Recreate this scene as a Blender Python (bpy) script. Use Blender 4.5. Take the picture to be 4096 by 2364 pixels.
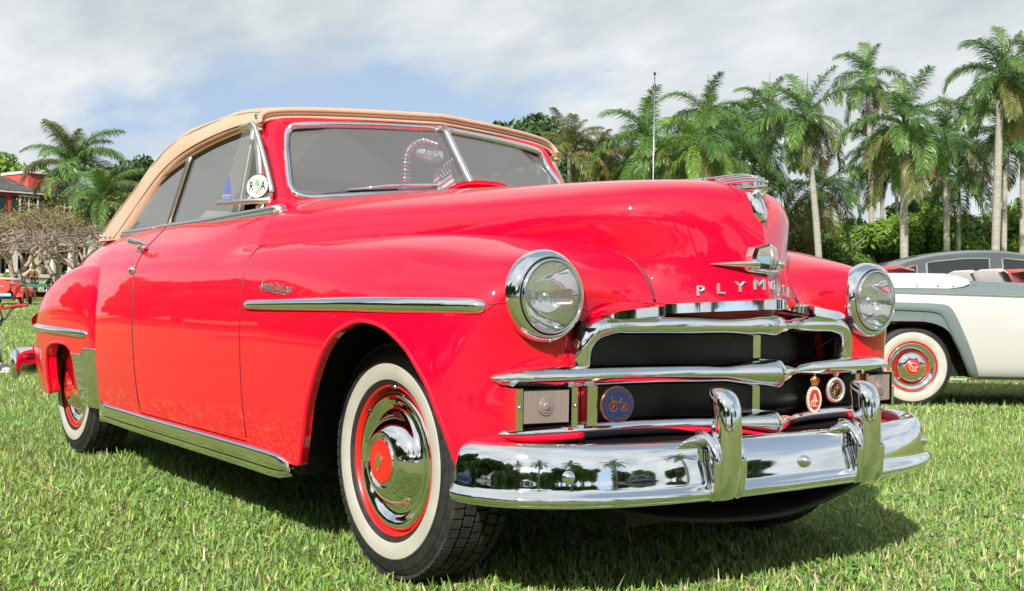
import bpy, bmesh, math, random
import numpy as np
from mathutils import Vector, Matrix

for _o in list(bpy.data.objects): bpy.data.objects.remove(_o, do_unlink=True)
SC = bpy.context.scene
COL = SC.collection
R = math.radians

# ---------------------------------------------------------------- camera
CAM = np.array([2.8431, -2.4645, 0.8101])
YAW, PITCH, ROLL = R(143.708), R(-0.156), R(0.857)
_f = np.array([math.cos(YAW)*math.cos(PITCH), math.sin(YAW)*math.cos(PITCH), math.sin(PITCH)])
_r = np.cross(_f, [0, 0, 1]); _r /= np.linalg.norm(_r)
_u = np.cross(_r, _f)
CR = math.cos(ROLL)*_r + math.sin(ROLL)*_u
CU = -math.sin(ROLL)*_r + math.cos(ROLL)*_u
cam = bpy.data.cameras.new('camera'); camo = bpy.data.objects.new('camera', cam); COL.objects.link(camo)
cam.sensor_width = 36.0; cam.lens = 4702.46/4096*36.0
cam.clip_start = 0.05; cam.clip_end = 3000
camo.matrix_world = Matrix(((CR[0], CU[0], -_f[0], CAM[0]), (CR[1], CU[1], -_f[1], CAM[1]), (CR[2], CU[2], -_f[2], CAM[2]), (0, 0, 0, 1)))
SC.camera = camo

# ---------------------------------------------------------------- sky and sun
SUN = np.array([0.90, -1.15, 1.02]); SUN /= np.linalg.norm(SUN)
SUN_EL = math.asin(SUN[2]); SUN_ROT = math.atan2(SUN[0], SUN[1])
W = bpy.data.worlds.new('World'); SC.world = W; W.use_nodes = True
wt = W.node_tree; wt.nodes.clear()
def wn(t, **k):
    n = wt.nodes.new(t)
    for a, b in k.items(): setattr(n, a, b)
    return n
wl = wt.links.new
w_out = wn('ShaderNodeOutputWorld'); w_bg = wn('ShaderNodeBackground'); w_bg.inputs[1].default_value = 0.13
sky = wn('ShaderNodeTexSky', sky_type='NISHITA'); sky.sun_disc = False
sky.sun_elevation = SUN_EL; sky.sun_rotation = SUN_ROT; sky.altitude = 0; sky.air_density = 1.0; sky.dust_density = 0.6; sky.ozone_density = 1.5
tc = wn('ShaderNodeTexCoord'); sep = wn('ShaderNodeSeparateXYZ'); wl(tc.outputs['Generated'], sep.inputs[0])
def wmath(op, a, b=None, clamp=False):
    n = wn('ShaderNodeMath', operation=op); n.use_clamp = clamp
    for i, v in enumerate((a, b)):
        if v is None: continue
        if isinstance(v, (int, float)): n.inputs[i].default_value = v
        else: wl(v, n.inputs[i])
    return n.outputs[0]
zz = wmath('ADD', wmath('MAXIMUM', sep.outputs[2], 0.0), 0.26)
px = wmath('DIVIDE', sep.outputs[0], zz); py = wmath('DIVIDE', sep.outputs[1], zz)
cs = wn('ShaderNodeCombineXYZ'); wl(sep.outputs[0], cs.inputs[0]); wl(sep.outputs[1], cs.inputs[1]); wl(wmath('ADD', wmath('MAXIMUM', sep.outputs[2], 0.0), 0.22), cs.inputs[2])
vn = wn('ShaderNodeVectorMath', operation='NORMALIZE'); wl(cs.outputs[0], vn.inputs[0]); wl(vn.outputs[0], sky.inputs[0])
cmb = wn('ShaderNodeCombineXYZ'); wl(px, cmb.inputs[0]); wl(py, cmb.inputs[1])
mp = wn('ShaderNodeMapping'); wl(cmb.outputs[0], mp.inputs[0])
mp.inputs['Location'].default_value = (10.4, 2.2, 0.0); mp.inputs['Rotation'].default_value = (0, 0, R(-53.7)); mp.inputs['Scale'].default_value = (0.62, 1.05, 1)
n1 = wn('ShaderNodeTexNoise'); n1.inputs['Scale'].default_value = 1.0; n1.inputs['Detail'].default_value = 10; n1.inputs['Roughness'].default_value = 0.55; n1.inputs['Distortion'].default_value = 0.15
wl(mp.outputs[0], n1.inputs[0])
n2 = wn('ShaderNodeTexNoise'); n2.inputs['Scale'].default_value = 2.6; n2.inputs['Detail'].default_value = 8; n2.inputs['Roughness'].default_value = 0.6
wl(mp.outputs[0], n2.inputs[0])
rmp = wn('ShaderNodeValToRGB'); wl(n1.outputs[0], rmp.inputs[0])
rmp.color_ramp.elements[0].position = 0.40; rmp.color_ramp.elements[0].color = (0, 0, 0, 1)
rmp.color_ramp.elements[1].position = 0.49; rmp.color_ramp.elements[1].color = (1, 1, 1, 1)
shade = wn('ShaderNodeValToRGB'); wl(n2.outputs[0], shade.inputs[0])
shade.color_ramp.elements[0].position = 0.34; shade.color_ramp.elements[0].color = (3.3, 3.65, 3.85, 1)
shade.color_ramp.elements[1].position = 0.62; shade.color_ramp.elements[1].color = (5.0, 5.2, 5.25, 1)
blue = wn('ShaderNodeMixRGB', blend_type='MULTIPLY'); blue.inputs[0].default_value = 1.0
haz = wn('ShaderNodeMixRGB'); haz.inputs[0].default_value = .26; wl(sky.outputs[0], haz.inputs[1]); haz.inputs[2].default_value = (5.2, 5.6, 5.8, 1)
wl(haz.outputs[0], blue.inputs[1]); blue.inputs[2].default_value = (1.0, .99, .95, 1)
mix = wn('ShaderNodeMixRGB'); wl(rmp.outputs[0], mix.inputs[0]); wl(blue.outputs[0], mix.inputs[1]); wl(shade.outputs[0], mix.inputs[2])
wl(mix.outputs[0], w_bg.inputs[0]); wl(w_bg.outputs[0], w_out.inputs[0])

sun = bpy.data.lights.new('sun', 'SUN'); sun.energy = 4.5; sun.angle = R(0.53); sun.color = (1.0, 0.95, 0.87)
suno = bpy.data.objects.new('sun', sun); COL.objects.link(suno)
suno.rotation_euler = Vector(SUN).to_track_quat('Z', 'Y').to_euler()
suno.location = (10, -10, 20)

SC.view_settings.view_transform = 'Standard'; SC.view_settings.look = 'None'
SC.view_settings.exposure = 0.45; SC.view_settings.gamma = 1.0; SC.view_settings.use_curve_mapping = False
SC.render.engine = 'CYCLES'
SC.cycles.max_bounces = 8; SC.cycles.glossy_bounces = 5; SC.cycles.transmission_bounces = 6; SC.cycles.transparent_max_bounces = 12
SC.cycles.caustics_reflective = False; SC.cycles.caustics_refractive = False
SC.cycles.sample_clamp_indirect = 8.0
SC.cycles.use_denoising = True
# ---------------------------------------------------------------- helpers
RNG = np.random.default_rng(7)
random.seed(7)
MATS = {}
def mat(name, col=(.5, .5, .5), rough=.5, metal=0.0, coat=0.0, coat_rough=.03, spec=.5, emit=None, alpha=1.0, trans=0.0, ior=1.5, sheen=0.0, subsurf=0.0):
    if name in MATS: return MATS[name]
    m = bpy.data.materials.new(name); m.use_nodes = True; MATS[name] = m
    b = m.node_tree.nodes['Principled BSDF']
    b.inputs['Base Color'].default_value = (*col, 1); b.inputs['Roughness'].default_value = rough; b.inputs['Metallic'].default_value = metal
    b.inputs['Coat Weight'].default_value = coat; b.inputs['Coat Roughness'].default_value = coat_rough
    b.inputs['Specular IOR Level'].default_value = spec; b.inputs['Alpha'].default_value = alpha
    b.inputs['Transmission Weight'].default_value = trans; b.inputs['IOR'].default_value = ior
    if sheen: b.inputs['Sheen Weight'].default_value = sheen
    return m
def bsdf(m): return m.node_tree.nodes['Principled BSDF']
def nd(m, t, **k):
    n = m.node_tree.nodes.new(t)
    for a, b in k.items(): setattr(n, a, b)
    return n
def lk(m, a, b): m.node_tree.links.new(a, b)
def noise(m, scale, detail=4, rough=.55, coord='Object', stretch=None):
    t = nd(m, 'ShaderNodeTexCoord'); n = nd(m, 'ShaderNodeTexNoise')
    n.inputs['Scale'].default_value = scale; n.inputs['Detail'].default_value = detail; n.inputs['Roughness'].default_value = rough
    if stretch:
        mp_ = nd(m, 'ShaderNodeMapping'); mp_.inputs['Scale'].default_value = stretch
        lk(m, t.outputs[coord], mp_.inputs[0]); lk(m, mp_.outputs[0], n.inputs[0])
    else: lk(m, t.outputs[coord], n.inputs[0])
    return n.outputs[0]
def ramp(m, src, stops):
    r = nd(m, 'ShaderNodeValToRGB'); lk(m, src, r.inputs[0]); e = r.color_ramp.elements
    while len(e) < len(stops): e.new(0.5)
    for el, (p, c) in zip(e, stops): el.position = p; el.color = (*c, 1) if len(c) == 3 else c
    return r.outputs[0]
def bump(m, src, strength=.2, dist=.01):
    b = nd(m, 'ShaderNodeBump'); b.inputs['Strength'].default_value = strength; b.inputs['Distance'].default_value = dist
    lk(m, src, b.inputs['Height']); lk(m, b.outputs[0], bsdf(m).inputs['Normal'])
def varied(name, stops, scale, rough=.8, detail=5, bump_s=0.0, bump_d=.01, stretch=None, **k):
    m = mat(name, rough=rough, **k)
    n = noise(m, scale, detail, stretch=stretch); lk(m, ramp(m, n, stops), bsdf(m).inputs['Base Color'])
    if bump_s: bump(m, n, bump_s, bump_d)
    return m

def link(name, me, parent=None, m=None):
    o = bpy.data.objects.new(name, me); COL.objects.link(o)
    if parent is not None: o.parent = parent
    if m is not None:
        me.materials.clear(); me.materials.append(MATS[m] if isinstance(m, str) else m)
    return o
def tag(o, label=None, cat=None, group=None, kind=None):
    if label: o['label'] = label
    if cat: o['category'] = cat
    if group: o['group'] = group
    if kind: o['kind'] = kind
    return o
def thing(name, label, cat, loc=(0, 0, 0), rz=0.0, group=None):
    o = bpy.data.objects.new(name, None); COL.objects.link(o); o.location = loc; o.rotation_euler = (0, 0, rz); o.empty_display_size = .2
    return tag(o, label, cat, group)
def mk(name, V, F, m=None, parent=None, smooth=True, N=None):
    V = np.asarray(V, float)
    me = bpy.data.meshes.new(name); me.from_pydata(V.tolist(), [], [tuple(int(i) for i in f) for f in F]); me.update()
    if smooth: me.polygons.foreach_set('use_smooth', np.ones(len(me.polygons), bool))
    if N is not None and smooth:
        me.normals_split_custom_set_from_vertices([tuple(n) for n in np.asarray(N, float)])
    return link(name, me, parent, m)
def copy_tree(o, parent=None):
    c = o.copy(); COL.objects.link(c)
    if parent is not None: c.parent = parent
    for ch in [x for x in COL.objects if x.parent == o]: copy_tree(ch, c)
    return c

class MB:
    """collects shapes into one mesh"""
    def __init__(s): s.V = []; s.F = []; s.n = 0
    def add(s, V, F):
        V = np.asarray(V, float).reshape(-1, 3); s.V.append(V); s.F += [tuple(int(i)+s.n for i in f) for f in F]; s.n += len(V); return s
    def box(s, a, b):
        (x0, y0, z0), (x1, y1, z1) = np.minimum(a, b), np.maximum(a, b)
        return s.add([(x0,y0,z0),(x1,y0,z0),(x1,y1,z0),(x0,y1,z0),(x0,y0,z1),(x1,y0,z1),(x1,y1,z1),(x0,y1,z1)],
                     [(0,3,2,1),(4,5,6,7),(0,1,5,4),(1,2,6,5),(2,3,7,6),(3,0,4,7)])
    def tube(s, path, r, n=8, caps=True):
        V, F = tube(path, r, n, caps); return s.add(V, F)
    def build(s, name, m=None, parent=None, smooth=False):
        return mk(name, np.concatenate(s.V), s.F, m, parent, smooth)

def frames(path, up=(0, 0, 1)):
    P = np.asarray(path, float); T = np.gradient(P, axis=0); T /= np.linalg.norm(T, axis=1)[:, None]+1e-12
    up = np.asarray(up, float); S_ = np.cross(T, up); nn = np.linalg.norm(S_, axis=1)
    for i in range(len(P)):
        if nn[i] < 1e-4: S_[i] = np.cross(T[i], (1, 0, .01))
    S_ /= np.linalg.norm(S_, axis=1)[:, None]; U_ = np.cross(S_, T)
    return P, T, S_, U_
def gridf(nu, nv, cu=False, cv=False, flip=False):
    F = []
    for i in range(nu if cu else nu-1):
        for j in range(nv if cv else nv-1):
            a, b, c, d = i*nv+j, ((i+1) % nu)*nv+j, ((i+1) % nu)*nv+(j+1) % nv, i*nv+(j+1) % nv
            F.append((a, d, c, b) if flip else (a, b, c, d))
    return F
def sweep(path, prof, up=(0, 0, 1), closed=True, caps=True, scale=None):
    """profile points (side, up) swept along a path; side is to the right of travel"""
    P, T, S_, U_ = frames(path, up); pr = np.asarray(prof, float); n, m_ = len(P), len(pr)
    sc = np.ones((n, 2)) if scale is None else np.asarray(scale, float).reshape(n, -1)
    if sc.shape[1] == 1: sc = np.repeat(sc, 2, 1)
    V = P[:, None, :]+S_[:, None, :]*(pr[None, :, 0, None]*sc[:, None, 0:1])+U_[:, None, :]*(pr[None, :, 1, None]*sc[:, None, 1:2])
    F = gridf(n, m_, cv=closed)
    if caps and closed: F += [tuple(range(m_)), tuple((n-1)*m_+j for j in reversed(range(m_)))]
    return V.reshape(-1, 3), F
def circ(r, n=12, ry=None):
    a = np.arange(n)*2*math.pi/n; return np.stack([r*np.cos(a), (ry or r)*np.sin(a)], 1)
def tube(path, r, n=8, caps=True, up=(0, 0, 1)):
    path = np.asarray(path, float); rr = np.broadcast_to(np.asarray(r, float), (len(path),))
    return sweep(path, circ(1.0, n), up, True, caps, rr[:, None])
def cat(pts, n):
    """Catmull-Rom through points, n samples per span"""
    P = np.asarray(pts, float); Q = np.vstack([2*P[0]-P[1], P, 2*P[-1]-P[-2]]); out = []
    for i in range(len(P)-1):
        p0, p1, p2, p3 = Q[i:i+4]
        for t in np.arange(n)/n:
            out.append(.5*((2*p1)+(-p0+p2)*t+(2*p0-5*p1+4*p2-p3)*t*t+(-p0+3*p1-3*p2+p3)*t**3))
    out.append(P[-1]); return np.array(out)
def lathe(prof, n=48, origin=(0, 0, 0), axis=(1, 0, 0), close=False):
    """profile (radius, height along axis)"""
    ax = np.asarray(axis, float); ax /= np.linalg.norm(ax)
    a = np.cross(ax, (0, 0, 1)) if abs(ax[2]) < .9 else np.array([1., 0, 0]); a /= np.linalg.norm(a); b = np.cross(ax, a)
    pr = np.asarray(prof, float); th = np.arange(n)*2*math.pi/n
    V = np.asarray(origin, float)+pr[:, None, 1, None]*ax+pr[:, None, 0, None]*(np.cos(th)[None, :, None]*a+np.sin(th)[None, :, None]*b)
    return V.reshape(-1, 3), gridf(len(pr), n, cv=True)
def dense(prof, k=4): return cat(np.asarray(prof, float), k)

def bbasis(n, t, deg=3):
    deg = min(deg, n-1); t = np.clip(np.asarray(t, float), 0, 1-1e-9)
    kn = np.concatenate([np.zeros(deg), np.linspace(0, 1, n-deg+1), np.ones(deg)])
    B = np.zeros((len(t), len(kn)-1))
    for i in range(len(kn)-1): B[:, i] = (t >= kn[i]) & (t < kn[i+1])
    for d in range(1, deg+1):
        C_ = np.zeros((len(t), len(kn)-1-d))
        for i in range(len(kn)-1-d):
            a = kn[i+d]-kn[i]; b = kn[i+d+1]-kn[i+1]
            if a > 0: C_[:, i] += (t-kn[i])/a*B[:, i]
            if b > 0: C_[:, i] += (kn[i+d+1]-t)/b*B[:, i+1]
        B = C_
    return B[:, :n]
class Patch:
    def __init__(s, net, deg=(3, 3)): s.net = np.asarray(net, float); s.deg = deg
    def grid(s, U, V): return np.einsum('ui,ijk,vj->uvk', bbasis(s.net.shape[0], U, s.deg[0]), s.net, bbasis(s.net.shape[1], V, s.deg[1]))
    def pts(s, U, V):
        return np.einsum('ui,ijk,uj->uk', bbasis(s.net.shape[0], U, s.deg[0]), s.net, bbasis(s.net.shape[1], V, s.deg[1]))
    def nrm(s, U, V, h=2e-4):
        U = np.asarray(U, float); V = np.asarray(V, float); sh = U.shape; U = U.ravel(); V = V.ravel()
        du = s.pts(np.clip(U+h, 0, 1), V)-s.pts(np.clip(U-h, 0, 1), V); dv = s.pts(U, np.clip(V+h, 0, 1))-s.pts(U, np.clip(V-h, 0, 1))
        n = np.cross(du, dv); n /= np.linalg.norm(n, axis=1)[:, None]+1e-15
        return n.reshape(*sh, 3)
    def find(s, f, target, u0=.5, v0=.5, it=25):
        """(u,v) where f(point)=target (2 values)"""
        u, v = u0, v0; h = 1e-4
        for _ in range(it):
            p = f(s.pts([u], [v])[0])-target; pu = f(s.pts([u+h], [v])[0])-target; pv = f(s.pts([u], [v+h])[0])-target
            J = np.stack([(pu-p)/h, (pv-p)/h], 1)
            try: d = np.linalg.solve(J, -p)
            except Exception: break
            d = np.clip(d, -.05, .05); u = min(max(u+d[0], 0), .9998); v = min(max(v+d[1], 0), .9998)
            if abs(d).max() < 1e-7: break
        return u, v
def panel(name, P, N, m, parent, out, flange=.012, sides=(-1, 1), cut=None):
    """sheet from a grid of points with exact normals and a folded-in edge; P has y>0 = outboard; built for each side"""
    nu, nv = P.shape[:2]; V = P.reshape(-1, 3); Nn = N.reshape(-1, 3).copy()
    if ((V-out)*Nn).sum() < 0: Nn = -Nn; flip = True
    else: flip = False
    F = gridf(nu, nv, flip=flip)
    if cut is not None: F = [f for f in F if not cut(V[list(f)].mean(0))]
    loop = [i*nv for i in range(nu)]+[(nu-1)*nv+j for j in range(1, nv)]+[i*nv+nv-1 for i in range(nu-2, -1, -1)]+[j for j in range(nv-2, 0, -1)]
    Vs = [V]; Ns = [Nn]
    if flange:
        a = V[loop]; na = Nn[loop]; b = a-na*flange
        nxt = np.roll(a, -1, 0)-np.roll(a, 1, 0); fn = np.cross(nxt, na); fn /= np.linalg.norm(fn, axis=1)[:, None]+1e-12
        if not flip: fn = fn
        cen = V.mean(0)
        k = len(V); L = len(loop); Vs += [a, b]; 
        sgn = 1 if ((a-cen)*fn).sum() > 0 else -1
        Ns += [fn*sgn, fn*sgn]
        for i in range(L):
            j = (i+1) % L; q = (k+i, k+j, k+L+j, k+L+i); F.append(q if flip else q[::-1])
    V = np.concatenate(Vs); Nn = np.concatenate(Ns); obs = []
    for s_ in sides:
        V2 = V*[1, s_, 1]; N2 = Nn*[1, s_, 1]
        F2 = F if s_ > 0 else [f[::-1] for f in F]
        o = mk(name, V2, F2, m, parent, True, N2); obs.append(o)
    return obs
def text_mesh(s, size=1.0, extrude=0.0, bevel=0.0, shear=0.0, spacing=1.0, res=2, align='CENTER'):
    c = bpy.data.curves.new('txt', 'FONT'); c.body = s; c.size = size; c.extrude = extrude; c.bevel_depth = bevel; c.shear = shear; c.space_character = spacing
    c.resolution_u = res; c.align_x = align; c.align_y = 'CENTER'
    o = bpy.data.objects.new('txt', c); COL.objects.link(o)
    dg = bpy.context.evaluated_depsgraph_get(); me = o.evaluated_get(dg).to_mesh()
    V = np.array([v.co[:] for v in me.vertices]) if len(me.vertices) else np.zeros((0, 3)); F = [tuple(p.vertices) for p in me.polygons]
    o.evaluated_get(dg).to_mesh_clear(); bpy.data.objects.remove(o, do_unlink=True); bpy.data.curves.remove(c)
    return V, F
def xf(V, origin, ex, ey, ez):
    V = np.asarray(V, float); return np.asarray(origin)+V[:, :1]*np.asarray(ex)+V[:, 1:2]*np.asarray(ey)+V[:, 2:3]*np.asarray(ez)
def facets(rows, cap=True):
    """rows n x m x 3: smooth along the run, sharp between the m faces round it"""
    G = np.asarray(rows, float); n, m_ = G.shape[:2]; V, F = [], []
    for j in range(m_):
        k = len(V); s_ = np.stack([G[:, j], G[:, (j+1) % m_]], 1).reshape(-1, 3); V += s_.tolist(); F += [tuple(i+k for i in f) for f in gridf(n, 2)]
    if cap:
        for q in (0, n-1): k = len(V); V += G[q].tolist(); F.append(tuple(range(k, k+m_)) if q == 0 else tuple(reversed(range(k, k+m_))))
    return V, F
def mirror_y(V, F): return np.asarray(V)*[1, -1, 1], [tuple(f[::-1]) for f in F]
def both(name, V, F, m, parent, smooth=True):
    """near (y<0) and far copy; V given with y>0"""
    a = mirror_y(V, F); return [mk(name, a[0], a[1], m, parent, smooth), mk(name, V, F, m, parent, smooth)]
K25 = 4096/2523
def pix(px_, py_, d):
    """point at depth d on the sight line of a 2523-wide picture position (for surveying the site)"""
    return CAM+d*(_f+CR*(px_*K25-2048)/4702.46-CU*(py_*K25-1182)/4702.46)
def spot(px_, d): p = pix(px_, 728, d); return np.array([p[0], p[1], 0.0])
# ---------------------------------------------------------------- materials
def paint(name, col, rough=.45, coat=1.0, cior=1.56, flake=0.02):
    m = mat(name, col, rough=rough, coat=coat, coat_rough=.012, spec=.08)
    bsdf(m).inputs['Coat IOR'].default_value = cior
    n = noise(m, 1.1, 3); b = nd(m, 'ShaderNodeBump'); b.inputs['Strength'].default_value = .03; b.inputs['Distance'].default_value = .02
    n2 = noise(m, 2.3, 2)
    lk(m, n2, b.inputs['Height']); lk(m, b.outputs[0], bsdf(m).inputs['Coat Normal'])
    d = noise(m, 60, 4); lk(m, ramp(m, d, [(.3, (.004,)*3), (.75, (.016,)*3)]), bsdf(m).inputs['Coat Roughness'])
    return m
paint('red_paint', (.86, .0, .028))
paint('white_paint', (.50, .495, .485)); paint('grey_paint', (.145, .185, .185)); paint('dark_grey_paint', (.075, .085, .09))
paint('roadster_red', (.62, .05, .035)); paint('green_paint', (.02, .10, .05)); paint('blue_paint', (.03, .07, .2)); paint('cream_paint', (.7, .66, .55)); paint('black_paint', (.01, .01, .012))
def chrome(name, col=(.86, .88, .89), rough=.035):
    m = mat(name, col, rough=rough, metal=1.0)
    n = noise(m, 35, 5, .65); lk(m, ramp(m, n, [(.35, (rough*.5,)*3), (.8, (rough*2.2,)*3)]), bsdf(m).inputs['Roughness'])
    n2 = noise(m, 5.0, 2); bump(m, n2, .04, .01)
    return m
chrome('chrome'); mat('aged_chrome', (.84, .84, .82), rough=.36, metal=1.0); chrome('steel', (.55, .56, .57), .25); mat('satin_chrome', (.86, .87, .88), rough=.26, metal=1.0); mat('emblem_amber', (.28, .24, .20), rough=.08, coat=1.0); mat('emblem_blue', (.22, .36, .50), rough=.08, coat=1.0); mat('emblem_glint', (.50, .34, .33), rough=.05, coat=1.0)
mat('divider_chrome', (.9, .9, .9), rough=.30, metal=1.0)
chrome('post_chrome', (.82, .82, .80), .08)
chrome('dark_steel', (.06, .06, .062), .35)
varied('rubber', [(.3, (.012, .012, .013)), (.7, (.032, .032, .033))], 40, rough=.62, bump_s=.15, bump_d=.002)
varied('tread_rubber', [(.3, (.012, .012, .012)), (.75, (.05, .047, .042))], 25, rough=.85, bump_s=.3, bump_d=.003)
varied('whitewall', [(.25, (.42, .405, .345)), (.7, (.53, .515, .455))], 9, rough=.55)
mat('black_seal', (.008, .008, .008), rough=.45)
varied('black_metal', [(.3, (.006, .006, .007)), (.7, (.02, .02, .02))], 12, rough=.55)
mat('grille_black', (.006, .006, .007), rough=.3)
def cloth(name, a, b, scale=260):
    m = varied(name, [(.3, a), (.7, b)], 3.2, rough=.92, sheen=.15)
    w = noise(m, scale, 2); f1 = noise(m, 7, 3); mx = nd(m, 'ShaderNodeMath', operation='MULTIPLY_ADD'); lk(m, f1, mx.inputs[0]); mx.inputs[1].default_value = 3.0; lk(m, w, mx.inputs[2]); bump(m, mx.outputs[0], .45, .005); return m
cloth('tan_canvas', (.52, .355, .245), (.60, .425, .30)); cloth('canvas_trim', (.22, .12, .07), (.27, .15, .09)); cloth('headliner', (.26, .26, .26), (.34, .33, .33))
cloth('seat_cloth', (.34, .27, .22), (.42, .34, .28)); cloth('carpet', (.03, .03, .03), (.06, .06, .06))
def thin_glass(name, tint=(.9, .93, .92), haze=0.0, hazecol=(.6, .62, .62), ior=1.52):
    m = bpy.data.materials.new(name); m.use_nodes = True; MATS[name] = m; t = m.node_tree; t.nodes.clear()
    o = t.nodes.new('ShaderNodeOutputMaterial'); tr = t.nodes.new('ShaderNodeBsdfTransparent'); gl = t.nodes.new('ShaderNodeBsdfGlossy'); mx = t.nodes.new('ShaderNodeMixShader'); fr = t.nodes.new('ShaderNodeFresnel')
    tr.inputs[0].default_value = (*tint, 1); gl.inputs['Roughness'].default_value = .01; gl.inputs[0].default_value = (1, 1, 1, 1); fr.inputs[0].default_value = ior
    # two-sided Schlick reflectance of a thin pane
    ge = t.nodes.new('ShaderNodeNewGeometry'); dt = t.nodes.new('ShaderNodeVectorMath'); dt.operation = 'DOT_PRODUCT'; t.links.new(ge.outputs['Normal'], dt.inputs[0]); t.links.new(ge.outputs['Incoming'], dt.inputs[1])
    def mth(op, a, b):
        q = t.nodes.new('ShaderNodeMath'); q.operation = op; q.use_clamp = op == 'MULTIPLY_ADD'
        for i_, v_ in enumerate((a, b)):
            if isinstance(v_, (int, float)): q.inputs[i_].default_value = v_
            elif v_ is not None: t.links.new(v_, q.inputs[i_])
        return q
    ab = mth('ABSOLUTE', dt.outputs['Value'], None); om = mth('SUBTRACT', 1.0, ab.outputs[0]); pw = mth('POWER', om.outputs[0], 5.0)
    sc_ = mth('MULTIPLY_ADD', pw.outputs[0], .90); sc_.inputs[2].default_value = .10
    base = tr.outputs[0]
    if haze:
        df = t.nodes.new('ShaderNodeBsdfDiffuse'); df.inputs[0].default_value = (*hazecol, 1); m2 = t.nodes.new('ShaderNodeMixShader'); m2.inputs[0].default_value = haze
        t.links.new(tr.outputs[0], m2.inputs[1]); t.links.new(df.outputs[0], m2.inputs[2]); base = m2.outputs[0]
    t.links.new(sc_.outputs[0], mx.inputs[0]); t.links.new(base, mx.inputs[1]); t.links.new(gl.outputs[0], mx.inputs[2]); t.links.new(mx.outputs[0], o.inputs[0])
    return m
thin_glass('window_glass', haze=.18, hazecol=(.58, .59, .59)); thin_glass('lamp_glass', (.95, .96, .95), haze=.10, hazecol=(.75, .77, .76)); thin_glass('side_glass', (.80, .83, .82), haze=.24, hazecol=(.58, .59, .59)); thin_glass('dark_glass', (.10, .13, .14))
g = MATS['lamp_glass']; t_ = g.node_tree
def lens_flutes():
    tc_ = t_.nodes.new('ShaderNodeTexCoord'); wv = t_.nodes.new('ShaderNodeTexWave'); wv.wave_type = 'BANDS'; wv.bands_direction = 'Y'
    wv.inputs['Scale'].default_value = 48; wv.inputs['Distortion'].default_value = 1.0; wv.inputs['Detail'].default_value = 1
    b = t_.nodes.new('ShaderNodeBump'); b.inputs['Strength'].default_value = .5; b.inputs['Distance'].default_value = .004
    t_.links.new(tc_.outputs['Object'], wv.inputs[0]); t_.links.new(wv.outputs[0], b.inputs['Height'])
    for n in t_.nodes:
        if n.type == 'BSDF_GLOSSY': t_.links.new(b.outputs[0], n.inputs['Normal'])
lens_flutes()
mat('lamp_pink', (.25, .20, .185), rough=.08, spec=.8, coat=1.0)
_m = MATS['lamp_pink']; _w = nd(_m, 'ShaderNodeTexWave'); _w.bands_direction = 'Y'; _w.inputs['Scale'].default_value = 40; _tc = nd(_m, 'ShaderNodeTexCoord'); lk(_m, _tc.outputs['Object'], _w.inputs[0]); bump(_m, _w.outputs[0], .25, .002)
mat('badge_blue', (.010, .024, .10), rough=.3, coat=.5); mat('badge_copper', (.62, .26, .10), rough=.3, metal=1.0); mat('badge_gold', (.72, .52, .22), rough=.3, metal=1.0)
mat('badge_red', (.45, .03, .015), rough=.3, coat=.6); mat('badge_bronze', (.30, .20, .12), rough=.4, metal=.9); mat('badge_silver', (.66, .68, .70), rough=.35, metal=.7); mat('badge_ivory', (.68, .62, .50), rough=.5)
mat('ink_black', (.01, .01, .01), rough=.5); mat('ink_white', (.78, .78, .74), rough=.5); mat('ink_blue', (.12, .16, .46), rough=.5); mat('ink_skyblue', (.15, .48, .68), rough=.5); mat('ink_gold', (.70, .48, .08), rough=.5)
mat('hub_red', (.80, .012, .012), rough=.3, coat=.8); mat('garland_red', (.6, .02, .04), rough=.2, metal=.8); mat('garland_blue', (.12, .15, .5), rough=.2, metal=.8); mat('garland_silver', (.8, .82, .86), rough=.15, metal=1.0)
mat('flag_blue', (.02, .03, .16), rough=.8); mat('flag_red', (.55, .02, .03), rough=.8); mat('flag_white', (.75, .75, .75), rough=.8)
mat('tail_red', (.45, .01, .01), rough=.2, coat=1)
cloth('red_leather', (.52, .05, .06), (.60, .08, .09)); cloth('pale_leather', (.58, .55, .51), (.64, .62, .58)); mat('boot_white', (.56, .56, .56), rough=.5)
# ================================================================ the red convertible
# car frame = world frame: x forward from the front axle, y to the car's left, z up
car = thing('convertible_car', 'glossy red 1950s convertible with tan soft top and chrome grille parked on the grass', 'car')

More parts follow.
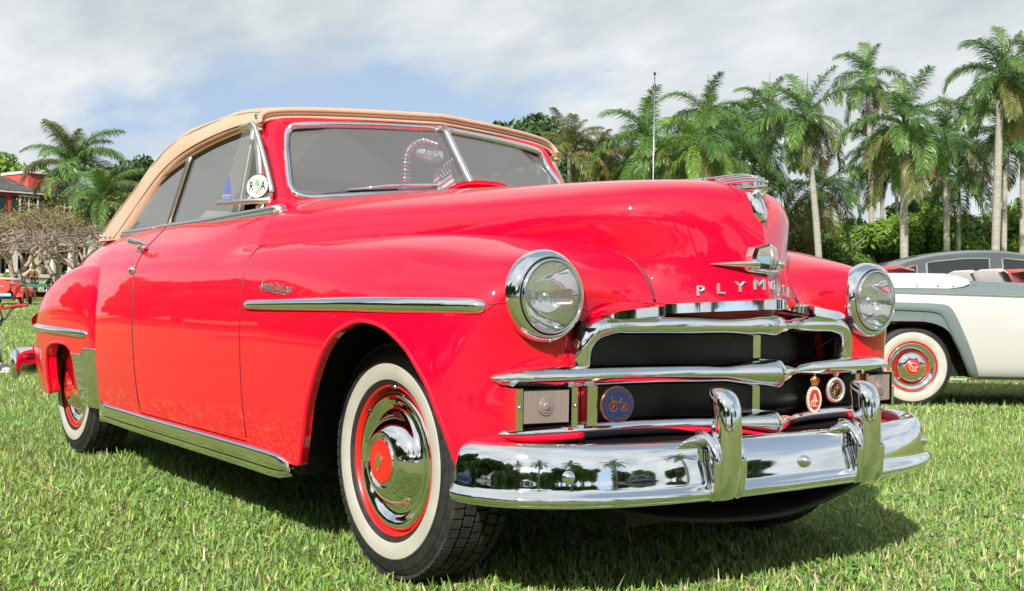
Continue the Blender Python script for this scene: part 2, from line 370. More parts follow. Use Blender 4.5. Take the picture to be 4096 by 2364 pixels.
# ---- side skin net (columns run tail to nose, rows belt to sill), y given outboard
low = {'S3': (.926, .755), 'S4': (.929, .65), 'S5': (.927, .53), 'S6': (.918, .41), 'S7': (.900, .285)}
def dcol(x, belt, a1, km, k, kp, s1, s2, dx=(0,)*12, narrow=0.0, rows=None):
    L_ = [belt, a1, km, k, kp, s1, s2]+[(rows or low)[q] for q in ('S3', 'S4', 'S5', 'S6', 'S7')]
    return [(x+dx[i], p[0]-narrow, p[1]) for i, p in enumerate(L_)]
door = dict(belt=(.728, 1.078), a1=(.784, 1.025), km=(.828, .985), k=(.859, .952), kp=(.885, .920), s1=(.905, .882), s2=(.918, .832))
sl = lambda b, t: tuple(np.interp(np.arange(12), [0, 3, 7, 11], [t, t*.35, b*.4, b]))
cols = [
 dcol(-3.95, (.25, .86), (.42, .80), (.48, .76), (.52, .72), (.54, .68), (.55, .64), (.56, .60), rows={'S3': (.56, .55), 'S4': (.56, .50), 'S5': (.56, .45), 'S6': (.56, .40), 'S7': (.55, .35)}),
 dcol(-3.55, (.50, .985), (.60, .93), (.645, .88), (.67, .83), (.69, .79), (.70, .75), (.71, .70), rows={'S3': (.72, .64), 'S4': (.72, .56), 'S5': (.72, .48), 'S6': (.71, .40), 'S7': (.70, .33)}),
 dcol(-3.10, (.615, 1.035), (.70, .985), (.745, .94), (.775, .895), (.79, .86), (.80, .82), (.81, .77), rows={'S3': (.82, .70), 'S4': (.825, .62), 'S5': (.825, .52), 'S6': (.82, .41), 'S7': (.80, .30)}),
 dcol(-2.65, (.700, 1.052), (.765, 1.005), (.806, .965), (.834, .925), (.853, .893), (.868, .855), (.880, .805), rows={'S3': (.890, .73), 'S4': (.895, .64), 'S5': (.893, .53), 'S6': (.887, .41), 'S7': (.872, .29)}),
 dcol(-2.30, (.722, 1.060), (.780, 1.012), (.820, .972), (.848, .935), (.868, .903), (.886, .865), (.900, .815), rows={'S3': (.911, .74), 'S4': (.917, .645), 'S5': (.916, .53), 'S6': (.908, .41), 'S7': (.891, .287)}),
 dcol(-1.90, **door, dx=sl(.14, -.14)),
 dcol(-1.50, **door), dcol(-1.15, **door),
 dcol(-.94, (.726, 1.084), (.779, 1.026), (.812, .982), (.842, .951), (.869, .928), (.897, .895), (.917, .842), dx=sl(.02, -.05)),
 dcol(-.76, (.722, 1.090), (.782, 1.020), (.822, .968), (.836, .952), (.854, .947), (.889, .922), (.915, .862), dx=sl(.04, -.08)),
]
KR = np.array([(-.60, .800, .955), (-.40, .735, .960), (-.15, .645, .964), (.05, .565, .966), (.21, .485, .966), (.325, .415, .957), (.405, .345, .938), (.458, .294, .908), (.497, .275, .85), (.532, .288, .785)])
fen = [
 [(-.60, .862, .953), (-.60, .909, .888), (-.60, .928, .785), (-.60, .931, .66), (-.60, .929, .535), (-.60, .920, .41), (-.60, .903, .285)],
 [(-.40, .838, .964), (-.40, .904, .900), (-.40, .928, .79), (-.40, .934, .665), (-.40, .932, .54), (-.40, .924, .41), (-.40, .906, .285)],
 [(-.15, .788, .975), (-.15, .885, .915), (-.15, .930, .80), (-.15, .937, .67), (-.15, .935, .54), (-.15, .928, .41), (-.15, .91, .285)],
 [(.05, .735, .979), (.05, .866, .925), (.05, .924, .805), (.05, .935, .675), (.05, .934, .545), (.05, .928, .42), (.05, .91, .29)],
 [(.20, .672, .970), (.20, .835, .93), (.20, .908, .815), (.20, .924, .68), (.20, .924, .55), (.20, .918, .42), (.20, .90, .30)],
 [(.33, .605, .946), (.335, .782, .918), (.33, .872, .82), (.33, .898, .69), (.33, .902, .56), (.33, .90, .43), (.33, .885, .32)],
 [(.430, .530, .922), (.485, .69, .914), (.492, .806, .825), (.448, .850, .70), (.42, .86, .57), (.42, .865, .44), (.42, .855, .34)],
 [(.470, .450, .896), (.525, .60, .888), (.540, .700, .815), (.488, .750, .70), (.482, .775, .57), (.485, .79, .44), (.48, .785, .35)],
 [(.490, .385, .862), (.512, .50, .84), (.528, .560, .79), (.500, .60, .70), (.515, .635, .57), (.51, .65, .44), (.50, .65, .36)],
 [(.505, .355, .79), (.495, .41, .775), (.485, .445, .745), (.475, .46, .69), (.49, .475, .57), (.48, .48, .44), (.46, .48, .37)],
]
# hood: centre line control points, one for each crease point
HC = np.array([(-.80, 0, 1.170), (-.60, 0, 1.168), (-.40, 0, 1.164), (-.15, 0, 1.158), (.10, 0, 1.154), (.32, 0, 1.150), (.49, 0, 1.141), (.598, 0, 1.113), (.645, 0, 1.045), (.659, 0, .92), (.676, 0, .785)])
HK = np.vstack([[(-.80, .838, .953)], KR])
hw = [1, 1, 1, 1, 1, 1, .93, .74, .46, .18, 0]
tt = np.linspace(0, 1, 9)
hood_net = []
for C_, E_, w_ in zip(HC, HK, hw):
    a_ = tt*math.pi/2; ye = np.sin(a_)**.88; se = 1-np.cos(a_)**.80
    yy = w_*ye+(1-w_)*tt; ss = w_*se+(1-w_)*tt
    hood_net.append([(C_[0]+(E_[0]-C_[0])*s_, E_[1]*y_, C_[2]+(E_[2]-C_[2])*s_) for y_, s_ in zip(yy, ss)])
hood_net = np.array(hood_net)
hood_p = Patch(hood_net)
for i, (k_, f_) in enumerate(zip(KR, fen)):
    hn = hood_net[i+1]
    a0 = np.array(hn[6])+(0, -.03, -.02); a1 = np.array(hn[7])+(0, -.025, -.012)
    if i >= 6: a0 = k_+(-.03, -.02, -.02); a1 = k_+(-.02, -.012, -.012)
    n_ = min(1, i/2)
    cols.append([tuple(a0), tuple(a1), tuple(k_+(-.004, -.006, .012)), tuple(k_), tuple(k_+np.array((0, .018, .002)) if i < 6 else k_+.15*(np.array(f_[0])-k_))]+[tuple(q) for q in f_])
net = np.array(cols); side_p = Patch(net)
NC = net.shape[0]
xz = lambda p: p[[0, 2]]
def u_at(x, v, lo=0., hi=1.):
    for _ in range(48):
        m_ = (lo+hi)/2
        if side_p.pts([m_], [v])[0][0] < x: lo = m_
        else: hi = m_
    return (lo+hi)/2
def v_at_z(u, z):
    lo, hi = 0., 1.
    for _ in range(40):
        m_ = (lo+hi)/2
        if side_p.pts([u], [m_])[0][2] > z: lo = m_
        else: hi = m_
    return (lo+hi)/2
# v of the crease row: the parameter where the surface is nearest control row 3
_vs = np.linspace(.15, .5, 500)
def v_crease(u):
    b = bbasis(12, _vs); return _vs[np.argmax(b[:, 3])]
VC = v_crease(.5)
u_doorF = u_at(-.735, .6); u_doorR = u_at(-1.80, .6)
u_hoodR = u_at(-.80, VC)
OUT = np.array([-1.2, 0, .6])
GAP = .0009
def tri_grid(us, v0, v1, nv):
    """rows between two v-limits given per column"""
    T = np.linspace(0, 1, nv)[None, :]; VV = np.asarray(v0)[:, None]*(1-T)+np.asarray(v1)[:, None]*T; UU = np.repeat(np.asarray(us)[:, None], nv, 1)
    P = side_p.pts(UU.ravel(), VV.ravel()).reshape(len(us), nv, 3); return P, side_p.nrm(UU, VV)
v_sill = 1.0
# door
us = np.linspace(u_doorR+GAP, u_doorF-GAP, 60); P, N = tri_grid(us, np.full(60, .0), np.full(60, v_at_z((u_doorR+u_doorF)/2, .318)), 60)
doors = panel('door', P, N, 'red_paint', car, OUT)
# rear quarter and rocker strip under the door
us = np.linspace(.0, u_doorR-GAP, 60); P, N = tri_grid(us, np.zeros(60), np.ones(60), 60); panel('quarter_panel', P, N, 'red_paint', car, OUT)
us = np.linspace(u_doorR+GAP, u_doorF-GAP, 40); P, N = tri_grid(us, np.full(40, v_at_z((u_doorR+u_doorF)/2, .313)), np.ones(40), 6); panel('sill', P, N, 'red_paint', car, OUT)
# cowl side between door and hood
us = np.linspace(u_doorF+GAP, u_hoodR+.028, 24); P, N = tri_grid(us, np.zeros(24), np.full(24, VC-.004), 30); panel('cowl_side', P, N, 'red_paint', car, OUT)
# black tubes laid in the door gaps for the shade of their depth
for uu in (u_doorF, u_doorR):
    vv = np.linspace(0, .985, 50); both('door_gap_line', *tube(side_p.pts(np.full(50, uu), vv)-(0, .0012, 0), .0030, 6), 'black_seal', car)
# front fender with wheel opening
ARCH = cat([(-.362, .20), (-.348, .255), (-.334, .29), (-.306, .345), (-.281, .398), (-.251, .472), (-.198, .564), (-.147, .631), (-.089, .679), (-.034, .705), (.059, .728), (.166, .715), (.254, .671), (.301, .627), (.343, .573), (.374, .509), (.400, .445), (.417, .391), (.432, .335), (.44, .30)], 5)
def uv_arch(x, z, g):
    return side_p.find(xz, np.array([x, z]), g[0], g[1])
us_a, vs_a, g_ = [], [], (u_at(-.39, .95), .97)
for x, z in ARCH:
    g_ = uv_arch(x, z, g_); us_a.append(g_[0]); vs_a.append(g_[1])
us_a = np.array(us_a); vs_a = np.array(vs_a); keep = np.concatenate([[True], np.diff(np.maximum.accumulate(us_a)) > 1e-5]); us_a, vs_a = us_a[keep], vs_a[keep]
ok_ = vs_a < .999; us_a, vs_a = us_a[ok_], vs_a[ok_]
pre = np.linspace(u_doorF+GAP, us_a[0]-.0012, 22); post = np.linspace(us_a[-1]+.002, 1.0, 40)
us = np.concatenate([pre, us_a, post]); v1 = np.concatenate([np.ones(len(pre)), vs_a, np.ones(len(post))])
P, N = tri_grid(us, np.full(len(us), VC+.006), v1, 56)
fenders = panel('front_fender', P, N, 'red_paint', car, np.array([-.2, .3, .5]), flange=.03, cut=lambda c: c[0] > .40 and (c[1]-.648)**2+(c[2]-.802)**2 < .103**2 or (c[0] > .40 and c[1] < .543 and c[2] < .715))
arch_pts = side_p.pts(us_a, vs_a)
V, F = tube(arch_pts+(0, -.004, 0), .0075, 8); lips = both('wheel_arch_lip', V, F, 'red_paint', None)
for l_, f_ in zip(lips, fenders): l_.parent = f_
# hood
hv = np.concatenate([np.linspace(0, 1, 44)])
for s_ in (1,):
    us = np.linspace(0, 1, 90); Pn = hood_p.grid(us, hv); UU, VV = np.meshgrid(us, hv, indexing='ij'); Nn = hood_p.nrm(UU, VV)
    Nn[0, 0] = Nn[1, 1]
    V = Pn.reshape(-1, 3); Nv = Nn.reshape(-1, 3)
    if (Nv*(V-np.array([0, 0, .8]))).sum() < 0: Nv = -Nv
    nu, nv = len(us), len(hv)
    # whole hood: mirror halves joined along the centre ridge
    F1 = gridf(nu, nv); a, b, c, d = (V[i] for i in F1[nv*40+5]); fn = np.cross(b-a, c-a)
    if fn@Nv[F1[nv*40+5][0]] < 0: F1 = [f[::-1] for f in F1]
    V2 = V*[1, -1, 1]; N2 = Nv*[1, -1, 1]; F2 = [tuple(i+len(V) for i in f[::-1]) for f in F1]
    # soften the ridge over the flat part of the hood
    for i in range(nu):
        w_ = np.interp(us[i], [0, .62, .8], [0, 0, 1]); n_ = Nv[i*nv].copy(); n0 = n_*[1, 0, 1]; n0 /= np.linalg.norm(n0); nn = w_*n_+(1-w_)*n0; nn /= np.linalg.norm(nn)
        Nv[i*nv] = nn; N2[i*nv] = nn*[1, -1, 1]
    # folded edges
    Vall = [V, V2]; Nall = [Nv, N2]; Fall = F1+F2; base = 2*len(V)
    for V_, N_, sg in ((V, Nv, 1), (V2, N2, -1)):
        lp = [i*nv+nv-1 for i in range(nu)]+[(nu-1)*nv+j for j in range(nv-2, -1, -1)]
        A = V_[lp]; B = A-N_[lp]*.012; L = len(lp); Vall += [A, B]; tng = np.gradient(A, axis=0); fn = np.cross(tng, N_[lp])*sg; fn /= np.linalg.norm(fn, axis=1)[:, None]+1e-9; Nall += [fn, fn]
        for i in range(L-1):
            q = (base+i, base+i+1, base+L+i+1, base+L+i); Fall.append(q if sg > 0 else q[::-1])
        base += 2*L
    hood = mk('hood', np.concatenate(Vall), Fall, 'red_paint', car, True, np.concatenate(Nall))
# black tube added for the dark gap between hood and fender
cj = np.array([hood_p.pts([u], [1.0])[0] for u in np.linspace(.03, .995, 80)]); both('hood_gap_line', *tube(cj+(.002, .003, -.004), .0042, 6), 'black_seal', car)
# black sheets added behind the panels so the gaps show dark, and everything under the body
inner = MB()
us = np.linspace(0, u_doorF+.03, 50); P, N = tri_grid(us, np.full(50, .03), np.full(50, .97), 24)
if ((P-OUT)*N).sum() < 0: N = -N
for s_ in (-1, 1): inner.add(((P-N*.022).reshape(-1, 3))*[1, s_, 1], gridf(50, 24))
us = np.linspace(u_doorF, us_a[0]-.006, 10); P, N = tri_grid(us, np.full(10, .03), np.full(10, .97), 24)
if ((P-OUT)*N).sum() < 0: N = -N
for s_ in (-1, 1): inner.add(((P-N*.022).reshape(-1, 3))*[1, s_, 1], gridf(10, 24))
us = np.linspace(0, .985, 60); Pn = hood_p.grid(us, np.linspace(0, 1, 20)); Pn = Pn+np.array([-.02, 0, -.02])
for s_ in (-1, 1): inner.add((Pn*[1, .985, 1]).reshape(-1, 3)*[1, s_, 1], gridf(60, 20))
inner.build('inner_shell', 'black_metal', car, True)
ub = MB(); ub.box((-3.75, -.57, .27), (.40, .57, .80)); ub.box((-3.0+.45, -.86, .245), (-.42, .86, .30)); ub.box((-3.7, -.57, .80), (-2.62, .57, .93)); ub.box((-.9, -.57, .8), (.25, .57, .93))
ub.box((.2, -.40, .20), (.55, .40, .40)); ub.tube([(.02, -.72, .28), (.02, .72, .28)], .03); ub.tube([(-3.01, -.75, .32), (-3.01, .75, .32)], .045)
ub.build('underbody', 'black_metal', car)
# wheel houses
for x0, r0 in ((0.03, .46), (-2.92, .42)):
    th = np.linspace(-.1, math.pi+.1, 24); prof = np.stack([x0+r0*np.cos(th), np.full(24, 0.), .33+r0*np.sin(th)], 1)
    A = prof+(0, .58, 0); B = prof+np.stack([np.zeros(24), np.interp(prof[:, 0]-x0, [-.5, 0, .3, .5], [.88, .88, .80, .74]) if x0 > -1 else np.full(24, .85), np.zeros(24)], 1); V = np.stack([A, B], 1).reshape(-1, 3)
    both('wheel_house', V, gridf(24, 2), 'black_metal', car)
# ---- rear fenders
XR = [-2.285, -2.288, -2.31, -2.38, -2.52, -2.72, -2.95, -3.20, -3.42, -3.58, -3.66]
ZT = [.830, .850, .880, .905, .922, .918, .895, .845, .765, .665, .56]      # crown height
YO = [.892, .904, .918, .924, .926, .926, .922, .908, .880, .838, .78]      # outer face
YI = [.86, .84, .82, .80, .79, .775, .755, .73, .70, .67, .64]             # joint to body
rf = []
for x, zt, yo, yi in zip(XR, ZT, YO, YI):
    f_ = (yo-yi)/.15
    rf.append([(x, yi-.03, zt-.035), (x, yi+.02, zt-.004), (x, yi+.075*min(1, f_), zt), (x, yo-.025, zt-.045), (x, yo-.002, zt-.12), (x, yo, max(zt-.22, .52)), (x, yo+.002, max(zt-.33, .46)), (x, yo-.004, .42), (x, yo-.012, .35), (x, yo-.03, .28)])
rf_p = Patch(np.array(rf))
RARCH = cat([(-2.51, .20), (-2.52, .27), (-2.535, .34), (-2.552, .41), (-2.572, .47), (-2.61, .512), (-2.69, .540), (-2.78, .546), (-2.86, .545), (-2.96, .537), (-3.03, .515), (-3.07, .478), (-3.082, .42), (-3.088, .36), (-3.097, .30), (-3.11, .24)], 5)[::-1]
us_r, vs_r = [], []; g_ = (.72, .9)
for x, z in RARCH:
    g_ = rf_p.find(xz, np.array([x, z]), g_[0], g_[1]); us_r.append(g_[0]); vs_r.append(g_[1])
us_r = np.array(us_r); vs_r = np.array(vs_r)
o_ = np.argsort(us_r, kind='stable'); us_r, vs_r = us_r[o_], vs_r[o_]
ok_ = vs_r < .998; us_r, vs_r = us_r[ok_], vs_r[ok_]
k_ = np.concatenate([[True], np.diff(us_r) > 1e-5]); us_r, vs_r = us_r[k_], vs_r[k_]
us = np.concatenate([np.linspace(0, us_r[0]-.002, 34), us_r, np.linspace(us_r[-1]+.002, 1, 26)])
v1 = np.concatenate([np.ones(34), vs_r, np.ones(26)]); T = np.linspace(0, 1, 50)[None, :]
VV = v1[:, None]*T; UU = np.repeat(us[:, None], 50, 1)
P = rf_p.pts(UU.ravel(), VV.ravel()).reshape(len(us), 50, 3); N = rf_p.nrm(UU, VV); N[0] = N[1]
# the fender rolls under behind the wheel
rfs = panel('rear_fender', P, N, 'red_paint', car, np.array([-2.9, .6, .5]), flange=.05)
V, F = tube(rf_p.pts(us_r, vs_r)+(0, -.004, 0), .008, 8); ls = both('wheel_arch_lip', V, F, 'red_paint', None)
for l_, f_ in zip(ls, rfs): l_.parent = f_
# welt between fender and body
vw = np.linspace(0.03, .66, 46); wp = rf_p.pts(np.full(46, .075), vw); wn_ = rf_p.nrm(np.full(46, .075), vw); wn_ = wn_*np.sign((wn_[:, 1]+wn_[:, 0]+wn_[:, 2]).mean()); wp = wp+wn_*.0025; wp = wp[wp[:, 2] > .54]
both('fender_welt', *tube(wp, .0035, 6), 'black_seal', car)
# chrome gravel shield on the lower front of the rear fender
ug = np.linspace(.0, us_r[0]+.0, 26)
def rf_v(u, z):
    lo, hi = .3, 1.
    for _ in range(36):
        m_ = (lo+hi)/2
        if rf_p.pts([u], [m_])[0][2] > z: lo = m_
        else: hi = m_
    return (lo+hi)/2
ug = np.concatenate([np.linspace(0, us_r[0], 18), us_r[(vs_r > .72)*(us_r < .6)]]); ug = np.unique(np.round(ug, 6))
zt_ = np.interp(ug, [0, us_r[0]*.75, us_r[0]*.78, 1], [.535, .535, .505, .505])
vb = np.interp(ug, us_r, vs_r, left=1.0)
va = np.array([rf_v(u, z) for u, z in zip(ug, zt_)]); keep = va < vb-.004; ug, va, vb = ug[keep], va[keep], vb[keep]
VV = va[:, None]*(1-np.linspace(0, 1, 24))+vb[:, None]*np.linspace(0, 1, 24); UU = np.repeat(ug[:, None], 24, 1)
P = rf_p.pts(UU.ravel(), VV.ravel()).reshape(len(ug), 24, 3); N = rf_p.nrm(UU, VV); N[0] = N[1]
sgn_ = 1 if ((P-np.array([-2.9, .6, .5]))*N).sum() > 0 else -1
gs = panel('gravel_shield', P+N*.005*sgn_, N, 'chrome', car, np.array([-2.9, .6, .5]), flange=.006)
tops = P[:, 0]+N[:, 0]*.006*sgn_
V, F = tube(tops, .006, 6); rb = both('bead', V, F, 'chrome', None)
for r_, g_ in zip(rb, gs): r_.parent = g_
for z in (.47, .435, .395, .355, .315):
    uu = np.linspace(us_r[0]*.80, us_r[0]*1.0, 6); uu = uu
    pts = np.array([rf_p.pts([u], [rf_v(u, z)])[0] for u in uu])+(0, .008, 0)
    V, F = tube(pts, [.0015, .0025, .003, .003, .0025, .0015], 6); rb = both('rib', V, F, 'chrome', None)
    for r_, g_ in zip(rb, gs): r_.parent = g_

# ---- bright trim along the sill
def on_skin(x, z, off=.006):
    u, v = side_p.find(xz, np.array([x, z]), u_at(x, .8), .8); p = side_p.pts([u], [v])[0]; n = side_p.nrm(np.array([u]), np.array([v]))[0]
    if n[1] < 0: n = -n
    return p+n*off, n
sill = []
for x in np.linspace(-2.25, -.40, 30):
    sill.append(on_skin(max(x, -2.25), .29, .0)[0])
sill = np.array(sill); sill[:, 2] = np.interp(sill[:, 0], [-2.25, -.4], [.272, .268])
prof = [(-.010, .036), (.004, .040), (.012, .036), (.014, .028), (.0145, .012), (.0155, -.002), (.0125, -.006), (.0150, -.010), (.0145, -.024), (.010, -.034), (.002, -.039), (-.03, -.040), (-.03, .03)]
sc = np.ones((30, 2)); sc[-1] = (.5, .55); sc[-2] = (.9, .9); sc[0] = (1, 1.2)
V, F = sweep(sill, [(-a, b) for a, b in prof], scale=sc); both('sill_trim', V, F, 'chrome', car)
# sweep of the shield into the sill
# ---- side spear on fender and door
sp = np.array([on_skin(x, np.interp(x, [-.74, .66], [.757, .768]), .002)[0] for x in np.linspace(-.70, .16, 40)])
spx = np.concatenate([np.linspace(-.692, .44, 40), [.448, .455, .461, .465, .468, .4695]]); sp = np.array([on_skin(x, np.interp(x, [-.74, .0, .469], [.757, .771, .774]), .002)[0] for x in spx])
pr = [(-.004, .021), (.006, .019), (.015, .009), (.017, 0), (.015, -.011), (.006, -.019), (-.004, -.021)]
sc = np.ones((46, 2)); sc[:, 1] = np.interp(spx, [-.70, -.5, .2, .469], [.72, .85, 1.05, 1.0]); sc[-6:] *= np.array([.98, .93, .84, .70, .48, .15])[:, None]; sc[0] = (.4, .5); sc[1] = (.9, .75)
V, F = sweep(sp, [(-a, b) for a, b in pr], scale=sc); both('side_spear', V, F, 'chrome', car)
sp = np.array([rf_p.pts([u], [rf_v(u, .60)])[0] for u in np.linspace(us_r[0]*.62, .97, 30)])
sc = np.ones((30, 2)); sc[0] = (.2, .3); sc[1] = (.7, .7); sc[-1] = (.6, .6)
V, F = sweep(sp, [(a, b*.9) for a, b in pr], scale=sc); both('rear_fender_spear', V, F, 'chrome', car)
# script badge on the fender
V, F = text_mesh('Special De Luxe', .037, .0012, .0007, shear=.3, spacing=.92)
c0, n0 = on_skin(-.475, .815, .003)
c1, _ = on_skin(-.375, .809, .003); ex = c1-c0; ex /= np.linalg.norm(ex); ey = np.cross(n0, ex); ey = -ey if ey[2] < 0 else ey
Vn = xf(V, c0*[1, -1, 1], ex*[1, -1, 1], (ey*[1, -1, 1]), n0*[1, -1, 1]); scr = mk('script_badge', Vn, F, 'satin_chrome', car, False)
pts = np.array([on_skin(x, np.interp(x, [-.57, -.36], [.806, .790]), .003)[0] for x in np.linspace(-.55, -.40, 8)])*[1, -1, 1]
mk('underline', *tube(pts, .0016, 6), 'satin_chrome', scr)

# ---- door handle and lock
hp, hn = on_skin(-1.86, .955, 0)
h = MB(); V, F = tube([hp, hp+hn*.03], [.017, .014], 12); h.add(V, F)
hpath = cat([hp+hn*.030+(.075, -.004, .004), hp+hn*.040+(.04, 0, .006), hp+hn*.042+(0, 0, .005), hp+hn*.045+(-.05, 0, .010), hp+hn*.047+(-.09, 0, .014)], 5)
V, F = sweep(hpath, circ(.013, 10, .010), scale=np.interp(np.linspace(0, 1, len(hpath)), [0, .1, .35, .8, 1], [.45, .7, 1, 1.35, .6])[:, None]); h.add(V, F)
for s_ in (-1, 1):
    Vh = np.concatenate(h.V); Fh = h.F
    if s_ < 0: Vh, Fh = mirror_y(Vh, Fh)
    mk('handle', Vh, Fh, 'chrome', doors[0 if s_ < 0 else 1], True)
lp, ln = on_skin(-1.855, .875, 0)
V, F = lathe([(0, .014), (.010, .014), (.016, .010), (.019, 0)], 16, lp, ln)
for d_, VF in zip(doors, (mirror_y(V, F), (V, F))): mk('door_lock', VF[0], VF[1], 'chrome', d_, True)

# ---- belt moulding, window glass and frames
def belt_pt(x): return np.array([x, np.interp(x, [-2.6, -2.0, -.9], [.728, .738, .735]), np.interp(x, [-2.55, -2.06, -1.5, -.86], [1.046, 1.050, 1.060, 1.079])])
bp = np.array([belt_pt(x) for x in np.linspace(-2.06, -.87, 30)])
pr = [(-.004, -.020), (.010, -.016), (.013, -.004), (.008, .002), (.012, .008), (.008, .017), (-.006, .021), (-.03, .018), (-.03, -.018)]
V, F = sweep(bp, [(-a, b) for a, b in pr]); bm_ = both('belt_moulding', V, F, 'aged_chrome', car)
bp2 = np.array([belt_pt(x) for x in np.linspace(-2.56, -2.066, 14)])
V, F = sweep(bp2, [(-a*.9, b*.85) for a, b in pr]); both('belt_moulding', V, F, 'aged_chrome', car)
V, F = tube(bp+(0, .004, -.023), .005, 6); both('belt_seal', V, F, 'black_seal', car)
def win(x, z):
    """side glass plane leaning in towards the roof"""
    return np.array([x, np.interp(z, [1.05, 1.42], [.722, .672]), z])
TOPC = cat([(-1.195, 1.398), (-1.30, 1.396), (-1.55, 1.378), (-1.80, 1.343), (-2.06, 1.286), (-2.20, 1.238), (-2.32, 1.180), (-2.44, 1.102), (-2.50, 1.05)], 4)
def topz(x): return np.interp(x, TOPC[::-1, 0], TOPC[::-1, 1])
div = lambda z: np.interp(z, [1.07, 1.355], [-1.945, -1.795])
# door glass
xs = np.linspace(0, 1, 16); loop = []
bot = [(x, 1.06) for x in np.linspace(div(1.06), -1.20, 8)]; top = [(x, topz(x)) for x in np.linspace(-1.197, -1.80, 14)]
poly = np.array([win(*p) for p in bot+top]); both('door_glass', poly, [tuple(range(len(poly)))], 'side_glass', car, False)
bot = [(x, 1.055) for x in np.linspace(-2.50, div(1.055)-.02, 8)]; top = [(x, topz(x)) for x in np.linspace(-1.815, -2.50, 16)]
poly = np.array([win(*p) for p in bot+top]); both('quarter_glass', poly, [tuple(range(len(poly)))], 'side_glass', car, False)
fr = np.array([win(*p) for p in TOPC])
pr = [(-.012, -.008), (-.012, .010), (.012, .010), (.012, -.008)]
both('window_frame', *sweep(fr+(0, .004, .004), [(-.008, -.011), (-.008, .011), (.008, .011), (.008, -.011)], up=(0, 1, .2)), 'aged_chrome', car)
both('window_seal', *sweep(fr+(0, .000, -.012), [(-.006, -.007), (-.006, .007), (.006, .007), (.006, -.007)], up=(0, 1, .2)), 'black_seal', car)
dv = np.array([win(div(z), z)+(0, .006, 0) for z in np.linspace(1.06, 1.36, 8)])
both('window_divider', *sweep(dv, [(-.016, -.008), (-.016, .006), (-.004, .010), (-.001, .004), (.001, .004), (.004, .010), (.016, .006), (.016, -.008)], up=(0, 1, 0)), 'aged_chrome', car)
both('divider_seal', *sweep(dv+(.022, -.004, 0), [(-.006, -.006), (-.006, .006), (.006, .006), (.006, -.006)], up=(0, 1, 0)), 'black_seal', car)
dv = np.array([win(np.interp(z, [1.08, 1.40], [-1.235, -1.200]), z)+(0, .006, 0) for z in np.linspace(1.07, 1.40, 8)])
both('vent_division_bar', *sweep(dv, [(-.014, -.01), (-.014, .006), (-.003, .010), (.003, .010), (.014, .006), (.014, -.01)], up=(0, 1, 0)), 'aged_chrome', car)
# vent frame fixed to the pillar
vf = np.array([win(x, z)+(0, .004, 0) for x, z in cat([(-1.163, 1.372), (-1.150, 1.345), (-1.118, 1.285), (-1.085, 1.22), (-1.035, 1.14), (-1.03, 1.105), (-1.06, 1.09)], 5)])
both('vent_frame', *sweep(vf, [(-.013, -.01), (-.013, .01), (.013, .01), (.013, -.01)], up=(0, 1, 0)), 'aged_chrome', car)
